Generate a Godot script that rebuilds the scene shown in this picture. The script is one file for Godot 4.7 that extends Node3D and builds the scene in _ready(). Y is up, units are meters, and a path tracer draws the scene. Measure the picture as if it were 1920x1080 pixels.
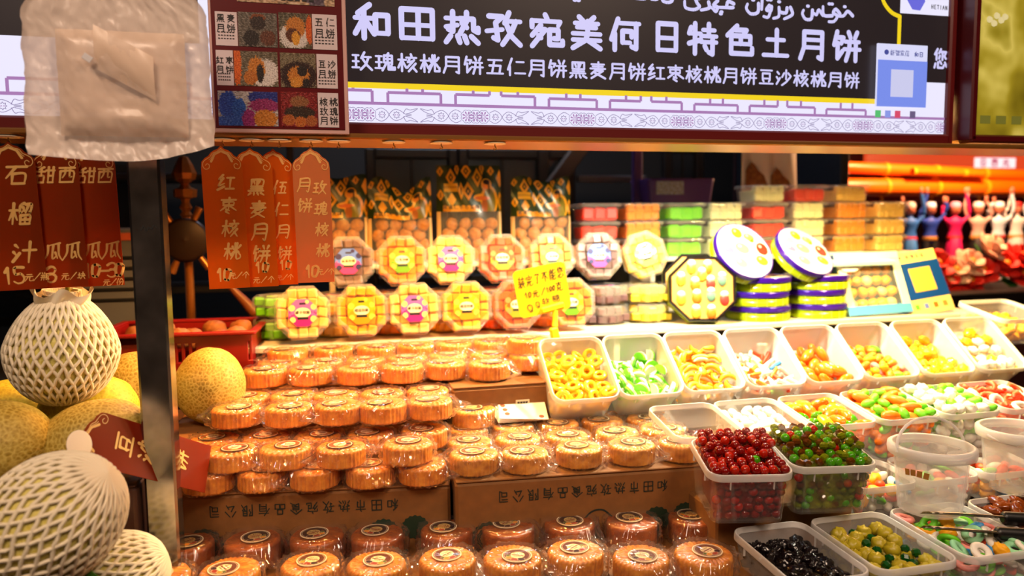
extends Node3D
# A night-market sweets stall: lit sign, hanging price tags, wrapped mooncakes on cartons, gummy boxes and candy trays.
# x runs along the stall front, y is up, z comes out towards the customer. Units are metres.

const ORD := ["first", "second", "third", "fourth", "fifth", "sixth", "seventh", "eighth", "ninth", "tenth"]
const SHELF_Y := 1.128
const TABLE_Y := 0.872

var rng := RandomNumberGenerator.new()
var noise := FastNoiseLite.new()
var names := {}
var mats := {}
var kept := {}

# ---------------------------------------------------------------- scene set-up: camera, surroundings, large lights

func _ready() -> void:
	rng.seed = 77
	noise.seed = 5
	noise.frequency = 1.0
	set_camera()
	set_surroundings()
	set_hall_lights()
	build_hall()
	build_counters()
	build_sign()
	build_poster()
	build_right_panel()
	build_beam_and_tags()
	build_stall_lamps()
	build_mooncakes()
	build_melons()
	build_crate_and_machine()
	build_shelf_goods()
	build_trays()
	build_background_right()
	build_bag_bundle()
	build_small_items()

func set_camera() -> void:
	var cam := Camera3D.new()
	cam.name = "camera"
	cam.position = Vector3(0, 1.35, 0)
	cam.basis = Basis(Vector3.UP, deg_to_rad(-13.9)) * Basis(Vector3.RIGHT, deg_to_rad(-5.1)) * Basis(Vector3.BACK, deg_to_rad(-0.65))
	cam.near = 0.05
	cam.far = 50.0
	cam.keep_aspect = Camera3D.KEEP_HEIGHT
	cam.fov = rad_to_deg(2.0 * atan(540.0 / 1400.0))
	var a := CameraAttributesPhysical.new()
	a.frustum_focal_length = 12.0 / (540.0 / 1400.0)
	a.exposure_aperture = 3.4
	a.frustum_focus_distance = 1.06
	a.frustum_near = 0.05
	a.frustum_far = 50.0
	cam.attributes = a
	add_child(cam)
	cam.current = true

func set_surroundings() -> void:
	var e := Environment.new()
	e.background_mode = Environment.BG_COLOR
	e.background_color = Color(0.02, 0.02, 0.025)
	e.tonemap_mode = Environment.TONE_MAPPER_LINEAR
	e.tonemap_exposure = 1.0
	e.sdfgi_enabled = true
	e.ssao_enabled = true
	e.ssil_enabled = true
	var w := WorldEnvironment.new()
	w.name = "surroundings"
	w.environment = e
	add_child(w)

func set_hall_lights() -> void:
	# ceiling panels out of view, placed to light the stall front from overhead
	for p in [[Vector3(-0.7, 2.78, 0.45), 4.2], [Vector3(1.0, 2.78, 0.45), 3.6]]:
		ceiling_panel(p[0], p[1], Color(1.0, 0.86, 0.74))
	ceiling_panel(Vector3(0.5, 2.78, -2.5), 1.6, Color(0.80, 0.88, 1.0))  # out of view, placed to lift the dark windows at the back

func ceiling_panel(at: Vector3, energy: float, c: Color) -> void:
	var t := thing("unseen_ceiling_light", "unseen flat square ceiling light panel %s" % ("behind the stall" if at.z < -1.0 else "above the aisle, melon end" if at.x < 0 else "above the aisle, candy end"), "light", at, 0.0, "unseen hall ceiling lights")
	part("frame", rbox(Vector3(0.62, 0.03, 0.62), 0.005), m_plain("white_metal", Color(0.8, 0.8, 0.8), 0.5), t, Vector3(0, 0.015, 0))
	part("diffuser", rbox(Vector3(0.58, 0.01, 0.58), 0.002), m_glow("panel_glow", c, 1.5), t, Vector3(0, -0.005, 0))
	var l := AreaLight3D.new()
	l.name = "unseen_panel_light"
	l.area_size = Vector2(0.56, 0.56)
	l.light_color = c
	l.light_energy = energy
	l.shadow_enabled = true
	l.position = at + Vector3(0, -0.02, 0)
	l.rotation.x = -PI / 2
	l.set("area_range", 12.0)
	add_child(l)

# ---------------------------------------------------------------- naming and tagging

func numbered(called: String) -> String:
	if not names.has(called):
		names[called] = 0
		return called
	names[called] += 1
	return "%s_%03d" % [called, names[called]]

func tag(o: Node, label: String, category: String, group := "") -> void:
	o.set_meta("label", label)
	o.set_meta("category", category)
	if group:
		o.set_meta("group", group)

func thing(called: String, label: String, category: String, at := Vector3.ZERO, turn := 0.0, group := "") -> Node3D:
	var o := Node3D.new()
	o.name = numbered(called)
	add_child(o)
	o.position = at
	o.rotation.y = turn
	tag(o, label, category, group)
	return o

func part(called: String, mesh: Mesh, m: Material, parent: Node, at := Vector3.ZERO, rot := Vector3.ZERO) -> MeshInstance3D:
	var o := MeshInstance3D.new()
	o.name = called
	o.mesh = mesh
	o.material_override = m
	parent.add_child(o, true)
	o.position = at
	o.rotation = rot
	return o

func solo(called: String, mesh: Mesh, m: Material, label: String, category: String, at := Vector3.ZERO, rot := Vector3.ZERO, group := "") -> MeshInstance3D:
	var o := MeshInstance3D.new()
	o.name = numbered(called)
	o.mesh = mesh
	o.material_override = m
	add_child(o)
	o.position = at
	o.rotation = rot
	tag(o, label, category, group)
	return o

func struct(called: String, mesh: Mesh, m: Material, at := Vector3.ZERO, rot := Vector3.ZERO) -> MeshInstance3D:
	var o := MeshInstance3D.new()
	o.name = numbered(called)
	o.mesh = mesh
	o.material_override = m
	add_child(o)
	o.position = at
	o.rotation = rot
	o.set_meta("kind", "structure")
	return o

func copy(o: Node3D, called: String, label: String, at: Vector3, basis_ := Basis.IDENTITY) -> Node3D:
	var c: Node3D = o.duplicate()
	c.name = numbered(called)
	add_child(c)
	c.transform = Transform3D(basis_, at)
	c.set_meta("label", label)
	return c

# ---------------------------------------------------------------- materials

func m_plain(key: String, c: Color, rough := 0.6, metal := 0.0, spec := 0.5) -> StandardMaterial3D:
	if mats.has(key):
		return mats[key]
	var m := StandardMaterial3D.new()
	m.resource_name = key
	m.albedo_color = c
	m.roughness = rough
	m.metallic = metal
	m.metallic_specular = spec
	mats[key] = m
	return m

func m_glow(key: String, c: Color, k := 1.0) -> StandardMaterial3D:
	if mats.has(key):
		return mats[key]
	var m := StandardMaterial3D.new()
	m.resource_name = key
	m.albedo_color = Color(0.02, 0.02, 0.02)
	m.roughness = 0.35
	m.emission_enabled = true
	m.emission = c
	m.emission_energy_multiplier = k
	mats[key] = m
	return m

func m_clear(key: String, c: Color, alpha: float, rough := 0.06) -> StandardMaterial3D:
	if mats.has(key):
		return mats[key]
	var m := StandardMaterial3D.new()
	m.resource_name = key
	m.albedo_color = Color(c.r, c.g, c.b, alpha)
	m.transparency = BaseMaterial3D.TRANSPARENCY_ALPHA
	m.roughness = rough
	m.cull_mode = BaseMaterial3D.CULL_DISABLED
	mats[key] = m
	return m

func m_gel(key: String, c: Color, alpha := 0.72, rough := 0.12) -> StandardMaterial3D:
	var m := m_clear(key, c, alpha, rough)
	m.cull_mode = BaseMaterial3D.CULL_BACK
	return m

func m_gum(key: String, c: Color, rough := 0.35, sss := 0.25) -> StandardMaterial3D:
	if mats.has(key):
		return mats[key]
	var m := m_plain(key, c, rough)
	m.backlight_enabled = true
	m.backlight = Color(c.r, c.g, c.b) * 0.5
	return m

func m_noise(key: String, ramp: Array, freq: float, rough := 0.7, scale := 6.0, bump := 0.0, cellular := false, world := false) -> StandardMaterial3D:
	# procedural colour from a noise run through a ramp of colours, laid on by three planes
	if mats.has(key):
		return mats[key]
	var m := StandardMaterial3D.new()
	m.resource_name = key
	var n := FastNoiseLite.new()
	n.seed = hash(key) % 1000
	n.frequency = freq
	if cellular:
		n.noise_type = FastNoiseLite.TYPE_CELLULAR
		n.cellular_return_type = FastNoiseLite.RETURN_DISTANCE2_SUB
		n.cellular_jitter = 0.95
	n.fractal_octaves = 1 if cellular else 4
	var t := NoiseTexture2D.new()
	t.width = 256
	t.height = 256
	t.seamless = true
	t.noise = n
	var g := Gradient.new()
	var offs := PackedFloat32Array()
	var cols := PackedColorArray()
	for r in ramp:
		offs.append(r[0])
		cols.append(r[1])
	g.offsets = offs
	g.colors = cols
	t.color_ramp = g
	m.albedo_texture = t
	m.roughness = rough
	m.uv1_triplanar = true
	m.uv1_world_triplanar = world
	m.uv1_scale = Vector3.ONE * scale
	if bump > 0.0:
		var h := NoiseTexture2D.new()
		h.width = 256
		h.height = 256
		h.seamless = true
		h.noise = n
		m.heightmap_enabled = true
		m.heightmap_texture = h
		m.heightmap_scale = bump
	mats[key] = m
	return m

func m_image(key: String, img: Image, rough := 0.5) -> StandardMaterial3D:
	if mats.has(key):
		return mats[key]
	var m := StandardMaterial3D.new()
	m.resource_name = key
	m.albedo_texture = ImageTexture.create_from_image(img)
	m.roughness = rough
	mats[key] = m
	return m

# ---------------------------------------------------------------- mesh building

class MB:
	var v := PackedVector3Array()
	var n := PackedVector3Array()
	var uv := PackedVector2Array()
	var ix := PackedInt32Array()

	func grid(pts: Array, wrap: bool, uvs: Array = []) -> void:
		# pts: rows of points; neighbours are joined smoothly, wrap closes each row into a ring
		var nu: int = pts[0].size()
		var nv: int = pts.size()
		var base := v.size()
		for j in nv:
			for i in nu:
				v.append(pts[j][i])
				n.append(Vector3.ZERO)
				uv.append(uvs[j][i] if uvs.size() else Vector2(float(i) / maxi(1, nu - 1), float(j) / maxi(1, nv - 1)))
		var last := nu if wrap else nu - 1
		for j in nv - 1:
			for i in last:
				var a := base + j * nu + i
				var b := base + j * nu + (i + 1) % nu
				var c := a + nu
				var d := b + nu
				tri(a, b, c)
				tri(b, d, c)

	func tri(a: int, b: int, c: int) -> void:
		var f := (v[c] - v[a]).cross(v[b] - v[a])
		if f.length_squared() < 1e-20:
			return
		ix.append(a)
		ix.append(b)
		ix.append(c)
		n[a] += f
		n[b] += f
		n[c] += f

	func fan(ring: Array, flip := false, uvs: Array = []) -> void:
		var base := v.size()
		var mid := Vector3.ZERO
		for p in ring:
			mid += p
		mid /= ring.size()
		var muv := Vector2.ZERO
		for q in uvs:
			muv += q
		v.append(mid)
		n.append(Vector3.ZERO)
		uv.append(muv / maxf(1.0, uvs.size()))
		for i in ring.size():
			v.append(ring[i])
			n.append(Vector3.ZERO)
			uv.append(uvs[i] if uvs.size() else Vector2.ZERO)
		for i in ring.size():
			var a := base + 1 + i
			var b := base + 1 + (i + 1) % ring.size()
			if flip:
				tri(base, b, a)
			else:
				tri(base, a, b)

	func quad(a: Vector3, b: Vector3, c: Vector3, d: Vector3) -> void:
		var base := v.size()
		for p in [[a, Vector2(0, 0)], [b, Vector2(1, 0)], [c, Vector2(1, 1)], [d, Vector2(0, 1)]]:
			v.append(p[0])
			n.append(Vector3.ZERO)
			uv.append(p[1])
		tri(base, base + 1, base + 2)
		tri(base, base + 2, base + 3)

	func add(o: MB, t: Transform3D) -> void:
		var base := v.size()
		for i in o.v.size():
			v.append(t * o.v[i])
			n.append(t.basis * o.n[i])
			uv.append(o.uv[i])
		for i in o.ix:
			ix.append(base + i)

	func mesh(flat := false) -> ArrayMesh:
		var arr := []
		arr.resize(Mesh.ARRAY_MAX)
		if flat:
			var fv := PackedVector3Array()
			var fn := PackedVector3Array()
			var fu := PackedVector2Array()
			for k in ix.size() / 3:
				var a := v[ix[k * 3]]
				var b := v[ix[k * 3 + 1]]
				var c := v[ix[k * 3 + 2]]
				var f := (c - a).cross(b - a).normalized()
				for q in 3:
					fv.append(v[ix[k * 3 + q]])
					fn.append(f)
					fu.append(uv[ix[k * 3 + q]])
			arr[Mesh.ARRAY_VERTEX] = fv
			arr[Mesh.ARRAY_NORMAL] = fn
			arr[Mesh.ARRAY_TEX_UV] = fu
		else:
			var nn := PackedVector3Array()
			for q in n:
				nn.append(q.normalized() if q.length_squared() > 1e-24 else Vector3.UP)
			arr[Mesh.ARRAY_VERTEX] = v
			arr[Mesh.ARRAY_NORMAL] = nn
			arr[Mesh.ARRAY_TEX_UV] = uv
			arr[Mesh.ARRAY_INDEX] = ix
		var m := ArrayMesh.new()
		m.add_surface_from_arrays(Mesh.PRIMITIVE_TRIANGLES, arr)
		return m

func rbox_mb(size: Vector3, r: float) -> MB:
	# a box with chamfered edges
	var b := MB.new()
	var h := size * 0.5
	r = minf(r, minf(h.x, minf(h.y, h.z)) * 0.9)
	for axis in 3:
		for s in [-1.0, 1.0]:
			var u := (axis + 1) % 3
			var w := (axis + 2) % 3
			var c := []
			for q in [[-1, -1], [1, -1], [1, 1], [-1, 1]]:
				var p := Vector3.ZERO
				p[axis] = s * h[axis]
				p[u] = q[0] * (h[u] - r)
				p[w] = q[1] * (h[w] - r)
				c.append(p)
			if s > 0:
				b.quad(c[3], c[2], c[1], c[0])
			else:
				b.quad(c[0], c[1], c[2], c[3])
	for axis in 3:
		var u := (axis + 1) % 3
		var w := (axis + 2) % 3
		for su in [-1.0, 1.0]:
			for sw in [-1.0, 1.0]:
				var c := []
				for q in [[-1, 0], [1, 0], [1, 1], [-1, 1]]:
					var p := Vector3.ZERO
					p[axis] = q[0] * (h[axis] - r)
					p[u] = su * (h[u] - (r if q[1] else 0.0))
					p[w] = sw * (h[w] - (0.0 if q[1] else r))
					c.append(p)
				if su * sw > 0:
					b.quad(c[0], c[1], c[2], c[3])
				else:
					b.quad(c[3], c[2], c[1], c[0])
	for sx in [-1.0, 1.0]:
		for sy in [-1.0, 1.0]:
			for sz in [-1.0, 1.0]:
				var a := Vector3(sx * h.x, sy * (h.y - r), sz * (h.z - r))
				var d := Vector3(sx * (h.x - r), sy * h.y, sz * (h.z - r))
				var e := Vector3(sx * (h.x - r), sy * (h.y - r), sz * h.z)
				var base := b.v.size()
				for p in [a, d, e]:
					b.v.append(p)
					b.n.append(Vector3.ZERO)
					b.uv.append(Vector2.ZERO)
				if sx * sy * sz > 0:
					b.tri(base, base + 2, base + 1)
				else:
					b.tri(base, base + 1, base + 2)
	return b

func rbox(size: Vector3, r := 0.002) -> ArrayMesh:
	var key := "rbox %s %s" % [size, r]
	if not kept.has(key):
		kept[key] = rbox_mb(size, r).mesh()
	return kept[key]

func lathe_mb(profile: Array, sides: int, squash := Vector2.ONE, flute := 0.0, flutes := 0) -> MB:
	# profile: [radius, height] pairs from bottom to top, turned about the y axis
	var b := MB.new()
	var rows := []
	for p in profile:
		var row := []
		for i in sides:
			var a := TAU * i / sides
			var rr: float = p[0]
			if flutes > 0:
				rr *= 1.0 + flute * cos(a * flutes)
			row.append(Vector3(cos(a) * rr * squash.x, p[1], sin(a) * rr * squash.y))
		rows.append(row)
	b.grid(rows, true)
	if profile[0][0] > 1e-6:
		b.fan(rows[0], true)
	if profile[-1][0] > 1e-6:
		b.fan(rows[-1])
	return b

func tube_mb(pts: Array, radii: Array, sides := 8, caps := true) -> MB:
	var b := MB.new()
	var rows := []
	var up := Vector3.UP
	for i in pts.size():
		var d: Vector3 = (pts[mini(i + 1, pts.size() - 1)] - pts[maxi(i - 1, 0)]).normalized()
		var ref := up if absf(d.dot(up)) < 0.95 else Vector3.RIGHT
		var s := d.cross(ref).normalized()
		var t := s.cross(d).normalized()
		var row := []
		var r: float = radii[mini(i, radii.size() - 1)]
		for k in sides:
			var a := TAU * k / sides
			row.append(pts[i] + (s * cos(a) + t * sin(a)) * r)
		rows.append(row)
	b.grid(rows, true)
	if caps:
		b.fan(rows[0], true)
		b.fan(rows[-1])
	return b

func smooth_path(pts: Array, per := 6, closed := false) -> Array:
	var out := []
	var k := pts.size()
	for i in (k if closed else k - 1):
		var p0 = pts[(i - 1 + k) % k] if closed else pts[maxi(i - 1, 0)]
		var p1 = pts[i]
		var p2 = pts[(i + 1) % k]
		var p3 = pts[(i + 2) % k] if closed else pts[mini(i + 2, k - 1)]
		for j in per:
			var t := float(j) / per
			out.append(0.5 * ((2.0 * p1) + (p2 - p0) * t + (2.0 * p0 - 5.0 * p1 + 4.0 * p2 - p3) * t * t + (3.0 * p1 - p0 - 3.0 * p2 + p3) * t * t * t))
	if not closed:
		out.append(pts[-1])
	return out

func ring_rect(hx: float, hz: float, r: float, y: float, per := 4) -> Array:
	# a rounded rectangle as a ring of points at height y
	var out := []
	for c in 4:
		var cx: float = [hx - r, -(hx - r), -(hx - r), hx - r][c]
		var cz: float = [hz - r, hz - r, -(hz - r), -(hz - r)][c]
		for k in per + 1:
			var a := PI / 2 * (c + float(k) / per)
			out.append(Vector3(cx + cos(a) * r, y, cz + sin(a) * r))
	return out

func ring_poly(sides: int, r: float, y: float, turn := 0.0) -> Array:
	var out := []
	for i in sides:
		var a := TAU * i / sides + turn
		out.append(Vector3(cos(a) * r, y, sin(a) * r))
	return out

func loft_mb(rings: Array, cap_first := false, cap_last := false, hard := false) -> MB:
	var b := MB.new()
	if hard:
		for j in rings.size() - 1:
			var k: int = rings[j].size()
			for i in k:
				b.quad(rings[j][i], rings[j][(i + 1) % k], rings[j + 1][(i + 1) % k], rings[j + 1][i])
	else:
		b.grid(rings, true)
	if cap_first:
		b.fan(rings[0], true)
	if cap_last:
		b.fan(rings[-1])
	return b

func slab_mb(outline: Array, depth: float) -> MB:
	# a flat outline (Vector2, going round) with thickness, front face at z = +depth / 2
	var b := MB.new()
	var poly := PackedVector2Array(outline)
	var tris := Geometry2D.triangulate_polygon(poly)
	for s in [1.0, -1.0]:
		var base := b.v.size()
		for p in poly:
			b.v.append(Vector3(p.x, p.y, s * depth / 2))
			b.n.append(Vector3.ZERO)
			b.uv.append(Vector2.ZERO)
		for k in tris.size() / 3:
			var i0 := base + tris[k * 3]
			var i1 := base + tris[k * 3 + 1]
			var i2 := base + tris[k * 3 + 2]
			var cross := (b.v[i2] - b.v[i0]).cross(b.v[i1] - b.v[i0]).z
			if cross * s > 0:
				b.tri(i0, i1, i2)
			else:
				b.tri(i0, i2, i1)
	var area := 0.0
	for i in poly.size():
		area += poly[i].cross(poly[(i + 1) % poly.size()])
	for i in poly.size():
		var p := poly[i]
		var q := poly[(i + 1) % poly.size()]
		if area < 0:
			var sw := p
			p = q
			q = sw
		b.quad(Vector3(p.x, p.y, depth / 2), Vector3(q.x, q.y, depth / 2), Vector3(q.x, q.y, -depth / 2), Vector3(p.x, p.y, -depth / 2))
	return b

func blob(key: String, r: Vector3, rough: float, freq: float, nu := 14, nv := 9, pear := 0.0) -> ArrayMesh:
	# an uneven rounded lump
	if not kept.has(key):
		var rows := []
		var off := Vector3(hash(key) % 97, hash(key) % 31, 0)
		for j in nv + 1:
			var row := []
			var ph := -PI / 2 + PI * j / nv
			for i in nu:
				var th := TAU * i / nu
				var d := Vector3(cos(ph) * cos(th), sin(ph), cos(ph) * sin(th))
				var slim := 1.0 - pear * maxf(0.0, d.y)
				d.x *= slim
				d.z *= slim
				var k := 1.0 + rough * noise.get_noise_3dv(d * freq + off)
				row.append(d * r * k)
			rows.append(row)
		var b := MB.new()
		b.grid(rows, true)
		kept[key] = b.mesh()
	return kept[key]

# ---------------------------------------------------------------- lettering, written stroke by stroke
# Each stroke is a run of x y points on a 16 by 16 cell (hex digits, y downwards); compound characters name their halves and where those sit.

const STROKES := {
	"木": "15E5 707F 751C 75EC", "禾": "B034 16E6 727F 761D 76ED", "口": "222D 22D2DD 2DDD", "田": "111E 11E1EE 1EEE 818E 18E8",
	"日": "313E 31C1CE 3ECE 38C8", "热": "1464 414A29 1867 A1A57B 74D4D9FAF8 86A8 3C1F 6C7F 9CAF CCFF", "孜": "127245 455D3C 0978 A085 94F4 D4B97F 96BBFF",
	"宛": "7082 1316 13E3D5 551A 47771F 4A5B 97D7DBBB 979EFEFC", "美": "4062 B092 23D3 35C5 18E8 8288 1BEB 887B1F 8BEF",
	"亻": "A02A 676F", "可": "11E1 C1CE9D 353B 359598 3B8B", "特": "2215 1575 404F 1A78 83E3 B0B6 76F6 79F9 D7DFBE 9BAD",
	"色": "6015 52B295 35D5D9 8589 39D9 353EEEEB", "土": "36C6 818E 1EEE", "月": "31391F 31D1DFBE 35D5 39D9", "饣": "5017 43E3B6 666EDA",
	"并": "4063 C0A3 15E5 09F9 55592F B5BF", "王": "22D2 28D8 1EEE 828E", "攵": "6025 44E4 B48A1F 469BFF", "鬼": "8062 3238 32C2C8 35C5 38C8 7278 681F 888EFEFC C9ACDC",
	"亥": "7082 13E3 6337A6 B52C D84F 9BEF", "兆": "60681F 909EFEFB 2346 1B58 E2B5 B8EB", "五": "22D2 725E 37C7BE 1EEE", "二": "32D2 1DFD",
	"黑": "3137 31D1D7 37D7 5265 A295 818B 39D9 1BEB 3D1F 6D6F 9DAF CDFF", "麦": "22D2 34C4 16E6 8086 672B 58C82F 5AEF",
	"纟": "9024B4 A32AD8 1EDB", "工": "22E2 828D 1DFD", "枣": "12E2 808B 3437 34C4C7 37C7 771C 87FC 6B9C 6D9F", "豆": "21D1 4449 44B4B9 49B9 4A5C BAAC 1EEE",
	"氵": "3284 1759 1EB8", "少": "7079 4317 A3E6 D77C1F", "您": "4014 3338 8063 72E2D4 A2A8 7567 C5E7 2B1E 5A5EBECC 799B DAFD",
	"石": "12E2 721A 575E 57D7DE 5EDE", "留": "60222765 5376 81E1D7C6 B187 393F 39D9DF 3FDF 3CDC 898F", "十": "16F6 808F",
	"甜": "6022 0474 4148 181E 18686E 1E6E 83F3 A0AE E0EE A8E8 AEEE", "西": "11E1 242E 24D4DE 2EDE 61664A A1A9C9", "瓜": "C032 32390F 727DAB 98BD B1CAFF",
	"元": "32C2 16E6 661F 969EFEFB", "瓦": "12E2 424E9C 46B6CEFEFC 688B", "夬": "24C4C8 08F8 70771F 88FF", "分": "6017 90F7 28D8CFAE 781F", "个": "8008 80F8 868F",
	"市": "7082 13E3 363D 36C6CDBC 838F", "食": "8006 80F6 7385 46C6CA 48C8 4ACA 464E9C DBAD 7AFF", "有": "13E3 7009 464F 46D6DFBE 49D9 4CDC",
	"限": "111F 1151355849 81D1D7 84D4 87D7 818EBC E8BA A7FF", "公": "6017 90F7 773ECD AADF", "司": "21D1DFAE 24A4 383D 38A8AD 3DAD",
	"装": "1233 1637 4048 73F3 B0B7 87E7 09F9 790E 5B5F8D DABC 89FF", "完": "7082 1316 13E3D5 46B6 29D9 691F 999EFEFC", "了": "32C286 868E5D",
	"不": "12E2 821A 848F 97EB", "能": "401464 5275 161F 16666F 1969 1C6C E193 9096E6E4 E99B 989EEEEC", "克": "12E2 8085 454A 45B5BA 4ABA 6A1F 9A9EFEFC",
	"车": "22D2 8037D7 0BFB 959F", "欠": "6025 44E4C8 852F 88FF", "米": "1245 C295 07E7 818F 871D 97EC", "唐": "7081 12E2 2228 280F 54D4D9 57F7 59D9 949B 5B5F 5BDBDF 5FDF",
	"耳": "11E1 3138 313D B1BF 35B5 39B9 1DFB", "阝": "313F 31D1957B6A", "子": "32C285 858E5D 08F8", "小": "808E5D 451A B5FA", "头": "5173 2456 909A5F1F 19E9 9AEF",
	"艹": "14E4 5157 B1B7", "亡": "7081 13E3 333DED", "果": "3137 31C1C7 37C7 34C4 818F 1AEA 8A2F 8AEF", "连": "1133 06363C0E 2CFF 71E1 A066E6 5AFA B4BC",
	"监": "2027 5058 8074 73E3 95B7 393E 39D9DE 696E 999E 1EEE", "每": "6024 53D3 363DDD 36C6BE 09F9 7898", "早": "3138 31C1C8 38C8 35C5 1BEB 888F",
	"新": "4051 1363 2445 5545 0656 0969 464F 4A1D 5A7D E192 929A7F 96F6 C6CF", "疆": "115154 1454 1858 585E3E 72F2 76F6 7AFA 7EFE 8286 E2E6 8A8E EAEE B2BE", "农": "1316 12E2D5 801F 666FAC C7A9 89FF",
	"言": "7081 12E2 36C6 39C9 3C3F 3CCCCF 3FCF", "1": "5480 808F", "0": "71433C7EACD4A171", "3": "3270B0D3A7 67A7DABE6F2D", "5": "D04046A6DABE6F2D", "-": "28E8", "/": "D02F",
	"Q": "7031165C8FDCE4B170 9BEF", "H": "313F C1CF 38C8", "E": "313F 31C1 38B8 3FCF", "T": "21D1 818F", "I": "818F", "A": "812F 81EF 59B9", "N": "3F31 31CF CFC1",
}
const COMPOUND := {
	"和": [["禾", 0, 0, 9, 15], ["口", 8, 3, 15, 14]], "何": [["亻", 0, 0, 6, 15], ["可", 4, 1, 15, 15]], "饼": [["饣", 0, 0, 6, 15], ["并", 6, 0, 15, 15]],
	"玫": [["王", 0, 1, 6, 14], ["攵", 6, 0, 15, 15]], "瑰": [["王", 0, 1, 6, 14], ["鬼", 5, 0, 15, 15]], "核": [["木", 0, 0, 7, 15], ["亥", 6, 0, 15, 15]],
	"桃": [["木", 0, 0, 7, 15], ["兆", 6, 0, 15, 15]], "仁": [["亻", 0, 0, 6, 15], ["二", 6, 1, 15, 15]], "红": [["纟", 0, 0, 7, 15], ["工", 7, 1, 15, 15]],
	"沙": [["氵", 0, 0, 5, 15], ["少", 5, 0, 15, 15]], "榴": [["木", 0, 0, 6, 15], ["留", 6, 0, 15, 15]], "汁": [["氵", 0, 0, 6, 15], ["十", 6, 0, 15, 15]],
	"瓶": [["并", 0, 0, 8, 15], ["瓦", 8, 0, 15, 15]], "块": [["土", 0, 1, 6, 13], ["夬", 6, 0, 15, 15]], "份": [["亻", 0, 0, 6, 15], ["分", 5, 0, 15, 15]],
	"伍": [["亻", 0, 0, 6, 15], ["五", 6, 0, 15, 15]], "品": [["口", 3, 0, 12, 8], ["口", 0, 7, 8, 15], ["口", 7, 7, 15, 15]], "软": [["车", 0, 0, 7, 15], ["欠", 7, 0, 15, 15]],
	"糖": [["米", 0, 0, 6, 15], ["唐", 6, 0, 15, 15]], "椰": [["木", 0, 0, 5, 15], ["耳", 5, 0, 11, 15], ["阝", 10, 0, 15, 15]], "芒": [["艹", 0, 0, 15, 6], ["亡", 1, 5, 14, 15]],
	"莲": [["艹", 0, 0, 15, 5], ["连", 0, 4, 15, 15]], "蓝": [["艹", 0, 0, 15, 5], ["监", 0, 5, 15, 15]], "莓": [["艹", 0, 0, 15, 5], ["每", 0, 4, 15, 15]], "草": [["艹", 0, 0, 15, 5], ["早", 0, 4, 15, 15]],
	"信": [["亻", 0, 0, 6, 15], ["言", 5, 0, 15, 15]], "馕": [["饣", 0, 0, 6, 15], ["食", 6, 0, 15, 15]],
}

var glyphs := {}

func glyph(ch: String) -> Array:
	# the strokes of a character as runs of Vector2 in a cell from -0.5 to 0.5, y upwards
	if glyphs.has(ch):
		return glyphs[ch]
	var out := []
	if COMPOUND.has(ch):
		for c in COMPOUND[ch]:
			var w: float = (c[3] - c[1]) / 15.0
			var h: float = (c[4] - c[2]) / 15.0
			for s in glyph(c[0]):
				var run := []
				for p in s:
					run.append(Vector2(c[1] / 15.0 + (p.x + 0.5) * w - 0.5, 0.5 - (c[2] / 15.0 + (0.5 - p.y) * h)))
				out.append(run)
	elif STROKES.has(ch):
		for s in STROKES[ch].split(" ", false):
			var run := []
			for k in s.length() / 2:
				run.append(Vector2(s.substr(k * 2, 1).hex_to_int() / 15.0 - 0.5, 0.5 - s.substr(k * 2 + 1, 1).hex_to_int() / 15.0))
			if run.size() > 1:
				out.append(run)
	glyphs[ch] = out
	return out

var ink_layer := 0

func ink(b: MB, run: Array, w0: float, w1: float, z := 0.0, round_ends := true) -> void:
	# one stroke as a flat ribbon facing +z whose half-width goes from w0 to w1
	var total := 0.0
	for i in run.size() - 1:
		total += run[i].distance_to(run[i + 1])
	# strokes that cross lie a hair's breadth apart, so that none shades the other
	ink_layer = (ink_layer + 1) % 14
	z += ink_layer * 0.00003
	var gone := 0.0
	for i in run.size():
		var w := lerpf(w0, w1, gone / maxf(total, 1e-9))
		var p: Vector2 = run[i]
		var joint := round_ends
		if i > 0 and i < run.size() - 1:
			joint = absf(((run[i] - run[i - 1]) as Vector2).angle_to(run[i + 1] - run[i])) > 0.3
		if joint:
			var ring := []
			for k in 8:
				ring.append(Vector3(p.x + cos(TAU * k / 8) * w, p.y + sin(TAU * k / 8) * w, z + 0.000012))
			b.fan(ring, true)
		if i < run.size() - 1:
			var q: Vector2 = run[i + 1]
			var l := p.distance_to(q)
			if l < 1e-9:
				continue
			gone += l
			var v := lerpf(w0, w1, gone / total)
			var s := (q - p).orthogonal() / l
			b.quad(Vector3(p.x + s.x * w, p.y + s.y * w, z), Vector3(q.x + s.x * v, q.y + s.y * v, z), Vector3(q.x - s.x * v, q.y - s.y * v, z), Vector3(p.x - s.x * w, p.y - s.y * w, z))

func write_at(b: MB, ch: String, at: Vector2, size: Vector2, weight: float, taper := 0.8, lean := 0.0, upside := false) -> void:
	for s in glyph(ch):
		var run := []
		for p in s:
			var q := Vector2(p.x * size.x + p.y * lean * size.x, p.y * size.y)
			run.append(at + (-q if upside else q))
		var t := taper
		var d: Vector2 = run[-1] - run[0]
		if upside:
			d = -d
		var w := weight * (0.82 if absf(d.y) < absf(d.x) * 0.3 else 1.0)
		if taper < 0.75 and run.size() > 2:
			run = smooth_path(run, 4)
		ink(b, run, w, w * (t if d.y < -absf(d.x) * 0.3 or d.x < 0 else 1.0))

func write_row(b: MB, text: String, from: Vector2, to: Vector2, size: Vector2, weight: float, taper := 0.8, lean := 0.0, upside := false) -> void:
	for i in text.length():
		var t := float(i) / maxi(1, text.length() - 1)
		write_at(b, text[i], from.lerp(to, t), size, weight, taper, lean, upside)

func rule(b: MB, a: Vector2, c: Vector2, w: float, z := 0.0) -> void:
	ink(b, [a, c], w, w, z, false)

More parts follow.
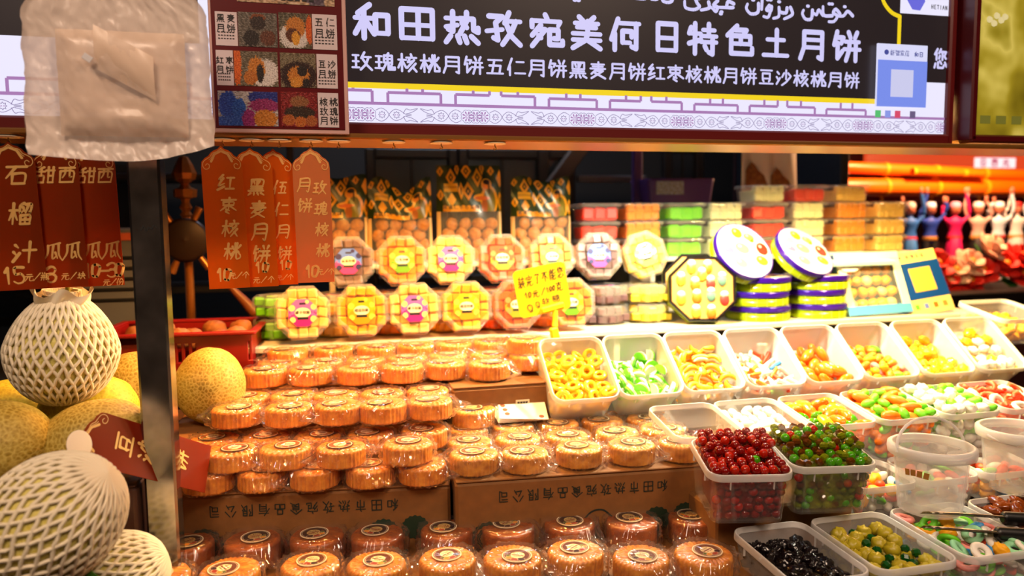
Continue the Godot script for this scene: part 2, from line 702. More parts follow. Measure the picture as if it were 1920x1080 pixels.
func patch(b: MB, lo: Vector2, hi: Vector2, z := 0.0) -> void:
	b.quad(Vector3(lo.x, hi.y, z), Vector3(hi.x, hi.y, z), Vector3(hi.x, lo.y, z), Vector3(lo.x, lo.y, z))

# ---------------------------------------------------------------- the hall and the counters

func build_hall() -> void:
	var dark := m_plain("dark_wall", Color(0.075, 0.07, 0.075), 0.7)
	struct("floor", rbox(Vector3(7.4, 0.1, 5.6), 0.002), m_noise("floor_stone", [[0.0, Color(0.2, 0.18, 0.16)], [1.0, Color(0.3, 0.27, 0.24)]], 0.02, 0.4, 1.0), Vector3(0.6, -0.05, -0.4))
	struct("ceiling", rbox(Vector3(7.4, 0.1, 5.6), 0.002), m_plain("ceiling_paint", Color(0.16, 0.15, 0.15), 0.8), Vector3(0.6, 2.86, -0.4))
	struct("wall_back", rbox(Vector3(7.4, 2.82, 0.1), 0.002), dark, Vector3(0.6, 1.4, -3.15))
	struct("wall_left", rbox(Vector3(0.1, 2.82, 5.6), 0.002), dark, Vector3(-3.1, 1.4, -0.4))
	struct("wall_right", rbox(Vector3(0.1, 2.82, 5.6), 0.002), dark, Vector3(4.3, 1.4, -0.4))
	struct("wall_front", rbox(Vector3(7.4, 2.82, 0.1), 0.002), m_plain("aisle_wall", Color(0.3, 0.26, 0.23), 0.8), Vector3(0.6, 1.4, 2.4))
	# a dark row of windows at the back of the stall, seen under the sign
	var frame := m_plain("dark_frame", Color(0.13, 0.11, 0.11), 0.5)
	var pane := m_plain("slate_pane", Color(0.2, 0.24, 0.29), 0.25)
	var k := 1
	for w in [[0.155, 0.385, 1.18, 1.552], [0.448, 0.68, 1.18, 1.554], [0.72, 0.78, 1.18, 1.554], [1.16, 1.25, 1.2, 1.582], [-0.95, -0.5, 1.1, 1.5]]:
		var wd: float = w[1] - w[0]
		var ht: float = w[3] - w[2]
		var o := Node3D.new()
		o.name = "window_%d" % k
		o.set_meta("kind", "structure")
		add_child(o)
		o.position = Vector3((w[0] + w[1]) / 2, (w[2] + w[3]) / 2, -2.4)
		part("pane", rbox(Vector3(wd, ht, 0.006), 0.001), pane, o)
		for s in [-1, 1]:
			part("frame", rbox(Vector3(0.03, ht + 0.06, 0.03), 0.004), frame, o, Vector3(s * (wd / 2 + 0.015), 0, 0.008))
			part("frame", rbox(Vector3(wd, 0.03, 0.03), 0.004), frame, o, Vector3(0, s * (ht / 2 + 0.015), 0.008))
		part("mullion", rbox(Vector3(0.006, ht, 0.01), 0.001), frame, o, Vector3(0, 0, 0.004))
		k += 1
	struct("trim_1", rbox(Vector3(2.6, 0.09, 0.06), 0.004), frame, Vector3(0.5, 1.65, -2.42))
	struct("trim_2", rbox(Vector3(0.05, 0.3, 0.03), 0.004), m_plain("worn_plank", Color(0.36, 0.3, 0.26), 0.7), Vector3(0.8, 1.56, -2.36), Vector3(0, 0, deg_to_rad(-38)))
	struct("trim_3", rbox(Vector3(0.24, 0.022, 0.03), 0.003), m_plain("grey_ledge", Color(0.42, 0.4, 0.4), 0.6), Vector3(0.93, 1.487, -2.36))

func build_counters() -> void:
	var steel := m_plain("counter_steel", Color(0.36, 0.35, 0.34), 0.35, 0.7)
	var wood := m_noise("counter_wood", [[0.0, Color(0.3, 0.17, 0.08)], [1.0, Color(0.42, 0.25, 0.12)]], 0.03, 0.55, 4.0)
	var t := thing("display_counter", "low dark display counter carrying the mooncakes and candy trays", "counter", Vector3(0.35, 0, -1.24))
	part("top", rbox(Vector3(2.5, 0.03, 1.06), 0.004), wood, t, Vector3(0, TABLE_Y - 0.015, 0))
	part("front_panel", rbox(Vector3(2.46, 0.8, 0.02), 0.004), wood, t, Vector3(0, 0.44, 0.5))
	for s in [-1, 1]:
		part("side_panel", rbox(Vector3(0.02, TABLE_Y - 0.03, 1.0), 0.004), wood, t, Vector3(s * 1.22, (TABLE_Y - 0.03) / 2, 0))
	t = thing("display_shelf", "raised white shelf carrying the octagonal gummy boxes and tins", "shelf", Vector3(0.68, 0, -1.62))
	var white := m_plain("shelf_white", Color(0.78, 0.75, 0.68), 0.4)
	part("board", rbox(Vector3(1.66, 0.012, 0.38), 0.002), white, t, Vector3(0, 1.118, 0))
	for s in [-1, 1]:
		part("upright", rbox(Vector3(0.014, 0.24, 0.36), 0.002), white, t, Vector3(s * 0.815, 0.992, 0))
	part("upright", rbox(Vector3(0.014, 0.24, 0.36), 0.002), white, t, Vector3(-0.1, 0.992, 0))
	t = thing("shelf_riser", "narrow white riser behind the gummy boxes, under stacked square tubs", "shelf", Vector3(0.75, 0, -1.70))
	part("board", rbox(Vector3(1.52, 0.01, 0.15), 0.002), white, t, Vector3(0, 1.256, 0))
	for x in [-0.74, 0.0, 0.74]:
		part("foot", rbox(Vector3(0.012, 0.127, 0.13), 0.002), white, t, Vector3(x, 1.1875, 0))
	# steel post in front, carrying the beam
	t = thing("steel_post", "scuffed square steel post standing left of the mooncake cartons", "post", Vector3(-0.214, 0, -1.019))
	var brushed := m_noise("brushed_steel", [[0.0, Color(0.50, 0.49, 0.48)], [0.6, Color(0.62, 0.61, 0.6)], [1.0, Color(0.72, 0.70, 0.69)]], 0.012, 0.17, 5.0)
	brushed.metallic = 0.97
	part("shaft", rbox(Vector3(0.0375, 0.63, 0.0375), 0.003), brushed, t, Vector3(0, TABLE_Y + 0.315, 0))
	part("foot_plate", rbox(Vector3(0.07, 0.006, 0.07), 0.001), brushed, t, Vector3(0, TABLE_Y + 0.003, 0))
	var b := MB.new()
	var s2 := [[-0.006, 0.0], [-0.003, 0.004], [0.0, -0.002], [0.003, 0.003], [0.006, 0.001], [0.009, 0.005], [0.012, 0.002]]
	var run := []
	for p in s2:
		run.append(Vector2(p[0], p[1]))
	ink(b, run, 0.0012, 0.0008)
	part("scribble", b.mesh(), m_plain("marker_black", Color(0.05, 0.045, 0.04), 0.6), t, Vector3(0, 1.345, 0.0192))

# ---------------------------------------------------------------- the lit sign

func glow_panel(parent: Node, called: String, x0: float, x1: float, y0: float, y1: float, z: float, m: Material) -> void:
	part(called, rbox(Vector3(x1 - x0, y1 - y0, 0.0012), 0.0002), m, parent, Vector3((x0 + x1) / 2, (y0 + y1) / 2, z))

func build_sign() -> void:
	var red := m_plain("sign_red", Color(0.36, 0.07, 0.075), 0.32)
	var white := m_glow("sign_white", Color(0.93, 0.915, 1.0), 1.0)
	var black := m_glow("sign_black", Color(0.145, 0.112, 0.118), 1.0)
	var yellow := m_glow("sign_yellow", Color(0.96, 0.83, 0.12), 1.0)
	var purple := m_glow("sign_purple", Color(0.66, 0.48, 0.70), 1.0)
	var letters := m_glow("sign_letters", Color(0.82, 0.80, 0.975), 1.0)
	var thin := m_glow("sign_ornament", Color(0.50, 0.44, 0.62), 1.0)
	var t := thing("shop_sign", "long backlit black and white shop sign with large white lettering", "sign", Vector3.ZERO)
	part("housing", rbox(Vector3(2.03, 0.62, 0.03), 0.004), m_plain("sign_back", Color(0.1, 0.1, 0.1), 0.6), t, Vector3(0.064, 1.785, -1.139))
	part("frame", rbox(Vector3(2.03, 0.021, 0.04), 0.003), red, t, Vector3(0.064, 1.4845, -1.134))
	part("frame", rbox(Vector3(0.014, 0.62, 0.04), 0.003), red, t, Vector3(1.079, 1.785, -1.134))
	var z := -1.1234
	glow_panel(t, "screen", -0.95, 1.072, 1.495, 2.09, z, white)
	glow_panel(t, "screen_field", -0.12, 0.972, 1.553, 2.09, z + 0.0008, black)
	glow_panel(t, "screen_field", 0.972, 1.072, 1.585, 1.70, z + 0.0008, black)
	glow_panel(t, "screen_field", -0.95, -0.16, 1.598, 2.09, z + 0.0008, black)
	var b := MB.new()
	var zz := z + 0.0018
	rule(b, Vector2(-0.12, 1.549), Vector2(0.926, 1.549), 0.0042, zz)
	ink(b, smooth_path([Vector2(0.930, 1.74), Vector2(0.938, 1.716), Vector2(0.954, 1.70), Vector2(0.971, 1.694)], 5), 0.0035, 0.0035, zz)
	rule(b, Vector2(0.971, 1.696), Vector2(0.971, 1.552), 0.0036, zz)
	part("trim_line", b.mesh(), yellow, t)
	b = MB.new()
	b.fan([Vector3(0.936, 1.78, zz - 0.0005), Vector3(0.942, 1.716, zz - 0.0005), Vector3(0.956, 1.703, zz - 0.0005), Vector3(0.974, 1.699, zz - 0.0005), Vector3(1.072, 1.70, zz - 0.0005), Vector3(1.072, 1.78, zz - 0.0005)], true)
	part("corner_field", b.mesh(), white, t)
	b = MB.new()
	b.fan([Vector3(0.985, 1.722, zz + 0.0004), Vector3(0.996, 1.707, zz + 0.0004), Vector3(1.012, 1.706, zz + 0.0004), Vector3(1.022, 1.722, zz + 0.0004), Vector3(1.014, 1.742, zz + 0.0004), Vector3(0.994, 1.742, zz + 0.0004)], true)
	part("emblem", b.mesh(), m_glow("sign_blue", Color(0.42, 0.42, 0.86), 1.0), t)
	b = MB.new()
	write_row(b, "HETIAN", Vector2(1.037, 1.714), Vector2(1.066, 1.7135), Vector2(0.005, 0.007), 0.0007)
	part("lettering", b.mesh(), black, t, Vector3(0, 0, zz + 0.0004))
	# purple meander and rule
	b = MB.new()
	rule(b, Vector2(-0.95, 1.5245), Vector2(1.072, 1.5225), 0.0022, zz)
	for k in range(-5, 4):
		var x := 0.094 + 0.2455 * k
		var w := 0.0021
		var y := 1.5395 - 0.002 * k
		for s in [[x, y, x + 0.078, y], [x, y, x, 1.5225], [x + 0.078, y, x + 0.078, 1.5225], [x + 0.028, y, x + 0.028, 1.546], [x + 0.051, y, x + 0.051, 1.546],
				[x + 0.1, y, x + 0.152, y], [x + 0.1, y, x + 0.1, 1.5225], [x + 0.127, y, x + 0.127, 1.546], [x + 0.152, y, x + 0.152, 1.546],
				[x + 0.17, y, x + 0.223, y], [x + 0.223, y, x + 0.223, 1.5225], [x + 0.17, y, x + 0.17, 1.546], [x + 0.196, y, x + 0.196, 1.546]]:
			if s[0] < 0.92 and not (s[0] > -0.16 and s[0] < -0.14):
				rule(b, Vector2(s[0], s[1]), Vector2(minf(s[2], 0.92), s[3]), w, zz)
	part("meander", b.mesh(), purple, t)
	# flower band: rosettes in threes with vines between
	b = MB.new()
	var c := MB.new()
	var yb := 1.5075
	for k in range(-6, 7):
		var x0 := 0.054 + 0.170 * k
		for q in [-0.0125, 0.0, 0.0125]:
			var petal := []
			for i in 40:
				var a := TAU * i / 40
				var r := 0.0088 + 0.0012 * absf(sin(a * 4.0))
				petal.append(Vector2(x0 + q + cos(a) * r, yb + sin(a) * r))
			petal.append(petal[0])
			ink(b, petal, 0.00035, 0.00035, zz, false)
			for rr in [0.0016, 0.0030]:
				var ring := []
				for i in 13:
					ring.append(Vector2(x0 + q + cos(TAU * i / 12) * rr, yb + sin(TAU * i / 12) * rr))
				ink(c, ring, 0.0003, 0.0003, zz, false)
			for i in 8:
				var a := TAU * (i + 0.5) / 8
				ink(c, [Vector2(x0 + q + cos(a) * 0.0045, yb + sin(a) * 0.0045), Vector2(x0 + q + cos(a) * 0.0068, yb + sin(a) * 0.0068)], 0.0009, 0.0011, zz)
		for s in [-1.0, 1.0]:
			for v in [-1.0, 1.0]:
				ink(b, smooth_path([Vector2(x0 + s * 0.022, yb + v * 0.006), Vector2(x0 + s * 0.03, yb + v * 0.0095), Vector2(x0 + s * 0.038, yb + v * 0.005), Vector2(x0 + s * 0.043, yb - v * 0.003), Vector2(x0 + s * 0.05, yb - v * 0.008), Vector2(x0 + s * 0.058, yb - v * 0.006), Vector2(x0 + s * 0.066, yb - v * 0.001), Vector2(x0 + s * 0.074, yb - v * 0.001)], 4), 0.0004, 0.0004, zz, false)
				ink(b, smooth_path([Vector2(x0 + s * 0.062, yb + v * 0.002), Vector2(x0 + s * 0.066, yb + v * 0.009), Vector2(x0 + s * 0.072, yb + v * 0.0075), Vector2(x0 + s * 0.083, yb + v * 0.0098), Vector2(x0 + s * 0.074, yb + v * 0.004), Vector2(x0 + s * 0.066, yb + v * 0.002)], 3), 0.0004, 0.0004, zz, false)
			for e in [0.031, 0.052]:
				var star := []
				for i in 17:
					var a := TAU * i / 16
					var r := 0.0052 if i % 2 == 0 else 0.0033
					star.append(Vector2(x0 + s * e + cos(a) * r, yb + sin(a) * r))
				ink(b, star, 0.00035, 0.00035, zz, false)
				ink(c, [Vector2(x0 + s * e - 0.002, yb), Vector2(x0 + s * e - 0.0012, yb)], 0.0006, 0.0006, zz)
				ink(c, [Vector2(x0 + s * e + 0.0012, yb), Vector2(x0 + s * e + 0.002, yb)], 0.0006, 0.0006, zz)
	part("vine_ornament", b.mesh(), thin, t)
	part("rosette_ornament", c.mesh(), purple, t)
	# lettering
	var mains := "和田热孜宛美何日特色土月饼"
	var xs := [0.074, 0.139, 0.204, 0.269, 0.336, 0.401, 0.465, 0.536, 0.597, 0.665, 0.731, 0.8, 0.867]
	for i in mains.length():
		b = MB.new()
		write_at(b, mains[i], Vector2(xs[i], 1.639), Vector2(0.052, 0.047), 0.0042, 0.95)
		part("large_character", b.mesh(), letters, t, Vector3(0, 0, zz))
	var minor := "玫瑰核桃月饼五仁月饼黑麦月饼红枣核桃月饼豆沙核桃月饼"
	for i in minor.length():
		b = MB.new()
		write_at(b, minor[i], Vector2(lerpf(0.058, 0.879, i / 25.0), 1.583), Vector2(0.0285, 0.0245), 0.0018, 0.95)
		part("small_character", b.mesh(), letters, t, Vector3(0, 0, zz))
	b = MB.new()
	# the arabic-script line above, traced as pen curves
	for w in [
			[0.865, [[[0.012, -0.004], [0.002, 0.003], [-0.006, -0.005], [-0.018, -0.006]], [[-0.013, -0.002], [-0.021, 0.005], [-0.026, -0.001], [-0.018, -0.006], [-0.024, -0.015], [-0.034, -0.016]], [[-0.028, -0.006], [-0.044, -0.006], [-0.046, 0.008]], [[-0.046, -0.006], [-0.054, 0.002], [-0.058, -0.006], [-0.063, -0.004]], [[-0.066, 0.001], [-0.068, -0.013], [-0.079, -0.014], [-0.085, -0.006], [-0.083, 0.0]]], [[-0.004, 0.010], [-0.034, 0.013], [-0.029, 0.013], [-0.075, 0.007]]],
			[0.760, [[[-0.003, 0.003], [0.001, -0.008], [-0.014, -0.016]], [[-0.009, 0.002], [-0.011, -0.006], [-0.022, -0.005], [-0.024, 0.002], [-0.024, -0.012], [-0.034, -0.016]], [[-0.042, 0.004], [-0.047, -0.003], [-0.039, -0.004], [-0.038, 0.003], [-0.043, -0.014], [-0.052, -0.014]], [[-0.055, 0.024], [-0.056, -0.003]], [[-0.062, 0.006], [-0.063, -0.008], [-0.076, -0.011], [-0.084, -0.003], [-0.082, 0.004]]], [[-0.024, 0.011], [-0.040, 0.013], [-0.045, 0.013], [-0.072, 0.011]]],
			[0.655, [[[-0.002, 0.003], [-0.012, 0.006], [-0.014, -0.003], [-0.003, -0.003], [-0.024, -0.004], [-0.036, -0.004]], [[-0.031, 0.006], [-0.038, -0.001], [-0.031, -0.004], [-0.034, -0.011], [-0.040, -0.006], [-0.046, -0.004]], [[-0.047, 0.003], [-0.046, -0.006], [-0.060, -0.010]], [[-0.064, 0.008], [-0.070, 0.008], [-0.067, 0.0], [-0.063, -0.005], [-0.072, -0.010], [-0.087, -0.008], [-0.089, 0.002]]], [[-0.024, -0.011], [-0.025, -0.014]]],
			[0.545, [[[0.0, 0.02], [-0.001, 0.001], [-0.016, 0.0], [-0.018, 0.012]], [[-0.024, 0.014], [-0.026, 0.003], [-0.036, 0.002]], [[-0.044, 0.012], [-0.046, 0.003], [-0.058, 0.002], [-0.078, 0.003], [-0.1, 0.002]], [[-0.06, 0.012], [-0.066, 0.004], [-0.072, 0.012]], [[-0.085, 0.012], [-0.09, 0.004], [-0.096, 0.012]]], []],
			[0.388, [[[0.0, 0.01], [-0.02, 0.002], [-0.032, -0.001], [-0.044, 0.008]], [[0.01, 0.012], [0.003, 0.006]]], [[0.0, -0.007], [-0.006, -0.007]]],
			[0.230, [[[0.0, 0.01], [-0.014, 0.0], [-0.03, 0.006]]], [[-0.008, -0.007], [-0.013, -0.007]]],
		]:
		b = MB.new()
		for run in w[1]:
			var pts := []
			for p in run:
				pts.append(Vector2(w[0] + p[0], 1.694 + p[1]))
			ink(b, smooth_path(pts, 4), 0.0031, 0.0024)
		for p in w[2]:
			ink(b, [Vector2(w[0] + p[0] - 0.0012, 1.694 + p[1]), Vector2(w[0] + p[0] + 0.0012, 1.694 + p[1])], 0.0026, 0.0026)
		part("script_word", b.mesh(), letters, t, Vector3(0, 0, zz))
	b = MB.new()
	write_at(b, "您", Vector2(1.058, 1.6255), Vector2(0.027, 0.034), 0.0023, 0.95)
	part("lettering", b.mesh(), letters, t, Vector3(0, 0, zz))
	# payment placard stuck on the sign; its faces are given a glow of their own
	t = thing("payment_placard", "blue and white payment placard on the right end of the sign", "placard", Vector3(0.972, 1.592, -1.114))
	part("board", rbox(Vector3(0.102, 0.106, 0.004), 0.001), m_glow("placard_white", Color(0.86, 0.86, 0.98), 1.0), t)
	part("blue_field", rbox(Vector3(0.1, 0.078, 0.001), 0.0002), m_glow("placard_blue", Color(0.48, 0.56, 0.92), 1.0), t, Vector3(0, -0.0135, 0.0024))
	part("blank_square", rbox(Vector3(0.045, 0.046, 0.001), 0.0002), m_glow("placard_square", Color(0.80, 0.80, 0.93), 1.0), t, Vector3(-0.001, -0.013, 0.0032))
	b = MB.new()
	write_row(b, "新疆农信", Vector2(-0.022, 0.038), Vector2(0.008, 0.038), Vector2(0.0085, 0.009), 0.00055)
	ink(b, [Vector2(-0.034, 0.0385), Vector2(-0.0335, 0.0385)], 0.0045, 0.0045)
	write_row(b, "和日", Vector2(0.027, 0.037), Vector2(0.037, 0.037), Vector2(0.0085, 0.008), 0.0007)
	part("lettering", b.mesh(), m_glow("placard_ink", Color(0.28, 0.3, 0.58), 1.0), t, Vector3(0, 0, 0.0024))
	for q in [[-0.04, Color(0.35, 0.75, 0.45)], [-0.02, Color(0.55, 0.6, 0.9)], [0.0, Color(0.85, 0.3, 0.42)], [0.031, Color(0.42, 0.36, 0.5)]]:
		part("pay_mark", rbox(Vector3(0.011, 0.012, 0.001), 0.0002), m_glow("pay_mark_%s" % q[1].to_html(), q[1], 1.0), t, Vector3(q[0], -0.064, -0.006))

func build_right_panel() -> void:
	var t := thing("menu_lightbox", "dark red framed lightbox with a dim golden panel at upper right", "lightbox", Vector3(1.335, 1.60, -1.10))
	var red := m_plain("lightbox_red", Color(0.30, 0.045, 0.07), 0.3)
	part("back", rbox(Vector3(0.49, 0.62, 0.03), 0.004), red, t, Vector3(0, 0.19, -0.02))
	for s in [-1, 1]:
		part("frame", rbox(Vector3(0.014, 0.62, 0.03), 0.003), red, t, Vector3(s * 0.24, 0.19, 0.005))
	part("frame", rbox(Vector3(0.49, 0.014, 0.03), 0.003), red, t, Vector3(0, -0.116, 0.005))
	var gold := m_noise("gold_screen", [[0.0, Color(0.38, 0.34, 0.05)], [0.45, Color(0.55, 0.50, 0.12)], [0.75, Color(0.74, 0.70, 0.34)], [1.0, Color(0.5, 0.46, 0.1)]], 0.006, 0.4, 3.0)
	gold.emission_enabled = true
	gold.emission_texture = gold.albedo_texture
	gold.emission_operator = BaseMaterial3D.EMISSION_OP_MULTIPLY
	gold.emission = Color.WHITE
	gold.emission_energy_multiplier = 0.62
	part("screen", rbox(Vector3(0.466, 0.6, 0.004), 0.001), gold, t, Vector3(0, 0.192, 0.004))
	part("inner_edge", rbox(Vector3(0.006, 0.6, 0.006), 0.001), m_plain("dusty_rose", Color(0.45, 0.3, 0.27), 0.5), t, Vector3(-0.229, 0.19, 0.008))
	var b := MB.new()
	for k in 8:
		patch(b, Vector2(-0.215 + k * 0.034, -0.088), Vector2(-0.193 + k * 0.034, -0.074))
	part("caption_patch", b.mesh(), m_glow("caption_tan", Color(0.47, 0.44, 0.16), 0.8), t, Vector3(0, 0, 0.0068))
	b = MB.new()
	for p in [[-0.205, 0.09], [-0.19, 0.097], [-0.18, 0.09], [-0.195, 0.084], [-0.172, 0.096]]:
		ink(b, [Vector2(p[0], p[1]), Vector2(p[0] + 0.003, p[1])], 0.006, 0.005)
	part("flower_print", b.mesh(), m_glow("flower_white", Color(0.86, 0.78, 0.55), 1.0), t, Vector3(0, 0, 0.0068))

# ---------------------------------------------------------------- the printed menu

func photo(key: String, bg: Color, shapes: Array, w := 72, h := 64) -> StandardMaterial3D:
	# a small printed picture made of soft-edged ellipses and grain
	var img := Image.create(w, h, false, Image.FORMAT_RGB8)
	var nz := FastNoiseLite.new()
	nz.seed = hash(key) % 500
	nz.frequency = 0.12
	for y in h:
		for x in w:
			var u := float(x) / w
			var v := float(y) / h
			var straw := nz.get_noise_2d(x * 0.6 + y * 1.4, y * 5.0 - x * 2.0)
			var c := bg.lightened(0.7 * maxf(0.0, straw)).darkened(1.2 * maxf(0.0, -straw))
			for s in shapes:
				var d := Vector2((u - s[0]) / s[2], (v - s[1]) / s[3]).length() + nz.get_noise_2d(x * 2.0 + 50.0, y * 2.0) * 0.3
				if d < 1.0:
					var fleck := nz.get_noise_2d(x * 3.0, y * 3.0 + 90.0)
					c = (s[4] as Color).darkened(0.8 * maxf(0.0, fleck)).lightened(0.5 * maxf(0.0, -fleck))
			img.set_pixel(x, y, c)
	var m := m_image(key, img, 0.35)
	return m

func build_poster() -> void:
	var t := thing("menu_poster", "dark red printed mooncake menu board with photographs and white captions", "poster", Vector3(0, 0, -1.064))
	part("board", rbox(Vector3(0.175, 0.27, 0.006), 0.001), m_plain("poster_rim", Color(0.78, 0.62, 0.60), 0.4), t, Vector3(-0.052, 1.606, 0))
	part("red_field", rbox(Vector3(0.166, 0.262, 0.001), 0.0002), m_plain("poster_red", Color(0.34, 0.025, 0.06), 0.3), t, Vector3(-0.053, 1.608, 0.0035))
	var card := m_plain("caption_card", Color(0.80, 0.74, 0.76), 0.4)
	var inkm := m_plain("caption_ink", Color(0.07, 0.05, 0.06), 0.5)
	var gold := Color(0.72, 0.42, 0.12)
	var dark := Color(0.10, 0.06, 0.05)
	var plate := Color(0.80, 0.76, 0.74)
	for p in [
			["photo_print", -0.103, -0.054, 1.583, 1.627, photo("photo_rye", Color(0.34, 0.30, 0.26), [[0.5, 0.15, 0.2, 0.12, Color(0.45, 0.2, 0.06)], [0.5, 0.3, 0.2, 0.2, Color(0.13, 0.07, 0.05)], [0.32, 0.75, 0.2, 0.24, dark], [0.74, 0.72, 0.2, 0.22, Color(0.33, 0.15, 0.08)]])],
			["photo_print", -0.052, -0.010, 1.583, 1.629, photo("photo_nuts", Color(0.30, 0.26, 0.18), [[0.45, 0.65, 0.46, 0.36, plate], [0.5, 0.4, 0.3, 0.3, gold], [0.42, 0.62, 0.22, 0.2, Color(0.3, 0.12, 0.04)], [0.5, 0.7, 0.12, 0.2, Color(0.82, 0.55, 0.14)], [0.93, 0.45, 0.12, 0.4, Color(0.78, 0.3, 0.05)]])],
			["photo_print", -0.110, -0.055, 1.532, 1.577, photo("photo_dates", Color(0.36, 0.31, 0.23), [[0.66, 0.6, 0.36, 0.4, plate], [0.06, 0.4, 0.1, 0.6, Color(0.78, 0.32, 0.06)], [0.5, 0.5, 0.2, 0.34, gold], [0.58, 0.62, 0.08, 0.28, dark], [0.36, 0.75, 0.16, 0.2, Color(0.66, 0.36, 0.1)]])],
			["photo_print", -0.052, -0.006, 1.532, 1.577, photo("photo_bean", Color(0.42, 0.36, 0.26), [[0.5, 0.66, 0.52, 0.42, Color(0.14, 0.05, 0.04)], [0.5, 0.66, 0.3, 0.3, gold], [0.6, 0.5, 0.14, 0.16, dark], [0.42, 0.85, 0.16, 0.16, Color(0.78, 0.5, 0.15)], [0.7, 0.85, 0.1, 0.12, dark]])],
			["photo_print", -0.132, -0.057, 1.480, 1.525, photo("photo_workers", Color(0.66, 0.62, 0.62), [[0.8, 0.15, 0.3, 0.22, Color(0.08, 0.12, 0.45)], [0.76, 0.4, 0.26, 0.2, Color(0.5, 0.1, 0.32)], [0.16, 0.4, 0.16, 0.4, Color(0.10, 0.24, 0.62)], [0.34, 0.5, 0.12, 0.3, Color(0.12, 0.3, 0.66)], [0.2, 0.9, 0.3, 0.2, Color(0.14, 0.3, 0.66)], [0.5, 0.8, 0.12, 0.3, Color(0.55, 0.12, 0.4)], [0.78, 0.78, 0.2, 0.28, gold]])],
			["photo_print", -0.053, -0.006, 1.480, 1.526, photo("photo_rose", Color(0.46, 0.03, 0.04), [[0.5, 0.28, 0.26, 0.18, Color(0.5, 0.3, 0.16)], [0.5, 0.6, 0.44, 0.2, Color(0.16, 0.1, 0.06)], [0.2, 0.8, 0.18, 0.16, Color(0.62, 0.3, 0.1)], [0.52, 0.85, 0.18, 0.16, Color(0.68, 0.34, 0.1)], [0.82, 0.82, 0.16, 0.16, Color(0.6, 0.3, 0.12)]])],
			["photo_print", -0.103, 0.021, 1.640, 1.735, photo("photo_top", Color(0.72, 0.58, 0.44), [[0.8, 0.85, 0.1, 0.2, Color(0.3, 0.24, 0.3)]])],
			["caption_card", -0.131, -0.104, 1.583, 1.626, card], ["caption_card", -0.009, 0.023, 1.583, 1.629, card],
			["caption_card", -0.132, -0.111, 1.532, 1.577, card], ["caption_card", -0.005, 0.022, 1.532, 1.577, card],
			["caption_card", -0.005, 0.022, 1.480, 1.526, card],
		]:
		var q := MB.new()
		q.quad(Vector3(p[1], p[4], 0.0046), Vector3(p[2], p[4], 0.0046), Vector3(p[2], p[3], 0.0046), Vector3(p[1], p[3], 0.0046))
		part(p[0], q.mesh(), p[5], t)
	var b: MB
	var lift := Vector3(0, 0, 0.0050)
	for c in [["黑麦", "月饼", -0.118, 1.618, 0.0115], ["五仁", "月饼", 0.007, 1.619, 0.013], ["红枣", "月饼", -0.1215, 1.564, 0.0105], ["豆沙", "月饼", 0.0085, 1.564, 0.0115]]:
		b = MB.new()
		write_row(b, c[0], Vector2(c[2] - c[4] * 0.56, c[3]), Vector2(c[2] + c[4] * 0.56, c[3]), Vector2(c[4], c[4]) * 0.85, 0.00055)
		write_row(b, c[1], Vector2(c[2] - c[4] * 0.56, c[3] - c[4] * 1.1), Vector2(c[2] + c[4] * 0.56, c[3] - c[4] * 1.1), Vector2(c[4], c[4]) * 0.85, 0.00055)
		part("caption_lettering", b.mesh(), inkm, t, lift)
	for k in 3:
		b = MB.new()
		write_row(b, ["核桃", "玫瑰", "月饼"][k], Vector2(0.0025, 1.514 - k * 0.0125), Vector2(0.0155, 1.514 - k * 0.0125), Vector2(0.0105, 0.0105), 0.00055)
		part("caption_lettering", b.mesh(), inkm, t, lift)
	for c in [[-0.128, -0.107, 1.600], [-0.006, 0.02, 1.599], [-0.13, -0.114, 1.547], [-0.003, 0.02, 1.546]]:
		b = MB.new()
		for k in 3:
			for j in 6:
				var x: float = lerpf(c[0], c[1], j / 6.0)
				rule(b, Vector2(x, c[2] - k * 0.004), Vector2(x + (c[1] - c[0]) * 0.11, c[2] - k * 0.004), 0.0006)
		part("fine_print", b.mesh(), inkm, t, lift)
	b = MB.new()
	for j in 9:
		rule(b, Vector2(-0.09 + j * 0.009 + (0.006 if j > 3 else 0.0), 1.6465), Vector2(-0.084 + j * 0.009 + (0.006 if j > 3 else 0.0), 1.6465), 0.002)
	part("fine_print", b.mesh(), inkm, t, lift)

# ---------------------------------------------------------------- beam, hooks and hanging price tags

func tag_outline(w: float, h: float) -> Array:
	# a tall tag whose head is a pointed arch; the point is at the origin, the tag hangs below it
	var half := [Vector2(0.0, 0.0), Vector2(0.004, -0.004), Vector2(0.009, -0.006), Vector2(0.013, -0.009), Vector2(0.016, -0.013), Vector2(0.021, -0.016), Vector2(0.0252, -0.021), Vector2(0.026, -0.028), Vector2(0.026, -h)]
	var out := []
	for p in half:
		out.append(Vector2(p.x * w / 0.052, p.y))
	for i in range(half.size() - 1, 0, -1):
		out.append(Vector2(-half[i].x * w / 0.052, half[i].y))
	return out

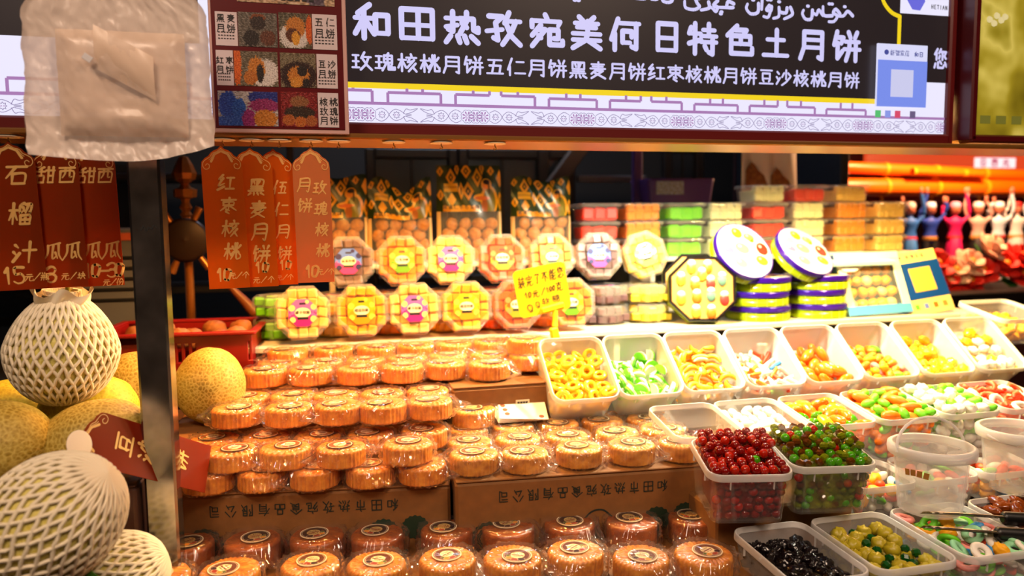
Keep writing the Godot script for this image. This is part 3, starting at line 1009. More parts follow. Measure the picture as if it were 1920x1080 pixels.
func scroll_ink(b: MB, w: float) -> void:
	var k := w / 0.052
	for s in [-1.0, 1.0]:
		var arch := []
		for p in [[0.0, -0.0075], [0.004, -0.0095], [0.008, -0.0115], [0.0105, -0.016], [0.013, -0.0205]]:
			arch.append(Vector2(p[0] * s * k, p[1]))
		ink(b, smooth_path(arch, 4), 0.0009, 0.0016)
		var outer := []
		for p in [[0.0, -0.0035], [0.005, -0.0075], [0.011, -0.010], [0.014, -0.0145], [0.018, -0.017], [0.0225, -0.0205], [0.0238, -0.026], [0.021, -0.0305], [0.0165, -0.0295], [0.0155, -0.0255], [0.018, -0.0235], [0.0202, -0.0255]]:
			outer.append(Vector2(p[0] * s * k, p[1]))
		ink(b, smooth_path(outer, 4), 0.00045, 0.0005)
		var mid := []
		for p in [[0.0, -0.0055], [0.0045, -0.0085], [0.0095, -0.0108], [0.0125, -0.0155], [0.0155, -0.0185]]:
			mid.append(Vector2(p[0] * s * k, p[1]))
		ink(b, smooth_path(mid, 4), 0.0004, 0.0004)

func price_tag(label: String, at: Vector3, w: float, h: float, words: Array, turn := Vector3.ZERO, m: Material = null) -> Node3D:
	var t := thing("price_tag", label, "price tag", at, 0.0, "hanging price tags")
	t.rotation = turn
	var plate := part("plate", slab_mb(tag_outline(w, h), 0.0014).mesh(), m, t)
	var gold := m_plain("tag_gold", Color(1.0, 0.82, 0.48), 0.45)
	gold.backlight_enabled = true
	gold.backlight = Color(0.9, 0.78, 0.48)
	var b := MB.new()
	scroll_ink(b, w)
	part("scroll_ornament", b.mesh(), gold, plate, Vector3(0, 0, 0.0011))
	for q in words:
		b = MB.new()
		# text, x, y from the tag's point, size, weight, step in x, step in y
		for i in q[0].length():
			write_at(b, q[0][i], Vector2(q[1] + q[5] * i, q[2] + q[6] * i), Vector2(q[3], q[3] * (1.25 if q[0][i] in "0135-" else 1.0)), q[4] * 1.25, 0.5, 0.16 if not q[0][i] in "0135-" else 0.0)
		part("lettering", b.mesh(), gold, plate, Vector3(0, 0, 0.0011))
	return t

func m_tag(key: String, c: Color) -> StandardMaterial3D:
	var m := m_plain(key, c, 0.22)
	m.backlight_enabled = true
	m.backlight = Color(0.74, 0.40, 0.08)
	return m

func build_beam_and_tags() -> void:
	solo("sign_beam", rbox(Vector3(2.45, 0.008, 0.125), 0.002), m_plain("beam_brass", Color(0.62, 0.42, 0.20), 0.32, 0.6), "flat brass-coloured beam running under the whole shop sign", "beam", Vector3(0.27, 1.4695, -1.1275))
	var paper := m_plain("disc_white", Color(0.86, 0.80, 0.72), 0.5)
	var disc := lathe_mb([[0.0, 0.0], [0.0155, 0.0], [0.0165, 0.0006], [0.016, 0.0014], [0.0, 0.0016]], 28).mesh()
	var hook := tube_mb(smooth_path([Vector3(0, 0.001, 0), Vector3(0, -0.003, 0), Vector3(0.002, -0.006, 0), Vector3(-0.001, -0.008, 0), Vector3(-0.002, -0.006, 0)], 3), [0.0008], 6).mesh()
	var xs := [-0.385, -0.337, -0.29, -0.131, -0.094, -0.058, -0.016, 0.021, 0.097, 0.165, 0.244]
	var what := ["above the pomegranate juice tag", "above the melon slice tag", "above the melon portion tag", "above the red date walnut tag", "above the rye mooncake tag", "above the five-kernel tag", "above the rose walnut tag", "nearest the hanging tags, holding nothing", "second along the bare beam", "third along the bare beam", "farthest along the bare beam"]
	for i in xs.size():
		var t := thing("hook_disc", "round white hook disc under the beam, " + what[i], "hook", Vector3(xs[i], 1.4625, -1.080 + 0.0), 0.0, "hook discs under the beam")
		part("disc", disc, paper, t)
		part("hook", hook, m_plain("hook_wire", Color(0.6, 0.5, 0.35), 0.3, 0.8), t)
	var warm := m_tag("tag_orange", Color(0.80, 0.36, 0.05))
	var deep := m_tag("tag_brown", Color(0.47, 0.17, 0.04))
	var pale := m_tag("tag_tan", Color(0.78, 0.48, 0.28))
	var y0 := 1.4545
	var h := 0.1905
	price_tag("orange price tag for red date walnut mooncakes, in front of its neighbour", Vector3(-0.1325, y0, -1.070), 0.052, h,
		[["红枣核桃", 0.004, -0.049, 0.021, 0.0013, 0.0008, -0.0305], ["10", -0.0115, -0.172, 0.0135, 0.0013, 0.0095, 0.0], ["元/个", 0.0045, -0.1735, 0.0085, 0.0006, 0.0085, 0.0]], Vector3(0, 0, 0.02), warm)
	price_tag("orange price tag for rye mooncakes, between two other tags", Vector3(-0.097, y0 - 0.001, -1.080), 0.056, h - 0.001,
		[["黑麦月饼", 0.006, -0.053, 0.022, 0.0014, 0.0006, -0.0305], ["10", 0.0025, -0.163, 0.0115, 0.0012, 0.0095, 0.0], ["元/个", -0.0005, -0.180, 0.0085, 0.0006, 0.0095, 0.0]], Vector3(0, 0, 0.015), warm)
	price_tag("narrow looking orange price tag for five-kernel mooncakes, half covered", Vector3(-0.0675, y0 - 0.001, -1.090), 0.050, h - 0.002,
		[["伍仁月饼", 0.007, -0.053, 0.018, 0.0011, 0.0006, -0.0305], ["10", 0.0045, -0.161, 0.0105, 0.0010, 0.0085, 0.0], ["元/个", 0.0, -0.178, 0.0075, 0.0005, 0.0075, 0.0]], Vector3(0, 0, 0.012), warm)
	price_tag("tan price tag for rose walnut mooncakes, hanging apart at the end", Vector3(-0.0175, y0, -1.078), 0.050, h - 0.004,
		[["玫瑰核桃", 0.011, -0.055, 0.0175, 0.0011, 0.0, -0.029], ["月饼", -0.0105, -0.051, 0.0185, 0.0011, 0.0, -0.0285], ["10", -0.010, -0.171, 0.0135, 0.0013, 0.009, 0.0], ["元/个", 0.006, -0.172, 0.008, 0.0006, 0.0075, 0.0]], Vector3(0, -0.12, 0.012), pale)
	y0 = 1.4565
	price_tag("brown price tag for pomegranate juice, cut by the picture edge", Vector3(-0.383, y0, -1.072), 0.056, h - 0.004,
		[["石榴汁", 0.006, -0.041, 0.026, 0.0016, 0.0, -0.049], ["15", -0.0155, -0.168, 0.016, 0.0016, 0.0125, 0.0], ["元/瓶", 0.0085, -0.171, 0.0095, 0.0006, 0.009, 0.0]], Vector3(0, 0, 0.03), deep)
	price_tag("brown price tag for melon slices at three yuan, partly covered", Vector3(-0.334, y0, -1.079), 0.052, h - 0.005,
		[["甜西", -0.0125, -0.041, 0.0205, 0.0013, 0.0245, 0.0], ["瓜瓜", -0.0115, -0.139, 0.0225, 0.0013, 0.0225, 0.0], ["3", -0.017, -0.168, 0.0155, 0.0016, 0.0, 0.0], ["元/块", -0.0005, -0.171, 0.009, 0.0006, 0.0095, 0.0]], Vector3(0, 0, 0.025), deep)
	price_tag("brown price tag for melon portions, nearest the steel post", Vector3(-0.2925, y0, -1.087), 0.052, h - 0.005,
		[["甜西", -0.0085, -0.041, 0.0195, 0.0012, 0.022, 0.0], ["瓜瓜", -0.008, -0.139, 0.0225, 0.0013, 0.0225, 0.0], ["10-30", -0.0165, -0.165, 0.0145, 0.0014, 0.0095, 0.0], ["元/份", 0.005, -0.181, 0.0085, 0.0006, 0.008, 0.0]], Vector3(0, 0, 0.02), deep)

# ---------------------------------------------------------------- lamps of the stall, unseen above the beam, placed to light the goods

func build_stall_lamps() -> void:
	# x, y, z, colour, strength
	for l in [[-0.10, 1.57, -1.245, Color(1.0, 0.70, 0.37), 0.9], [0.26, 1.57, -1.245, Color(1.0, 0.75, 0.36), 0.82], [0.66, 1.57, -1.245, Color(1.0, 0.95, 0.82), 2.1], [1.15, 1.57, -1.245, Color(1.0, 0.86, 0.50), 2.1]]:
		stall_lamp(Vector3(l[0], l[1], l[2]), l[3], l[4])

func stall_lamp(at: Vector3, c: Color, e: float) -> void:
	var i: int = names.get("unseen_track_lamp", -1) + 1
	var t := thing("unseen_track_lamp", ["warm", "golden", "white", "yellow"][i % 4] + " unseen round track lamp behind the shop sign, shining down on the goods", "lamp", at, 0.0, "unseen track lamps behind the sign")
	part("can", lathe_mb([[0.02, 0.11], [0.035, 0.10], [0.04, 0.02], [0.044, 0.0], [0.041, 0.0], [0.037, 0.02]], 24).mesh(), m_plain("lamp_black", Color(0.05, 0.05, 0.05), 0.4), t)
	part("stem", tube_mb([Vector3(0, 0.1, 0), Vector3(0, 2.81 - at.y, 0)], [0.006], 8).mesh(), m_plain("lamp_black", Color(0.05, 0.05, 0.05), 0.4), t)
	part("lamp_face", lathe_mb([[0.0, 0.012], [0.036, 0.012], [0.036, 0.014], [0.0, 0.014]], 24).mesh(), m_glow("lamp_glow_%s" % c.to_html(), c, 6.0), t)
	var s := SpotLight3D.new()
	s.name = "unseen_track_spot"
	s.light_color = c
	s.light_energy = e
	s.light_size = 0.035
	s.spot_angle = 86.0
	s.spot_angle_attenuation = 0.45
	s.spot_range = 12.0
	s.spot_attenuation = 2.0
	s.shadow_enabled = true
	s.position = at + Vector3(0, 0.008, 0)
	add_child(s)
	s.look_at_from_position(s.position, at + Vector3(0, -1.0, 0.2), Vector3.RIGHT)

# ---------------------------------------------------------------- cartons and mooncakes

func m_card(key: String, a: Color, b: Color) -> StandardMaterial3D:
	return m_noise(key, [[0.0, a], [1.0, b]], 0.03, 0.75, 5.0)

func carton(label: String, at: Vector3, size: Vector3, turn: float, m: Material) -> Node3D:
	# at: middle of the base
	var t := thing("cardboard_carton", label, "carton", at, turn, "cartons under the mooncakes")
	part("body", rbox(Vector3(size.x, size.y - 0.003, size.z), 0.004), m, t, Vector3(0, (size.y - 0.003) / 2, 0))
	for s in [-1, 1]:
		part("top_flap", rbox(Vector3(size.x - 0.002, 0.003, size.z / 2 - 0.002), 0.001), m, t, Vector3(0, size.y - 0.0015, s * size.z / 4))
	return t

func carton_print(t: Node3D, size: Vector3) -> void:
	var b := MB.new()
	var z := size.z / 2 + 0.0006
	write_row(b, "和田市热孜宛食品有限公司", Vector2(size.x * 0.295, size.y - 0.026), Vector2(-size.x * 0.322, size.y - 0.026), Vector2(0.0155, 0.0165), 0.00075, 0.95, 0.0, true)
	part("lettering", b.mesh(), m_plain("carton_ink", Color(0.06, 0.11, 0.07), 0.7), t, Vector3(0, 0, z))
	for q in [[-0.145, 0.028, 0.024], [0.105, 0.036, 0.021], [0.15, 0.041, 0.019]]:
		b = MB.new()
		var ring := []
		for i in 64:
			var a := TAU * i / 64
			var r: float = q[2] * (1.0 + 0.05 * cos(a * 16))
			ring.append(Vector3(q[0] + cos(a) * r, q[1] + sin(a) * r * 0.9, 0))
		if q[0] > 0:
			b.fan(ring, true)
		else:
			for w in [1.0, 0.72, 0.6]:
				var run := []
				for p in ring:
					run.append(Vector2(q[0] + (p.x - q[0]) * w, q[1] + (p.y - q[1]) * w))
				run.append(run[0])
				ink(b, run, 0.0022 if w == 1.0 else 0.0008, 0.0022 if w == 1.0 else 0.0008, 0.0, false)
		part("leaf_stamp", b.mesh(), m_plain("carton_green", Color(0.05, 0.15, 0.06), 0.7), t, Vector3(0, 0, z))

func cake_mesh(key: String, r: float, h: float, flutes: int, amp: float, dome: float, beads: int) -> ArrayMesh:
	if kept.has(key):
		return kept[key]
	var b := MB.new()
	var rows := []
	var prof := [[0.0, 0.0], [0.88, 0.0], [0.97, 0.03], [1.0, 0.12], [0.995, 0.45], [1.0, 0.74], [1.01, 0.84], [1.0, 0.92], [0.95, 0.985], [0.88, 1.0], [0.82, 1.0 - dome * 0.2], [0.76, 1.01], [0.7, 1.0], [0.6, 1.0 + dome * 0.3], [0.4, 1.0 + dome * 0.6], [0.2, 1.0 + dome * 0.8], [0.0, 1.0 + dome * 0.85]]
	var sides := 120
	for j in prof.size():
		var row := []
		for i in sides:
			var a := TAU * i / sides
			var rr: float = prof[j][0] * r
			var y: float = prof[j][1] * h
			if j >= 2 and j <= 6:
				rr *= 1.0 + amp * (absf(cos(a * flutes * 0.5)) - 0.5)
			if j >= 8 and j <= 12 and beads > 0:
				y += 0.0011 * sin(a * beads + (1.6 if j > 10 else 0.0)) * (1.0 if j > 8 else 0.5)
			var d := Vector3(cos(a), y * 30.0, sin(a))
			rr *= 1.0 + 0.018 * noise.get_noise_3dv(d * 3.0 + Vector3(key.length(), 0, hash(key) % 50))
			y += 0.0008 * noise.get_noise_2d(cos(a) * rr * 90.0, sin(a) * rr * 90.0)
			row.append(Vector3(cos(a) * rr, y, sin(a) * rr))
		rows.append(row)
	b.grid(rows, true)
	kept[key] = b.mesh()
	return kept[key]

func wrapper_mesh(variant: int, r: float, h: float) -> ArrayMesh:
	# clear crinkled film: small hard facets, pinched into two crimped ends
	var key := "wrapper %d %s %s" % [variant, r, h]
	if kept.has(key):
		return kept[key]
	var n := FastNoiseLite.new()
	n.seed = 40 + variant
	n.frequency = 1.0
	n.fractal_octaves = 3
	n.fractal_gain = 0.6
	var b := MB.new()
	var rows := []
	var prof := [[0.86, -0.004], [1.02, 0.03], [1.05, 0.14], [1.065, 0.26], [1.075, 0.38], [1.08, 0.5], [1.08, 0.62], [1.07, 0.74], [1.06, 0.86], [1.04, 0.97], [0.99, 1.06], [0.92, 1.10], [0.84, 1.115], [0.76, 1.115], [0.68, 1.11], [0.58, 1.105], [0.44, 1.105], [0.25, 1.105], [0.02, 1.105]]
	var sides := 96
	var spin := variant * 0.55
	for j in prof.size():
		var row := []
		for i in sides:
			var a := TAU * i / sides
			var k: float = prof[j][0]
			var y: float = prof[j][1] * h
			var q := Vector3(cos(a) * k, prof[j][1] * 0.8, sin(a) * k)
			var warp := n.get_noise_3dv(q * 1.5 + Vector3(variant * 9.0, 0, 0))
			# sharp-crested creases running over the film
			var c1 := 1.0 - absf(n.get_noise_2d(a * 3.4 + warp * 2.5, q.y * 1.1 + variant * 3.0)) * 2.6
			var c2 := 1.0 - absf(n.get_noise_3dv(q * 3.1 + Vector3(7.0, warp * 2.0, variant))) * 2.8
			var crease := pow(maxf(0.0, c1), 2.0) * 0.7 + pow(maxf(0.0, c2), 2.0) * 0.6
			var side := 1.0 if j < 10 else (0.55 if j < 14 else 0.25)
			k *= 1.0 + 0.045 + 0.10 * warp * side + 0.13 * crease * (1.0 if j < 11 else 0.0)
			var fin := pow(absf(cos(a - spin)), 12.0)
			if j >= 1 and j <= 9:
				var mid := 1.0 - absf(j - 5.0) / 5.5
				k += fin * (0.62 + 0.35 * n.get_noise_2d(a * 7.0, 3.0)) * mid
				y = lerpf(y, h * (0.5 + 0.22 * sin(a * 27.0 + variant)), fin * 0.55)
			y += (0.0036 * crease + 0.0016 * warp) * (side if j >= 10 else 0.0)
			row.append(Vector3(cos(a) * r * k, maxf(y, 0.0002), sin(a) * r * k))
		rows.append(row)
	b.grid(rows, true)
	kept[key] = b.mesh()
	return kept[key]

func sticker_material(key: String, ring: Color, centre: Color, fruit_side: int, edge := Color(0.88, 0.80, 0.66)) -> StandardMaterial3D:
	if mats.has(key):
		return mats[key]
	var s := 160
	var img := Image.create(s, s, false, Image.FORMAT_RGB8)
	var cream := Color(0.88, 0.80, 0.66)
	var nz := FastNoiseLite.new()
	nz.seed = hash(key) % 300
	nz.frequency = 0.06
	for y in s:
		for x in s:
			var p := Vector2(x + 0.5 - s / 2.0, y + 0.5 - s / 2.0) / (s / 2.0)
			var d := p.length()
			var c := ring
			if d > 0.91:
				c = edge
			elif d > 0.855 and edge.r < 0.5:
				c = cream
			elif d > 0.83 and d < 0.855:
				c = cream
			elif (p - Vector2(0.04 * fruit_side, -0.04)).length() < 0.47:
				c = centre
				var q := p - Vector2(0.04 * fruit_side, -0.04)
				if absf(q.y - 0.02) < 0.055 and absf(q.x) < 0.4:
					c = Color(0.42, 0.09, 0.05)
				elif absf(q.y + 0.2) < 0.055 and absf(q.x) < 0.3 and int((q.x + 1.0) * 24.0) % 3 != 0 and nz.get_noise_2d(x * 6.0, y * 6.0) > -0.15:
					c = ring.darkened(0.2)
				elif absf(q.y - 0.2) < 0.045 and absf(q.x) < 0.28 and int((q.x + 1.0) * 24.0) % 3 != 0:
					c = ring.darkened(0.1)
			if d < 0.83:
				for f in [[0.42, 0.5, 0.25, 0.2, Color(0.16, 0.04, 0.06)], [-0.02, 0.62, 0.24, 0.16, Color(0.55, 0.14, 0.05)], [-0.42, 0.45, 0.2, 0.17, Color(0.80, 0.50, 0.08)], [-0.55, 0.2, 0.12, 0.12, Color(0.25, 0.35, 0.06)]]:
					var e := Vector2((p.x - f[0] * fruit_side) / f[2], (p.y - f[1]) / f[3]).length()
					if e < 1.0:
						c = (f[4] as Color).lightened(0.25 * maxf(0.0, nz.get_noise_2d(x * 2.0, y * 2.0)))
					elif e < 1.12:
						c = cream
			img.set_pixel(x, y, c)
	return m_image(key, img, 0.35)

func sticker_mesh(r: float) -> ArrayMesh:
	var key := "sticker %s" % r
	if not kept.has(key):
		var b := MB.new()
		var ring := []
		var low := []
		var uvs := []
		for i in 36:
			var a := TAU * i / 36
			ring.append(Vector3(cos(a) * r, 0.0003, sin(a) * r))
			low.append(Vector3(cos(a) * r, -0.0006, sin(a) * r))
			uvs.append(Vector2(0.5 + cos(a) * 0.5, 0.5 + sin(a) * 0.5))
		b.fan(ring, false, uvs)
		b.grid([low, ring], true, [uvs, uvs])
		kept[key] = b.mesh()
	return kept[key]

func mooncake(kind: String, at: Vector3, label: String, group: String, lean := Vector3.ZERO) -> void:
	# at: middle of the cake's base
	var r := 0.0345
	var h := 0.026
	var body: Mesh
	var crust: Material
	var stick := "sticker_light"
	if kind == "fluted":
		body = cake_mesh("cake fluted", r, h, 34, 0.055, 0.06, 22)
		crust = m_noise("crust_orange", [[0.0, Color(0.60, 0.29, 0.05)], [0.45, Color(0.78, 0.45, 0.10)], [1.0, Color(0.88, 0.58, 0.17)]], 0.022, 0.42, 9.0, 0.05)
	elif kind == "lace":
		body = cake_mesh("cake lace", r, h, 36, 0.045, 0.05, 30)
		crust = m_noise("crust_gold", [[0.0, Color(0.56, 0.30, 0.06)], [0.45, Color(0.73, 0.46, 0.12)], [1.0, Color(0.85, 0.60, 0.20)]], 0.022, 0.42, 9.0, 0.05)
		stick = "sticker_mid"
	elif kind == "tall":
		r = 0.0365
		h = 0.034
		body = cake_mesh("cake tall", r, h, 40, 0.008, 0.10, 0)
		crust = m_noise("crust_brown", [[0.0, Color(0.40, 0.17, 0.03)], [0.5, Color(0.53, 0.25, 0.05)], [1.0, Color(0.64, 0.35, 0.09)]], 0.022, 0.35, 8.0, 0.04)
		stick = "sticker_dark"
	else:
		r = 0.0365
		h = 0.029
		body = cake_mesh("cake bead", r, h, 34, 0.045, 0.07, 34)
		crust = m_noise("crust_honey", [[0.0, Color(0.54, 0.27, 0.05)], [0.5, Color(0.72, 0.43, 0.10)], [1.0, Color(0.86, 0.60, 0.19)]], 0.025, 0.38, 9.0, 0.06)
		stick = "sticker_mixed"
	var t := thing("mooncake", label, "mooncake", at, 0.0, group)
	t.rotation = Vector3(lean.x, rng.randf_range(-0.35, 0.35), lean.z)
	t.scale = Vector3.ONE * rng.randf_range(0.98, 1.03)
	part("body", body, crust, t)
	var sm: Material
	var side := 1 if rng.randf() < 0.6 else -1
	if stick == "sticker_dark":
		sm = sticker_material("sticker_dark_%d" % side, Color(0.12, 0.03, 0.03), Color(0.70, 0.58, 0.34), side)
	elif stick == "sticker_light":
		sm = sticker_material("sticker_light_%d" % side, Color(0.56, 0.26, 0.08), Color(0.90, 0.82, 0.66), side, Color(0.22, 0.10, 0.06))
	elif stick == "sticker_mid":
		sm = sticker_material("sticker_mid_%d" % side, Color(0.38, 0.24, 0.09), Color(0.86, 0.76, 0.52), side, Color(0.20, 0.14, 0.08))
	else:
		sm = sticker_material("sticker_mixed_%d" % side, Color(0.36, 0.16, 0.08), Color(0.88, 0.80, 0.60), side)
	var off := Vector3(rng.randf_range(-0.006, 0.006), h * 1.065 + 0.0009, rng.randf_range(-0.004, 0.006))
	if kind == "tall":
		off.y = h * 1.09 + 0.0009
	part("sticker", sticker_mesh(0.0195), sm, t, off, Vector3(0, rng.randf_range(-0.8, 0.8), 0))
	part("wrapper", wrapper_mesh(rng.randi() % 6, r, h * 1.03), m_clear("cake_film", Color(1, 0.97, 0.97), 0.012, 0.10), t, Vector3(0, 0.0, 0), Vector3(0, rng.randf_range(0, TAU), 0))

func build_mooncakes() -> void:
	var card := m_card("carton_tan", Color(0.43, 0.27, 0.10), Color(0.49, 0.31, 0.12))
	var size := Vector3(0.402, 0.102, 0.36)
	var turn := deg_to_rad(-9.0)
	var fwd := Basis(Vector3.UP, turn)
	var c := carton("tan carton with upside-down green lettering, under the left mooncakes", Vector3(-0.037, TABLE_Y, -1.069) - fwd * Vector3(0, 0, size.z / 2), size, turn, card)
	carton_print(c, size)
	size = Vector3(0.385, 0.113, 0.36)
	turn = deg_to_rad(-4.3)
	fwd = Basis(Vector3.UP, turn)
	c = carton("tan carton with upside-down green lettering, beside the red bead tray", Vector3(0.357, TABLE_Y, -0.998) - fwd * Vector3(0, 0, size.z / 2), size, turn, card)
	carton_print(c, size)
	var b := MB.new()
	ink(b, smooth_path([Vector2(-0.01, 0.040), Vector2(0.005, 0.055), Vector2(0.022, 0.057), Vector2(0.036, 0.046)], 5), 0.0012, 0.0012)
	part("smile_mark", b.mesh(), m_plain("carton_ink", Color(0.06, 0.11, 0.07), 0.7), c, Vector3(0, 0, size.z / 2 + 0.0007))
	carton("flat tan carton lid under the second mooncake layer", Vector3(-0.005, 0.9742, -1.255), Vector3(0.33, 0.0288, 0.22), deg_to_rad(-9.0), card)
	carton("tan carton under the third mooncake step", Vector3(0.015, 1.0032, -1.315), Vector3(0.33, 0.0408, 0.2), deg_to_rad(-4.0), card)
	c = carton("tan carton with a white barcode behind the paper leaflets", Vector3(0.282, 0.9852, -1.30), Vector3(0.172, 0.0888, 0.17), 0.0, card)
	part("barcode_label", rbox(Vector3(0.024, 0.018, 0.0006), 0.0001), m_plain("label_white", Color(0.82, 0.78, 0.68), 0.5), c, Vector3(0.035, 0.052, 0.0855))
	b = MB.new()
	for k in 13:
		rule(b, Vector2(0.025 + k * 0.0016, 0.046), Vector2(0.025 + k * 0.0016, 0.058), 0.0003 + 0.0003 * (k * 7 % 3))
	part("barcode_bars", b.mesh(), m_plain("marker_black", Color(0.05, 0.045, 0.04), 0.6), c, Vector3(0, 0, 0.086))
	carton("thin tan carton under the uppermost mooncake rows", Vector3(0.02, 1.0442, -1.36), Vector3(0.34, 0.0316, 0.13), 0.0, card)
	carton("narrow tan carton strip just below the gummy shelf", Vector3(0.145, 1.0762, -1.405), Vector3(0.52, 0.017, 0.05), 0.0, card)

	var rows := [
		["fluted", 0.9755, "in the left carton's bottom row", [[-0.172, -1.106], [-0.099, -1.096], [-0.027, -1.084], [0.051, -1.072], [0.125, -1.06]]],
		["fluted", 1.0045, "in the left carton's upper front row", [[-0.142, -1.108], [-0.067, -1.096], [0.011, -1.083], [0.105, -1.068]]],
		["fluted", 1.0045, "in the left carton's squeezed second row", [[-0.172, -1.172], [-0.098, -1.163], [-0.022, -1.152], [0.056, -1.14], [0.138, -1.139]]],
		["fluted", 1.0455, "at the third step's front", [[-0.143, -1.188], [-0.064, -1.175], [0.01, -1.161], [0.077, -1.15], [0.15, -1.155]]],
		["fluted", 1.0455, "at the third step's back", [[-0.134, -1.265], [-0.061, -1.252], [0.007, -1.236], [0.081, -1.227], [0.157, -1.23]]],
		["fluted", 1.0765, "at the top step's front", [[-0.109, -1.322], [-0.033, -1.312], [0.045, -1.297], [0.121, -1.289], [0.197, -1.291], [0.271, -1.268]]],
		["fluted", 1.0800, "in the top step's middle row", [[-0.091, -1.372], [-0.013, -1.36], [0.062, -1.357], [0.136, -1.346], [0.211, -1.347], [0.286, -1.338], [0.351, -1.303]]],
		["fluted", 1.0940, "at the top step's back", [[-0.075, -1.409], [0.006, -1.407], [0.084, -1.401], [0.157, -1.398], [0.229, -1.396], [0.302, -1.392], [0.372, -1.383]]],
		["lace", 0.9855, "in the right carton's front row", [[0.2, -1.052], [0.274, -1.042], [0.358, -1.04], [0.44, -1.034], [0.518, -1.025]]],
		["lace", 0.9855, "in the right carton's second row", [[0.206, -1.122], [0.282, -1.112], [0.361, -1.108], [0.445, -1.104], [0.520, -1.097]]],
		["lace", 0.9855, "in the right carton's third row", [[0.216, -1.192], [0.292, -1.184], [0.369, -1.178], [0.446, -1.174], [0.524, -1.166]]],
		["lace", 0.9855, "in the right carton's back row", [[0.409, -1.248], [0.483, -1.244], [0.556, -1.238]]],
		["bead", 0.8835, "in the lowest front row", [[-0.219, -0.985], [-0.133, -0.978], [-0.034, -0.966], [0.049, -0.944], [0.14, -0.935], [0.223, -0.916], [0.308, -0.91], [0.385, -0.872], [0.467, -0.858]]],
		["tall", 0.8835, "in the row before the lettered cartons", [[-0.2, -1.062], [-0.112, -1.053], [-0.026, -1.044], [0.056, -1.028], [0.152, -1.016], [0.238, -1.0], [0.327, -0.992], [0.415, -0.974], [0.509, -0.966]]],
	]
	var looks := {"fluted": "orange fluted", "lace": "golden lace-edged", "bead": "honey-coloured bead-rimmed", "tall": "dark brown domed"}
	for row in rows:
		for i in row[3].size():
			var p = row[3][i]
			var lean := Vector3(rng.randf_range(0.0, 0.10), 0, rng.randf_range(-0.05, 0.05))
			if row[0] == "tall" or row[0] == "bead":
				lean.x += 0.12
			mooncake(row[0], Vector3(p[0], row[1] + rng.randf_range(0.0, 0.0015), p[1]), "wrapped %s mooncake, %s from left %s" % [looks[row[0]], ORD[i], row[2]], looks[row[0]] + " mooncakes")
	mooncake("lace", Vector3(0.230, 1.013, -1.206), "wrapped golden mooncake lying on others beside the leaflets", "golden lace-edged mooncakes")
	mooncake("lace", Vector3(0.352, 1.1085, -1.318), "pale wrapped mooncake on top of its pile beside the first candy tray", "golden lace-edged mooncakes")
	# cardboard sheet under the front rows
	solo("cardboard_sheet", rbox(Vector3(0.84, 0.0105, 0.26), 0.001), card, "flat brown cardboard sheet under the lowest mooncake rows", "cardboard", Vector3(0.13, TABLE_Y + 0.0058, -0.95), Vector3(0, deg_to_rad(-7), 0))

# ---------------------------------------------------------------- melons

func m_melon(key: String, net: Color, skin: Color, amount := 0.05) -> StandardMaterial3D:
	var m := m_noise(key, [[0.0, net], [0.16, net], [0.3, skin], [1.0, skin.darkened(0.08)]], 0.09, 0.6, 8.0, amount, true)
	return m

func melon_mesh(key: String, r: Vector3, pear := 0.0) -> ArrayMesh:
	return blob(key, r, 0.03, 1.6, 40, 26, pear)

func net_mesh(key: String, r: Vector3, strands: int, twist: float, lo: float, hi: float, thick: float, pear := 0.0) -> ArrayMesh:
	# foam sleeve: two families of crossing strands over an ellipsoid, gathered at both ends
	if kept.has(key):
		return kept[key]
	var b := MB.new()
	for s in [-1.0, 1.0]:
		for k in strands:
			var pts := []
			for i in 31:
				var v := lerpf(lo, hi, i / 30.0)
				var a = TAU * k / strands + s * twist * v + 0.05 * noise.get_noise_2d(k * 3.0, v * 4.0)
				var rad := sqrt(maxf(0.0, 1.0 - v * v)) * (1.0 - pear * maxf(0.0, v))
				if (v < -0.93 and lo < -1.0) or (v > 0.93 and hi > 1.0):
					rad = maxf(rad, 0.30)
				pts.append(Vector3(cos(a) * r.x * rad, v * r.y, sin(a) * r.z * rad) * (1.0 + thick / r.x * 0.4))
			b.add(tube_mb(pts, [thick], 5, true), Transform3D())
	kept[key] = b.mesh()
	return kept[key]

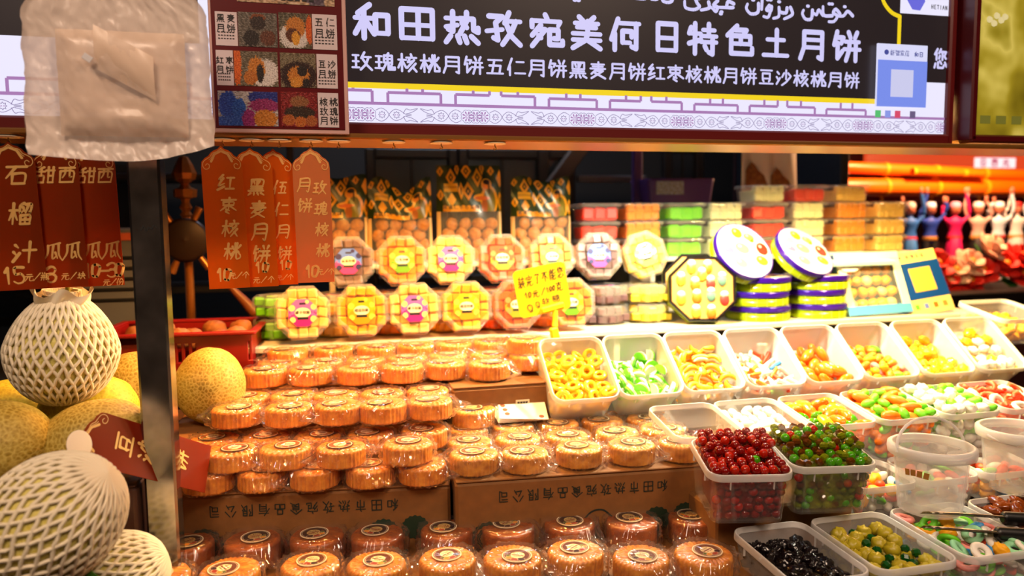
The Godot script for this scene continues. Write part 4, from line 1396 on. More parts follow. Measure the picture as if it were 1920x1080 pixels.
func build_melons() -> void:
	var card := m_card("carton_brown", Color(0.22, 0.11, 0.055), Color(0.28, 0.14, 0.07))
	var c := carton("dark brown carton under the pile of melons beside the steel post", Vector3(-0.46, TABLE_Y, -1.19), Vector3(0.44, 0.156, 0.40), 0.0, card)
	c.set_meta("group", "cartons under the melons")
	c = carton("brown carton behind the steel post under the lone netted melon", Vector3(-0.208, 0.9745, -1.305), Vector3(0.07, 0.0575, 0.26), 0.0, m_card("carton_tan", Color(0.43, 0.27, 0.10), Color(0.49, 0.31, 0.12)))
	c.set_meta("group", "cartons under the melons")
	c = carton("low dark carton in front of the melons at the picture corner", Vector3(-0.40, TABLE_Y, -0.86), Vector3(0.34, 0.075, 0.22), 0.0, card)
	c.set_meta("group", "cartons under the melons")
	var tan := m_melon("melon_tan", Color(0.72, 0.63, 0.30), Color(0.56, 0.45, 0.09))
	var yellow := m_melon("melon_yellow", Color(0.76, 0.68, 0.16), Color(0.68, 0.58, 0.04), 0.03)
	var pale := m_melon("melon_pale", Color(0.80, 0.76, 0.44), Color(0.74, 0.68, 0.28), 0.02)
	for q in [
			["tan netted melon lying in front, half under the fallen brown tag", Vector3(-0.296, 1.078, -1.035), Vector3(0.07, 0.05, 0.058), 0.25, tan],
			["smooth yellow melon behind the front netted melon", Vector3(-0.335, 1.084, -1.15), Vector3(0.068, 0.056, 0.056), 0.3, yellow],
			["shaded tan melon at the left picture edge", Vector3(-0.395, 1.084, -1.01), Vector3(0.062, 0.056, 0.06), 0.0, tan],
			["yellow melon at the left edge under the white sleeve", Vector3(-0.455, 1.08, -1.19), Vector3(0.07, 0.052, 0.058), 0.2, yellow],
			["tan melon half hidden behind the steel post", Vector3(-0.300, 1.09, -1.27), Vector3(0.058, 0.062, 0.056), 0.0, tan],
			["lone tan netted melon between the steel post and the mooncakes", Vector3(-0.188, 1.093, -1.262), Vector3(0.054, 0.061, 0.055), 0.0, tan],
		]:
		solo("netted_melon", melon_mesh("melon %s" % q[2], q[2]), q[4], q[0], "melon", q[1], Vector3(0, 0, q[3]), "bare melons")
	var foam := m_plain("foam_white", Color(0.90, 0.85, 0.74), 0.7)
	foam.backlight_enabled = true
	foam.backlight = Color(0.3, 0.28, 0.22)
	for q in [
			["melon in white foam sleeve standing on the melon pile, stem upward", Vector3(-0.347, 1.187, -1.105), Vector3(0.065, 0.073, 0.065), Vector3(0.08, 0.3, -0.05), 34, 0.6, -1.0, 1.05],
			["large melon in white foam sleeve lying at the lower left corner", Vector3(-0.296, 1.036, -0.872), Vector3(0.064, 0.078, 0.064), Vector3(0.25, 0.0, -0.85), 30, 0.7, -1.02, 1.0],
			["melon in white foam sleeve half below the picture edge", Vector3(-0.250, 0.944, -0.912), Vector3(0.05, 0.058, 0.05), Vector3(0.2, 0.2, -1.2), 28, 0.7, -1.0, 1.0],
		]:
		var t := thing("sleeved_melon", q[0], "melon", q[1], 0.0, "melons in foam sleeves")
		t.rotation = q[3]
		var pear := 0.22 if q[2].y > 0.072 and q[2].y < 0.074 else 0.0
		part("melon", melon_mesh("melon s %s" % q[2], q[2], pear), pale, t)
		part("foam_sleeve", net_mesh("net %s" % q[2], q[2] * 1.02, q[4], q[5], q[6], q[7], 0.0023, pear), foam, t)
		if q[2].y > 0.072 and q[2].y < 0.074:
			part("stem", tube_mb(smooth_path([Vector3(0.004, 0.055, 0), Vector3(0.006, 0.08, 0), Vector3(0.003, 0.1, 0.004)], 4), [0.004, 0.0035, 0.003], 8).mesh(), m_plain("stem_green", Color(0.52, 0.50, 0.14), 0.6), t)
			var ruff := MB.new()
			var rows := []
			for j in 5:
				var row := []
				for i in 40:
					var a := TAU * i / 40
					var rr := 0.026 + 0.004 * j * 0.5 + 0.0035 * sin(a * 7.0 + j) + 0.003 * sin(a * 3.0)
					row.append(Vector3(cos(a) * rr, 0.058 + j * 0.0055 + (0.006 * sin(a * 5.0) * j / 4.0), sin(a) * rr))
				rows.append(row)
			ruff.grid(rows, true)
			part("sleeve_collar", ruff.mesh(), foam, t)
		elif q[2].y == 0.078:
			var curl := []
			for w in [[-0.249, 1.040, -0.955], [-0.236, 1.028, -0.968], [-0.223, 1.004, -0.973], [-0.221, 0.988, -0.971], [-0.228, 0.972, -0.961], [-0.237, 0.969, -0.953], [-0.236, 0.974, -0.955]]:
				curl.append(t.transform.affine_inverse() * Vector3(w[0], w[1], w[2]))
			part("stem", tube_mb(smooth_path(curl, 5), [0.0032], 8).mesh(), m_plain("stem_olive", Color(0.33, 0.36, 0.10), 0.6), t)
		else:
			var lb := MB.new()
			patch(lb, Vector2(-0.02, -0.008), Vector2(0.02, 0.008))
			part("paper_band", rbox(Vector3(0.03, 0.018, 0.001), 0.0003), m_plain("band_white", Color(0.8, 0.85, 0.75), 0.5), t, Vector3(-0.028, -0.01, 0.046), Vector3(0, -0.5, 0.3))
			part("leaf_mark", rbox(Vector3(0.012, 0.02, 0.001), 0.0003), m_plain("leaf_green", Color(0.2, 0.42, 0.08), 0.5), t, Vector3(-0.040, -0.008, 0.041), Vector3(0, -0.7, 0.5))
	# the price tag that fell on the melons
	var tagm := m_tag("tag_fallen", Color(0.46, 0.13, 0.05))
	var ft := price_tag("fallen brown bean-paste price tag lying against the front melon", Vector3(-0.282, 1.112, -0.938), 0.064, 0.2, [["豆沙", 0.002, -0.060, 0.026, 0.0016, 0.0, -0.033], ["月饼", 0.002, -0.12, 0.024, 0.0015, 0.0, -0.03]], Vector3.ZERO, tagm)
	ft.basis = Basis(Vector3(0.09, 0.84, -0.53), Vector3(-0.56, 0.53, 0.63), Vector3(0.81, 0.24, 0.518)).orthonormalized()
	part("hook_disc", lathe_mb([[0.0, 0.0], [0.0155, 0.0], [0.0165, 0.0006], [0.016, 0.0014], [0.0, 0.0016]], 28).mesh(), m_plain("disc_white", Color(0.86, 0.80, 0.72), 0.5), ft, Vector3(-0.014, 0.002, 0.004), Vector3(PI / 2, 0, 0))

# ---------------------------------------------------------------- behind the melons: crate, press and bench

func build_crate_and_machine() -> void:
	var t := thing("back_bench", "dark bench behind the melons carrying the red crate and the press", "bench", Vector3(-0.66, 0, -1.70))
	var dark := m_plain("bench_dark", Color(0.09, 0.085, 0.09), 0.45)
	part("top", rbox(Vector3(1.0, 0.03, 0.62), 0.004), dark, t, Vector3(0, 1.06, 0))
	for s in [-1, 1]:
		part("side_panel", rbox(Vector3(0.03, 0.172, 0.6), 0.004), dark, t, Vector3(s * 0.47, 0.959, 0))
	# red crate with slotted sides
	t = thing("plastic_crate", "red plastic crate of brown buns behind the melons", "crate", Vector3(-0.262, 1.0755, -1.50), deg_to_rad(-4))
	var red := m_plain("crate_red", Color(0.52, 0.045, 0.025), 0.4)
	part("bottom", rbox(Vector3(0.25, 0.006, 0.19), 0.002), red, t, Vector3(0, 0.003, 0))
	for s in [-1, 1]:
		for e in [-1, 1]:
			part("wall", rbox(Vector3(0.085 if s > 0 else 0.06, 0.078, 0.005), 0.001), red, t, Vector3(e * (0.085 if s > 0 else 0.1), 0.042, s * 0.097))
		part("wall", rbox(Vector3(0.27, 0.03, 0.005), 0.001), red, t, Vector3(0, 0.018, s * 0.097))
		part("wall", rbox(Vector3(0.27, 0.014, 0.005), 0.001), red, t, Vector3(0, 0.074, s * 0.097))
		for k in 8:
			part("slat", rbox(Vector3(0.006, 0.05, 0.004), 0.001), red, t, Vector3(-0.042 + k * 0.012, 0.048, s * 0.097))
		part("wall", rbox(Vector3(0.005, 0.08, 0.19), 0.001), red, t, Vector3(s * 0.131, 0.042, 0))
		part("rim", rbox(Vector3(0.285, 0.007, 0.014), 0.002), red, t, Vector3(0, 0.083, s * 0.100))
		part("rim", rbox(Vector3(0.014, 0.007, 0.2), 0.002), red, t, Vector3(s * 0.136, 0.083, 0))
	var bun := m_noise("bun_brown", [[0.0, Color(0.50, 0.27, 0.10)], [1.0, Color(0.70, 0.44, 0.20)]], 0.03, 0.6, 10.0, 0.03)
	var spots := [[-0.1, -0.05], [-0.055, -0.055], [-0.01, -0.05], [0.04, -0.055], [0.09, -0.05], [-0.09, 0.0], [-0.04, -0.005], [0.01, 0.0], [0.06, -0.005], [0.1, 0.0], [-0.1, 0.05], [-0.05, 0.05], [0.0, 0.05], [0.05, 0.05], [0.1, 0.055]]
	for i in spots.size():
		var p: Vector3 = t.transform * Vector3(spots[i][0], 0.063 + 0.010 * sin(i * 2.3), spots[i][1])
		solo("round_bun", blob("bun %d" % (i % 3), Vector3(0.024, 0.019, 0.023), 0.15, 2.0, 18, 12), bun, "small round brown bun in the red plastic crate", "bun", p, Vector3(rng.randf(), rng.randf() * 6, 0), "buns in the red crate")
	# brass juice press with spoked wheel
	t = thing("juice_press", "brass juice press with a spoked wheel behind the price tags", "press", Vector3(-0.288, 1.0752, -1.72))
	var brass := m_plain("press_brass", Color(0.62, 0.38, 0.16), 0.3, 0.65)
	var iron := m_plain("press_iron", Color(0.16, 0.09, 0.06), 0.45, 0.4)
	part("base", lathe_mb([[0.07, 0.0], [0.07, 0.012], [0.05, 0.02], [0.02, 0.03]], 24).mesh(), iron, t)
	part("column", tube_mb([Vector3(0, 0.02, 0), Vector3(0, 0.3, 0)], [0.009], 14).mesh(), brass, t)
	part("hub", lathe_mb([[0.0, -0.012], [0.04, -0.012], [0.047, -0.006], [0.047, 0.006], [0.04, 0.012], [0.012, 0.014], [0.0, 0.016]], 32).mesh(), iron, t, Vector3(0, 0.243, 0.02), Vector3(PI / 2, 0, 0))
	for k in 6:
		var a := TAU * (k + 0.1) / 6
		part("spoke", tube_mb([Vector3(cos(a) * 0.04, 0.243 + sin(a) * 0.04, 0.02), Vector3(cos(a) * 0.075, 0.243 + sin(a) * 0.075, 0.02)], [0.006, 0.0085], 10).mesh(), brass, t)
	part("finial", lathe_mb([[0.008, 0.29], [0.013, 0.296], [0.008, 0.304], [0.013, 0.312], [0.008, 0.322], [0.009, 0.33], [0.023, 0.334], [0.024, 0.35], [0.012, 0.355], [0.008, 0.362], [0.022, 0.372], [0.025, 0.384], [0.018, 0.402], [0.009, 0.418], [0.0, 0.422]], 8).mesh(true), brass, t)
	# louvred metal box
	t = thing("louvred_box", "grey louvred metal box seen between the tags and the post", "machine", Vector3(-0.46, 1.0752, -1.78))
	var grey := m_plain("box_grey", Color(0.38, 0.38, 0.39), 0.45)
	part("body", rbox(Vector3(0.17, 0.27, 0.14), 0.004), grey, t, Vector3(0, 0.135, 0))
	for k in 5:
		part("slat", rbox(Vector3(0.12, 0.007, 0.006), 0.002), m_plain("slot_shade", Color(0.06, 0.06, 0.07), 0.5), t, Vector3(0.02, 0.12 + k * 0.022, 0.071))  # dark bars give the louvre slots their shade by colour
	part("lamp_strip", rbox(Vector3(0.06, 0.016, 0.003), 0.001), m_plain("strip_orange", Color(0.75, 0.35, 0.22), 0.4), t, Vector3(0.045, 0.252, 0.071))
	# wooden handled brush leaning by the crate
	t = thing("wooden_brush", "wooden handled brush leaning behind the red crate", "brush", Vector3(-0.150, 1.0755, -1.64))
	part("handle", tube_mb([Vector3(0.0, 0.09, 0), Vector3(-0.02, 0.115, 0), Vector3(-0.05, 0.15, 0)], [0.013, 0.010, 0.006], 10).mesh(), m_plain("handle_wood", Color(0.45, 0.24, 0.1), 0.4), t)
	part("ferrule", tube_mb([Vector3(0.022, 0.06, 0), Vector3(0.0, 0.09, 0)], [0.012, 0.014], 10).mesh(), brass, t)
	part("bristle_tuft", tube_mb([Vector3(0.06, 0.0, 0), Vector3(0.022, 0.06, 0)], [0.02, 0.012], 10).mesh(), m_plain("bristle_dark", Color(0.12, 0.1, 0.09), 0.8), t)
	t = thing("metal_rack", "thin grey metal rack standing behind the juice press", "rack", Vector3(-0.42, 0, -2.2))
	for s in [-1, 1]:
		part("upright", rbox(Vector3(0.02, 1.62, 0.02), 0.002), m_plain("rack_grey", Color(0.28, 0.28, 0.29), 0.4, 0.4), t, Vector3(s * 0.33, 0.81, 0))
	for y in [0.6, 1.18, 1.475]:
		part("shelf_plate", rbox(Vector3(0.68, 0.018, 0.2), 0.002), m_plain("rack_grey", Color(0.28, 0.28, 0.29), 0.4, 0.4), t, Vector3(0, y, 0))

# ---------------------------------------------------------------- octagonal gummy boxes, tins, tubs, bags

func oct_ring(r: float, z: float) -> Array:
	var out := []
	for i in 8:
		var a := TAU * (i + 0.5) / 8
		out.append(Vector3(cos(a) * r, sin(a) * r, z))
	return out

func gummy(kind: String) -> StandardMaterial3D:
	var c: Color = {"cream": Color(0.90, 0.72, 0.36), "yellow": Color(0.92, 0.62, 0.02), "gold": Color(0.90, 0.47, 0.02), "orange": Color(0.88, 0.30, 0.03), "purple": Color(0.36, 0.26, 0.28), "lemon": Color(0.86, 0.78, 0.20),
		"red": Color(0.80, 0.14, 0.06), "green": Color(0.38, 0.72, 0.04), "white": Color(0.82, 0.80, 0.66), "amber": Color(0.86, 0.50, 0.02)}[kind]
	return m_gum("gummy_" + kind, c, 0.4)

const FLAVOUR := {"cream": ["椰子软糖", Color(0.55, 0.36, 0.70), Color(0.70, 0.12, 0.50)], "yellow": ["榴莲软糖", Color(0.62, 0.62, 0.10), Color(0.80, 0.52, 0.08)], "gold": ["芒果软糖", Color(0.88, 0.52, 0.08), Color(0.35, 0.55, 0.10)],
	"orange": ["草莓软糖", Color(0.85, 0.28, 0.06), Color(0.50, 0.52, 0.12)], "purple": ["蓝莓软糖", Color(0.30, 0.45, 0.85), Color(0.85, 0.20, 0.52)], "green": ["芒果软糖", Color(0.80, 0.85, 0.75), Color(0.75, 0.80, 0.30)], "lemon": ["芒果软糖", Color(0.80, 0.85, 0.75), Color(0.75, 0.80, 0.30)]}

func label_material(kind: String) -> StandardMaterial3D:
	var key := "gummy_label_" + kind
	if mats.has(key):
		return mats[key]
	var f: Array = FLAVOUR[kind]
	var img := Image.create(112, 112, false, Image.FORMAT_RGB8)
	var nz := FastNoiseLite.new()
	nz.seed = hash(kind) % 99
	nz.frequency = 0.05
	for y in 112:
		for x in 112:
			var p := Vector2(x - 56.0, y - 56.0) / 56.0
			var c: Color = (f[1] as Color) if p.y + nz.get_noise_2d(x, y) * 0.5 < 0.1 else (f[2] as Color)
			for q in [[-0.7, -0.35, 0.22], [0.72, -0.4, 0.2], [-0.66, 0.45, 0.2], [0.7, 0.42, 0.22], [0.3, -0.75, 0.13]]:
				if p.distance_to(Vector2(q[0], q[1])) < q[2]:
					c = gummy(kind).albedo_color.lightened(0.25) if kind != "purple" else Color(0.12, 0.12, 0.35)
			if Vector2(p.x / 0.52, (p.y + 0.02) / 0.34).length() < 1.0:
				c = Color(0.92, 0.86, 0.74)
			if absf(p.y - 0.36) < 0.09 and absf(p.x) < 0.36:
				c = Color(0.10, 0.12, 0.14)
			if absf(p.y + 0.62) < 0.06 and absf(p.x) < 0.2:
				c = Color(0.12, 0.1, 0.15)
			img.set_pixel(x, y, c)
	return m_image(key, img, 0.4)

func build_oct_proto(kind: String) -> Array:
	# parts of a box whose octagon lies in x y, lid towards +z, centre of the base plane at the origin
	var r := 0.0555
	var d := 0.042
	var tray := loft_mb([oct_ring(r * 0.86, 0.0), oct_ring(r * 0.93, d * 0.55)], true, false, true).mesh()
	var lid_side := loft_mb([oct_ring(r * 0.955, d * 0.5), oct_ring(r, d * 0.52), oct_ring(r * 0.985, d * 0.9), oct_ring(r * 0.90, d), oct_ring(r * 0.80, d), oct_ring(r * 0.755, d * 0.93)], false, false, true).mesh()
	var face := loft_mb([oct_ring(r * 0.755, d * 0.93), oct_ring(r * 0.75, d * 0.93)], false, true, true).mesh()
	var lab := MB.new()
	var ring := oct_ring(r * 0.5, d * 0.945)
	var uvs := []
	for p in ring:
		uvs.append(Vector2(0.5 + p.x / r, 0.5 - p.y / r))
	lab.fan(ring, true, uvs)
	return [["base_tray", tray, m_clear("box_clear", Color(1, 1, 1), 0.04, 0.05)], ["lid_rim", lid_side, m_clear("box_rim", Color(1, 0.98, 0.95), 0.11, 0.08)], ["lid_window", face, m_clear("box_lid", Color(1, 0.97, 0.92), 0.025, 0.06)], ["label", lab.mesh(), label_material(kind)]]

func oct_box(kind: String, at: Vector3, basis_: Basis, label: String, lying: bool, group: String, hidden := false) -> void:
	var t := thing("gummy_box", label, "candy box", at, 0.0, group)
	t.basis = basis_
	var parts: Array = kept.get_or_add("oct " + kind, build_oct_proto(kind))
	var lab: Node3D
	for p in parts:
		lab = part(p[0], p[1], p[2], t)
	var b := MB.new()
	var words: String = FLAVOUR[kind][0]
	write_row(b, words, Vector2(-0.0098, 0.0008), Vector2(0.0098, 0.0008), Vector2(0.0056, 0.006), 0.00035)
	part("lettering", kept.get_or_add("oct text " + kind, b.mesh()), m_plain("label_ink", Color(0.1, 0.06, 0.06), 0.6), lab, Vector3(0, 0, 0.042 * 0.945 + 0.0004))
	var bed := part("candy_bed", kept.get_or_add("oct bed", loft_mb([oct_ring(0.046, 0.003), oct_ring(0.0485, 0.021)], true, true, true).mesh()), gummy(kind), t)
	bed.set_meta("kind", "stuff")
	# the gummy cubes inside
	var m := gummy(kind)
	var cubes := [rbox(Vector3(0.0182, 0.0180, 0.015), 0.0022), rbox(Vector3(0.0176, 0.0182, 0.015), 0.0022)]
	var layers := [0.0285] if not lying else [0.030]
	for z in layers:
		for i in range(-2, 3):
			for j in range(-2, 3):
				if absi(i) + absi(j) > 3:
					continue
				if lying and (j > -1 or hidden):
					continue
				var p := Vector3(i * 0.0184 + rng.randf_range(-0.001, 0.001), j * 0.0184 + rng.randf_range(-0.001, 0.001), z + rng.randf_range(-0.003, 0.002))
				var o := solo("flat_box_cube" if lying else "gummy_cube", cubes[rng.randi() % 2], m, "%s cube in the %s" % [kind, label], "candy", Vector3.ZERO, Vector3.ZERO, "cubes in the " + label)
				o.transform = t.transform * Transform3D(Basis.from_euler(Vector3(rng.randf_range(-0.14, 0.14), rng.randf_range(-0.14, 0.14), rng.randf_range(-0.2, 0.2))), p)
	if lying:
		for i in range(-2, 3):
			var p := Vector3(i * 0.0185 + rng.randf_range(-0.002, 0.002), -0.040 + absf(i) * 0.0045, 0.013 + rng.randf_range(-0.002, 0.002))
			var o := solo("flat_box_cube", cubes[rng.randi() % 2], m, "%s cube in the %s" % [kind, label], "candy", Vector3.ZERO, Vector3.ZERO, "cubes in the " + label)
			o.transform = t.transform * Transform3D(Basis.from_euler(Vector3(0, 0, rng.randf_range(-0.3, 0.3))), p)

func tub_mesh_parts() -> Array:
	return kept.get_or_add("tub parts", [
		loft_mb([ring_rect(0.043, 0.043, 0.012, 0.0), ring_rect(0.047, 0.047, 0.012, 0.034)], true).mesh(),
		loft_mb([ring_rect(0.047, 0.047, 0.012, 0.034), ring_rect(0.0505, 0.0505, 0.013, 0.0345), ring_rect(0.0505, 0.0505, 0.013, 0.041), ring_rect(0.046, 0.046, 0.012, 0.0425), ring_rect(0.044, 0.044, 0.012, 0.0405)], false, true).mesh()])

func square_tub(kind: String, at: Vector3, turn: float, label: String) -> void:
	var t := thing("gummy_tub", label, "candy box", at, turn, "square gummy tubs on the riser")
	var ps := tub_mesh_parts()
	part("tub", ps[0], m_clear("box_clear", Color(1, 1, 1), 0.04, 0.05), t)
	part("lid", ps[1], m_clear("box_rim", Color(1, 0.98, 0.95), 0.11, 0.08), t)
	var m := gummy(kind)
	var bed := part("candy_bed", kept.get_or_add("tub bed", loft_mb([ring_rect(0.040, 0.036, 0.01, 0.002), ring_rect(0.043, 0.038, 0.01, 0.029)], true, true).mesh()), m, t)
	bed.set_meta("kind", "stuff")
	var big := kind == "red" or kind == "green"
	var cube := rbox(Vector3(0.0285, 0.029, 0.03), 0.004) if big else rbox(Vector3(0.0205, 0.0195, 0.02), 0.0035)
	var n := 3 if big else 4
	for i in n:
		for j in (1 if big else 2):
			var x := (i - (n - 1) / 2.0) * (0.0295 if big else 0.0212)
			var p := Vector3(x, (0.017 if big else 0.0115 + j * 0.0185) + rng.randf_range(-0.001, 0.001), 0.0305 + rng.randf_range(-0.003, 0.001) - (0.005 if big else 0.0))
			var o := solo("tub_gummy", cube, m, "%s block in the %s" % [kind, label], "candy", Vector3.ZERO, Vector3.ZERO, "blocks in the " + label)
			o.transform = t.transform * Transform3D(Basis.from_euler(Vector3(rng.randf_range(-0.1, 0.1), rng.randf_range(-0.2, 0.2), rng.randf_range(-0.12, 0.12))), p)

func tin_parts() -> Array:
	if kept.has("tin parts"):
		return kept["tin parts"]
	var body := lathe_mb([[0.0, 0.0], [0.068, 0.0], [0.0705, 0.002], [0.0705, 0.021], [0.0, 0.021]], 48).mesh()
	var band := lathe_mb([[0.0705, 0.0195], [0.0722, 0.020], [0.0728, 0.022], [0.0728, 0.0295], [0.0718, 0.0318], [0.0698, 0.0322], [0.0690, 0.0315]], 48)
	band = band
	var bm := MB.new()
	var rows := []
	for p in [[0.0705, 0.0195], [0.0722, 0.020], [0.0728, 0.022], [0.0728, 0.0295], [0.0718, 0.0318], [0.0698, 0.0322], [0.0690, 0.0312]]:
		rows.append(ring_poly(48, p[0], p[1]))
	bm.grid(rows, true)
	var top := MB.new()
	var ring := ring_poly(48, 0.0692, 0.0313)
	var uvs := []
	for p in ring:
		uvs.append(Vector2(0.5 + p.x / 0.1384, 0.5 + p.z / 0.1384))
	top.fan(ring, false, uvs)
	var img := Image.create(160, 160, false, Image.FORMAT_RGB8)
	for y in 160:
		for x in 160:
			var u := x / 160.0
			var v := y / 160.0
			var c := Color(0.78, 0.75, 0.72)
			for f in [[0.40, 0.17, 0.10, 0.10, Color(0.74, 0.42, 0.10)], [0.62, 0.2, 0.10, 0.07, Color(0.40, 0.54, 0.30)], [0.66, 0.25, 0.05, 0.05, Color(0.28, 0.46, 0.04)], [0.84, 0.38, 0.11, 0.12, Color(0.72, 0.12, 0.08)], [0.80, 0.62, 0.11, 0.09, Color(0.72, 0.64, 0.10)], [0.2, 0.34, 0.12, 0.08, Color(0.45, 0.66, 0.60)], [0.2, 0.55, 0.10, 0.07, Color(0.50, 0.36, 0.55)], [0.40, 0.76, 0.11, 0.09, Color(0.75, 0.42, 0.46)], [0.60, 0.74, 0.09, 0.05, Color(0.58, 0.68, 0.70)], [0.46, 0.46, 0.13, 0.1, Color(0.78, 0.68, 0.42)]]:
				var e := Vector2((u - f[0]) / f[2], (v - f[1]) / f[3]).length()
				if e < 1.0:
					c = f[4]
					if Vector2((u - f[0]) / f[2] + 0.3, (v - f[1]) / f[3] + 0.35).length() < 0.25:
						c = c.lightened(0.5)
			img.set_pixel(x, y, c)
	kept["tin parts"] = [["body", body, m_plain("tin_lime", Color(0.58, 0.66, 0.04), 0.25, 0.2)], ["lid_band", bm.mesh(), m_plain("tin_purple", Color(0.20, 0.05, 0.56), 0.22, 0.3)], ["lid_print", top.mesh(), m_image("tin_print", img, 0.22)]]
	return kept["tin parts"]

func tin(at: Vector3, basis_: Basis, label: String) -> void:
	var t := thing("candy_tin", label, "tin", at, 0.0, "round candy tins")
	t.basis = basis_
	for p in tin_parts():
		part(p[0], p[1], p[2], t)
	for k in 7:
		part("side_seam", rbox(Vector3(0.0008, 0.018, 0.0006), 0.0001), m_plain("tin_seam", Color(0.78, 0.82, 0.35), 0.3), t, Vector3(sin(-0.9 + k * 0.3) * 0.0706, 0.0105, cos(-0.9 + k * 0.3) * 0.0706), Vector3(0, -0.9 + k * 0.3, 0))

func bag_print() -> StandardMaterial3D:
	var w := 200
	var h := 150
	var img := Image.create(w, h, false, Image.FORMAT_RGB8)
	var green := Color(0.085, 0.17, 0.03)
	var gold := Color(0.82, 0.56, 0.02)
	for y in h:
		for x in w:
			var u := x / float(w)
			var v := y / float(h)
			var c := green
			# ikat lozenges in staggered columns
			for q in [[0.05, 0.13, 0.055, 0.11], [0.21, 0.26, 0.075, 0.21], [0.36, 0.55, 0.05, 0.2], [0.45, 0.12, 0.08, 0.17], [0.47, 0.56, 0.095, 0.21], [0.62, 0.26, 0.08, 0.22], [0.84, 0.12, 0.055, 0.11], [0.98, 0.28, 0.06, 0.2], [0.05, 0.64, 0.055, 0.13], [0.22, 0.74, 0.07, 0.16], [0.31, 0.08, 0.04, 0.14], [0.70, 0.06, 0.04, 0.16], [0.98, 0.78, 0.05, 0.22]]:
				var e: float = absf(u - q[0]) / q[2] + absf(v - q[1]) / q[3]
				if e < 1.0:
					c = gold
					if q[2] > 0.07 and e < 0.5:
						c = green.darkened(0.2)
						if e < 0.22:
							c = gold
					elif q[2] < 0.06 and absf(u - q[0]) < 0.008 and e < 0.45:
						c = green
			# seated figure with folded arms, yellow outline
			var hx := Vector2((u - 0.76) / 0.09, (v - 0.42) / 0.14).length()
			var bx := Vector2((u - 0.80) / 0.14, (v - 0.75) / 0.32).length()
			var ax := Vector2((u - 0.70) / 0.15, (v - 0.70) / 0.09).length()
			if hx < 1.0 or bx < 1.0 or ax < 1.0:
				c = gold
			if Vector2((u - 0.80) / 0.10, (v - 0.78) / 0.28).length() < 1.0:
				c = Color(0.42, 0.38, 0.06)
			if Vector2((u - 0.72) / 0.05, (v - 0.88) / 0.16).length() < 1.0:
				c = Color(0.55, 0.28, 0.04)
			if Vector2((u - 0.69) / 0.12, (v - 0.71) / 0.045).length() < 1.0:
				c = Color(0.72, 0.34, 0.05)
			if Vector2((u - 0.75) / 0.048, (v - 0.44) / 0.085).length() < 1.0:
				c = Color(0.82, 0.48, 0.08)
			if Vector2((u - 0.765) / 0.055, (v - 0.36) / 0.055).length() < 1.0 or (u > 0.79 and u < 0.815 and v > 0.38 and v < 0.62):
				c = Color(0.14, 0.05, 0.02)
			if u > 0.1 and u < 0.31 and v > 0.39 and v < 0.57:
				c = Color(0.80, 0.60, 0.06) if absf(v - 0.47) > 0.018 or int(u * 120) % 3 == 0 else Color(0.5, 0.36, 0.04)
			if v > 0.86 and u > 0.08 and u < 0.64 and sin(u * 70.0) * 0.02 + v > 0.865:
				c = gold
			img.set_pixel(x, y, c)
	return m_image("bag_print", img, 0.3)

func cookie_bag(at: Vector3, w: float, h: float, label: String, slump: float) -> void:
	# at: middle of the base; the printed head sits over a clear window
	var t := thing("cookie_bag", label, "snack bag", at, 0.0, "printed cookie bags")
	var shape := func(u: float, v: float, side: float) -> Vector3:
		var belly := 0.024 * pow(maxf(0.0, 1.0 - u * u), 0.5) * (1.0 - pow(v, 2.4)) * (0.6 + 0.4 * minf(1.0, v * 5.0))
		var droop := slump * pow(v, 3.0) * (0.5 + 0.5 * sin(u * 4.0 + 1.0))
		return Vector3(u * w / 2 * (1.0 - 0.03 * v), v * h - droop, side * belly + 0.003 * sin(u * 9.0 + v * 14.0) * v)
	var cut := 0.52
	var head := MB.new()
	var window := MB.new()
	for side in [1.0, -1.0]:
		for k in 2:
			var rows := []
			var uvs := []
			for j in 11:
				var row := []
				var ur := []
				for i in 15:
					var u := -1.0 + 2.0 * i / 14.0
					var v := lerpf(cut, 1.0, j / 10.0) if k == 0 else lerpf(0.0, cut, j / 10.0)
					row.append(shape.call(u, v, side))
					ur.append(Vector2((u + 1.0) / 2.0, 1.0 - j / 10.0))
				rows.append(row)
				uvs.append(ur)
			if k == 0:
				head.grid(rows, false, uvs)
			else:
				window.grid(rows, false, uvs)
		for s in [-1.0, 1.0]:
			var rows := []
			for j in 9:
				var row := []
				for i in 3:
					row.append(shape.call(s * (0.9 + 0.05 * i), lerpf(0.02, cut, j / 8.0), side) + Vector3(0, 0, 0.0006 * side))
				rows.append(row)
			var strip := MB.new()
			strip.grid(rows, false)
			part("side_strip", strip.mesh(), m_plain("strip_cream", Color(0.82, 0.70, 0.5), 0.4), t)
	part("printed_head", head.mesh(), bag_print(), t)
	part("window", window.mesh(), m_clear("bag_film", Color(1, 0.97, 0.9), 0.06, 0.1), t)
	var b := MB.new()
	write_row(b, "核桃仁小石头馕", Vector2(-w * 0.39, h * 0.565), Vector2(w * 0.09, h * 0.565), Vector2(0.0085, 0.009), 0.0006)
	part("lettering", b.mesh(), m_plain("label_ink", Color(0.1, 0.06, 0.06), 0.6), t, Vector3(0, 0, 0.0262))
	var cookie := m_noise("cookie_tan", [[0.0, Color(0.52, 0.30, 0.09)], [1.0, Color(0.74, 0.50, 0.20)]], 0.03, 0.6, 10.0, 0.04)
	for i in 4:
		for j in 4:
			var p := at + Vector3((i - 1.5) * 0.030 + (j % 2) * 0.009 - 0.004, 0.016 + j * 0.0225, 0.004 + rng.randf_range(-0.004, 0.004))
			solo("round_cookie", blob("cookie %d" % ((i + j) % 3), Vector3(0.0155, 0.0145, 0.010), 0.12, 2.2, 16, 10), cookie, "round tan cookie in the %s" % label, "cookie", p, Vector3(rng.randf_range(-0.5, 0.5), rng.randf_range(-0.6, 0.6), rng.randf() * 3.0), "cookies in the " + label)

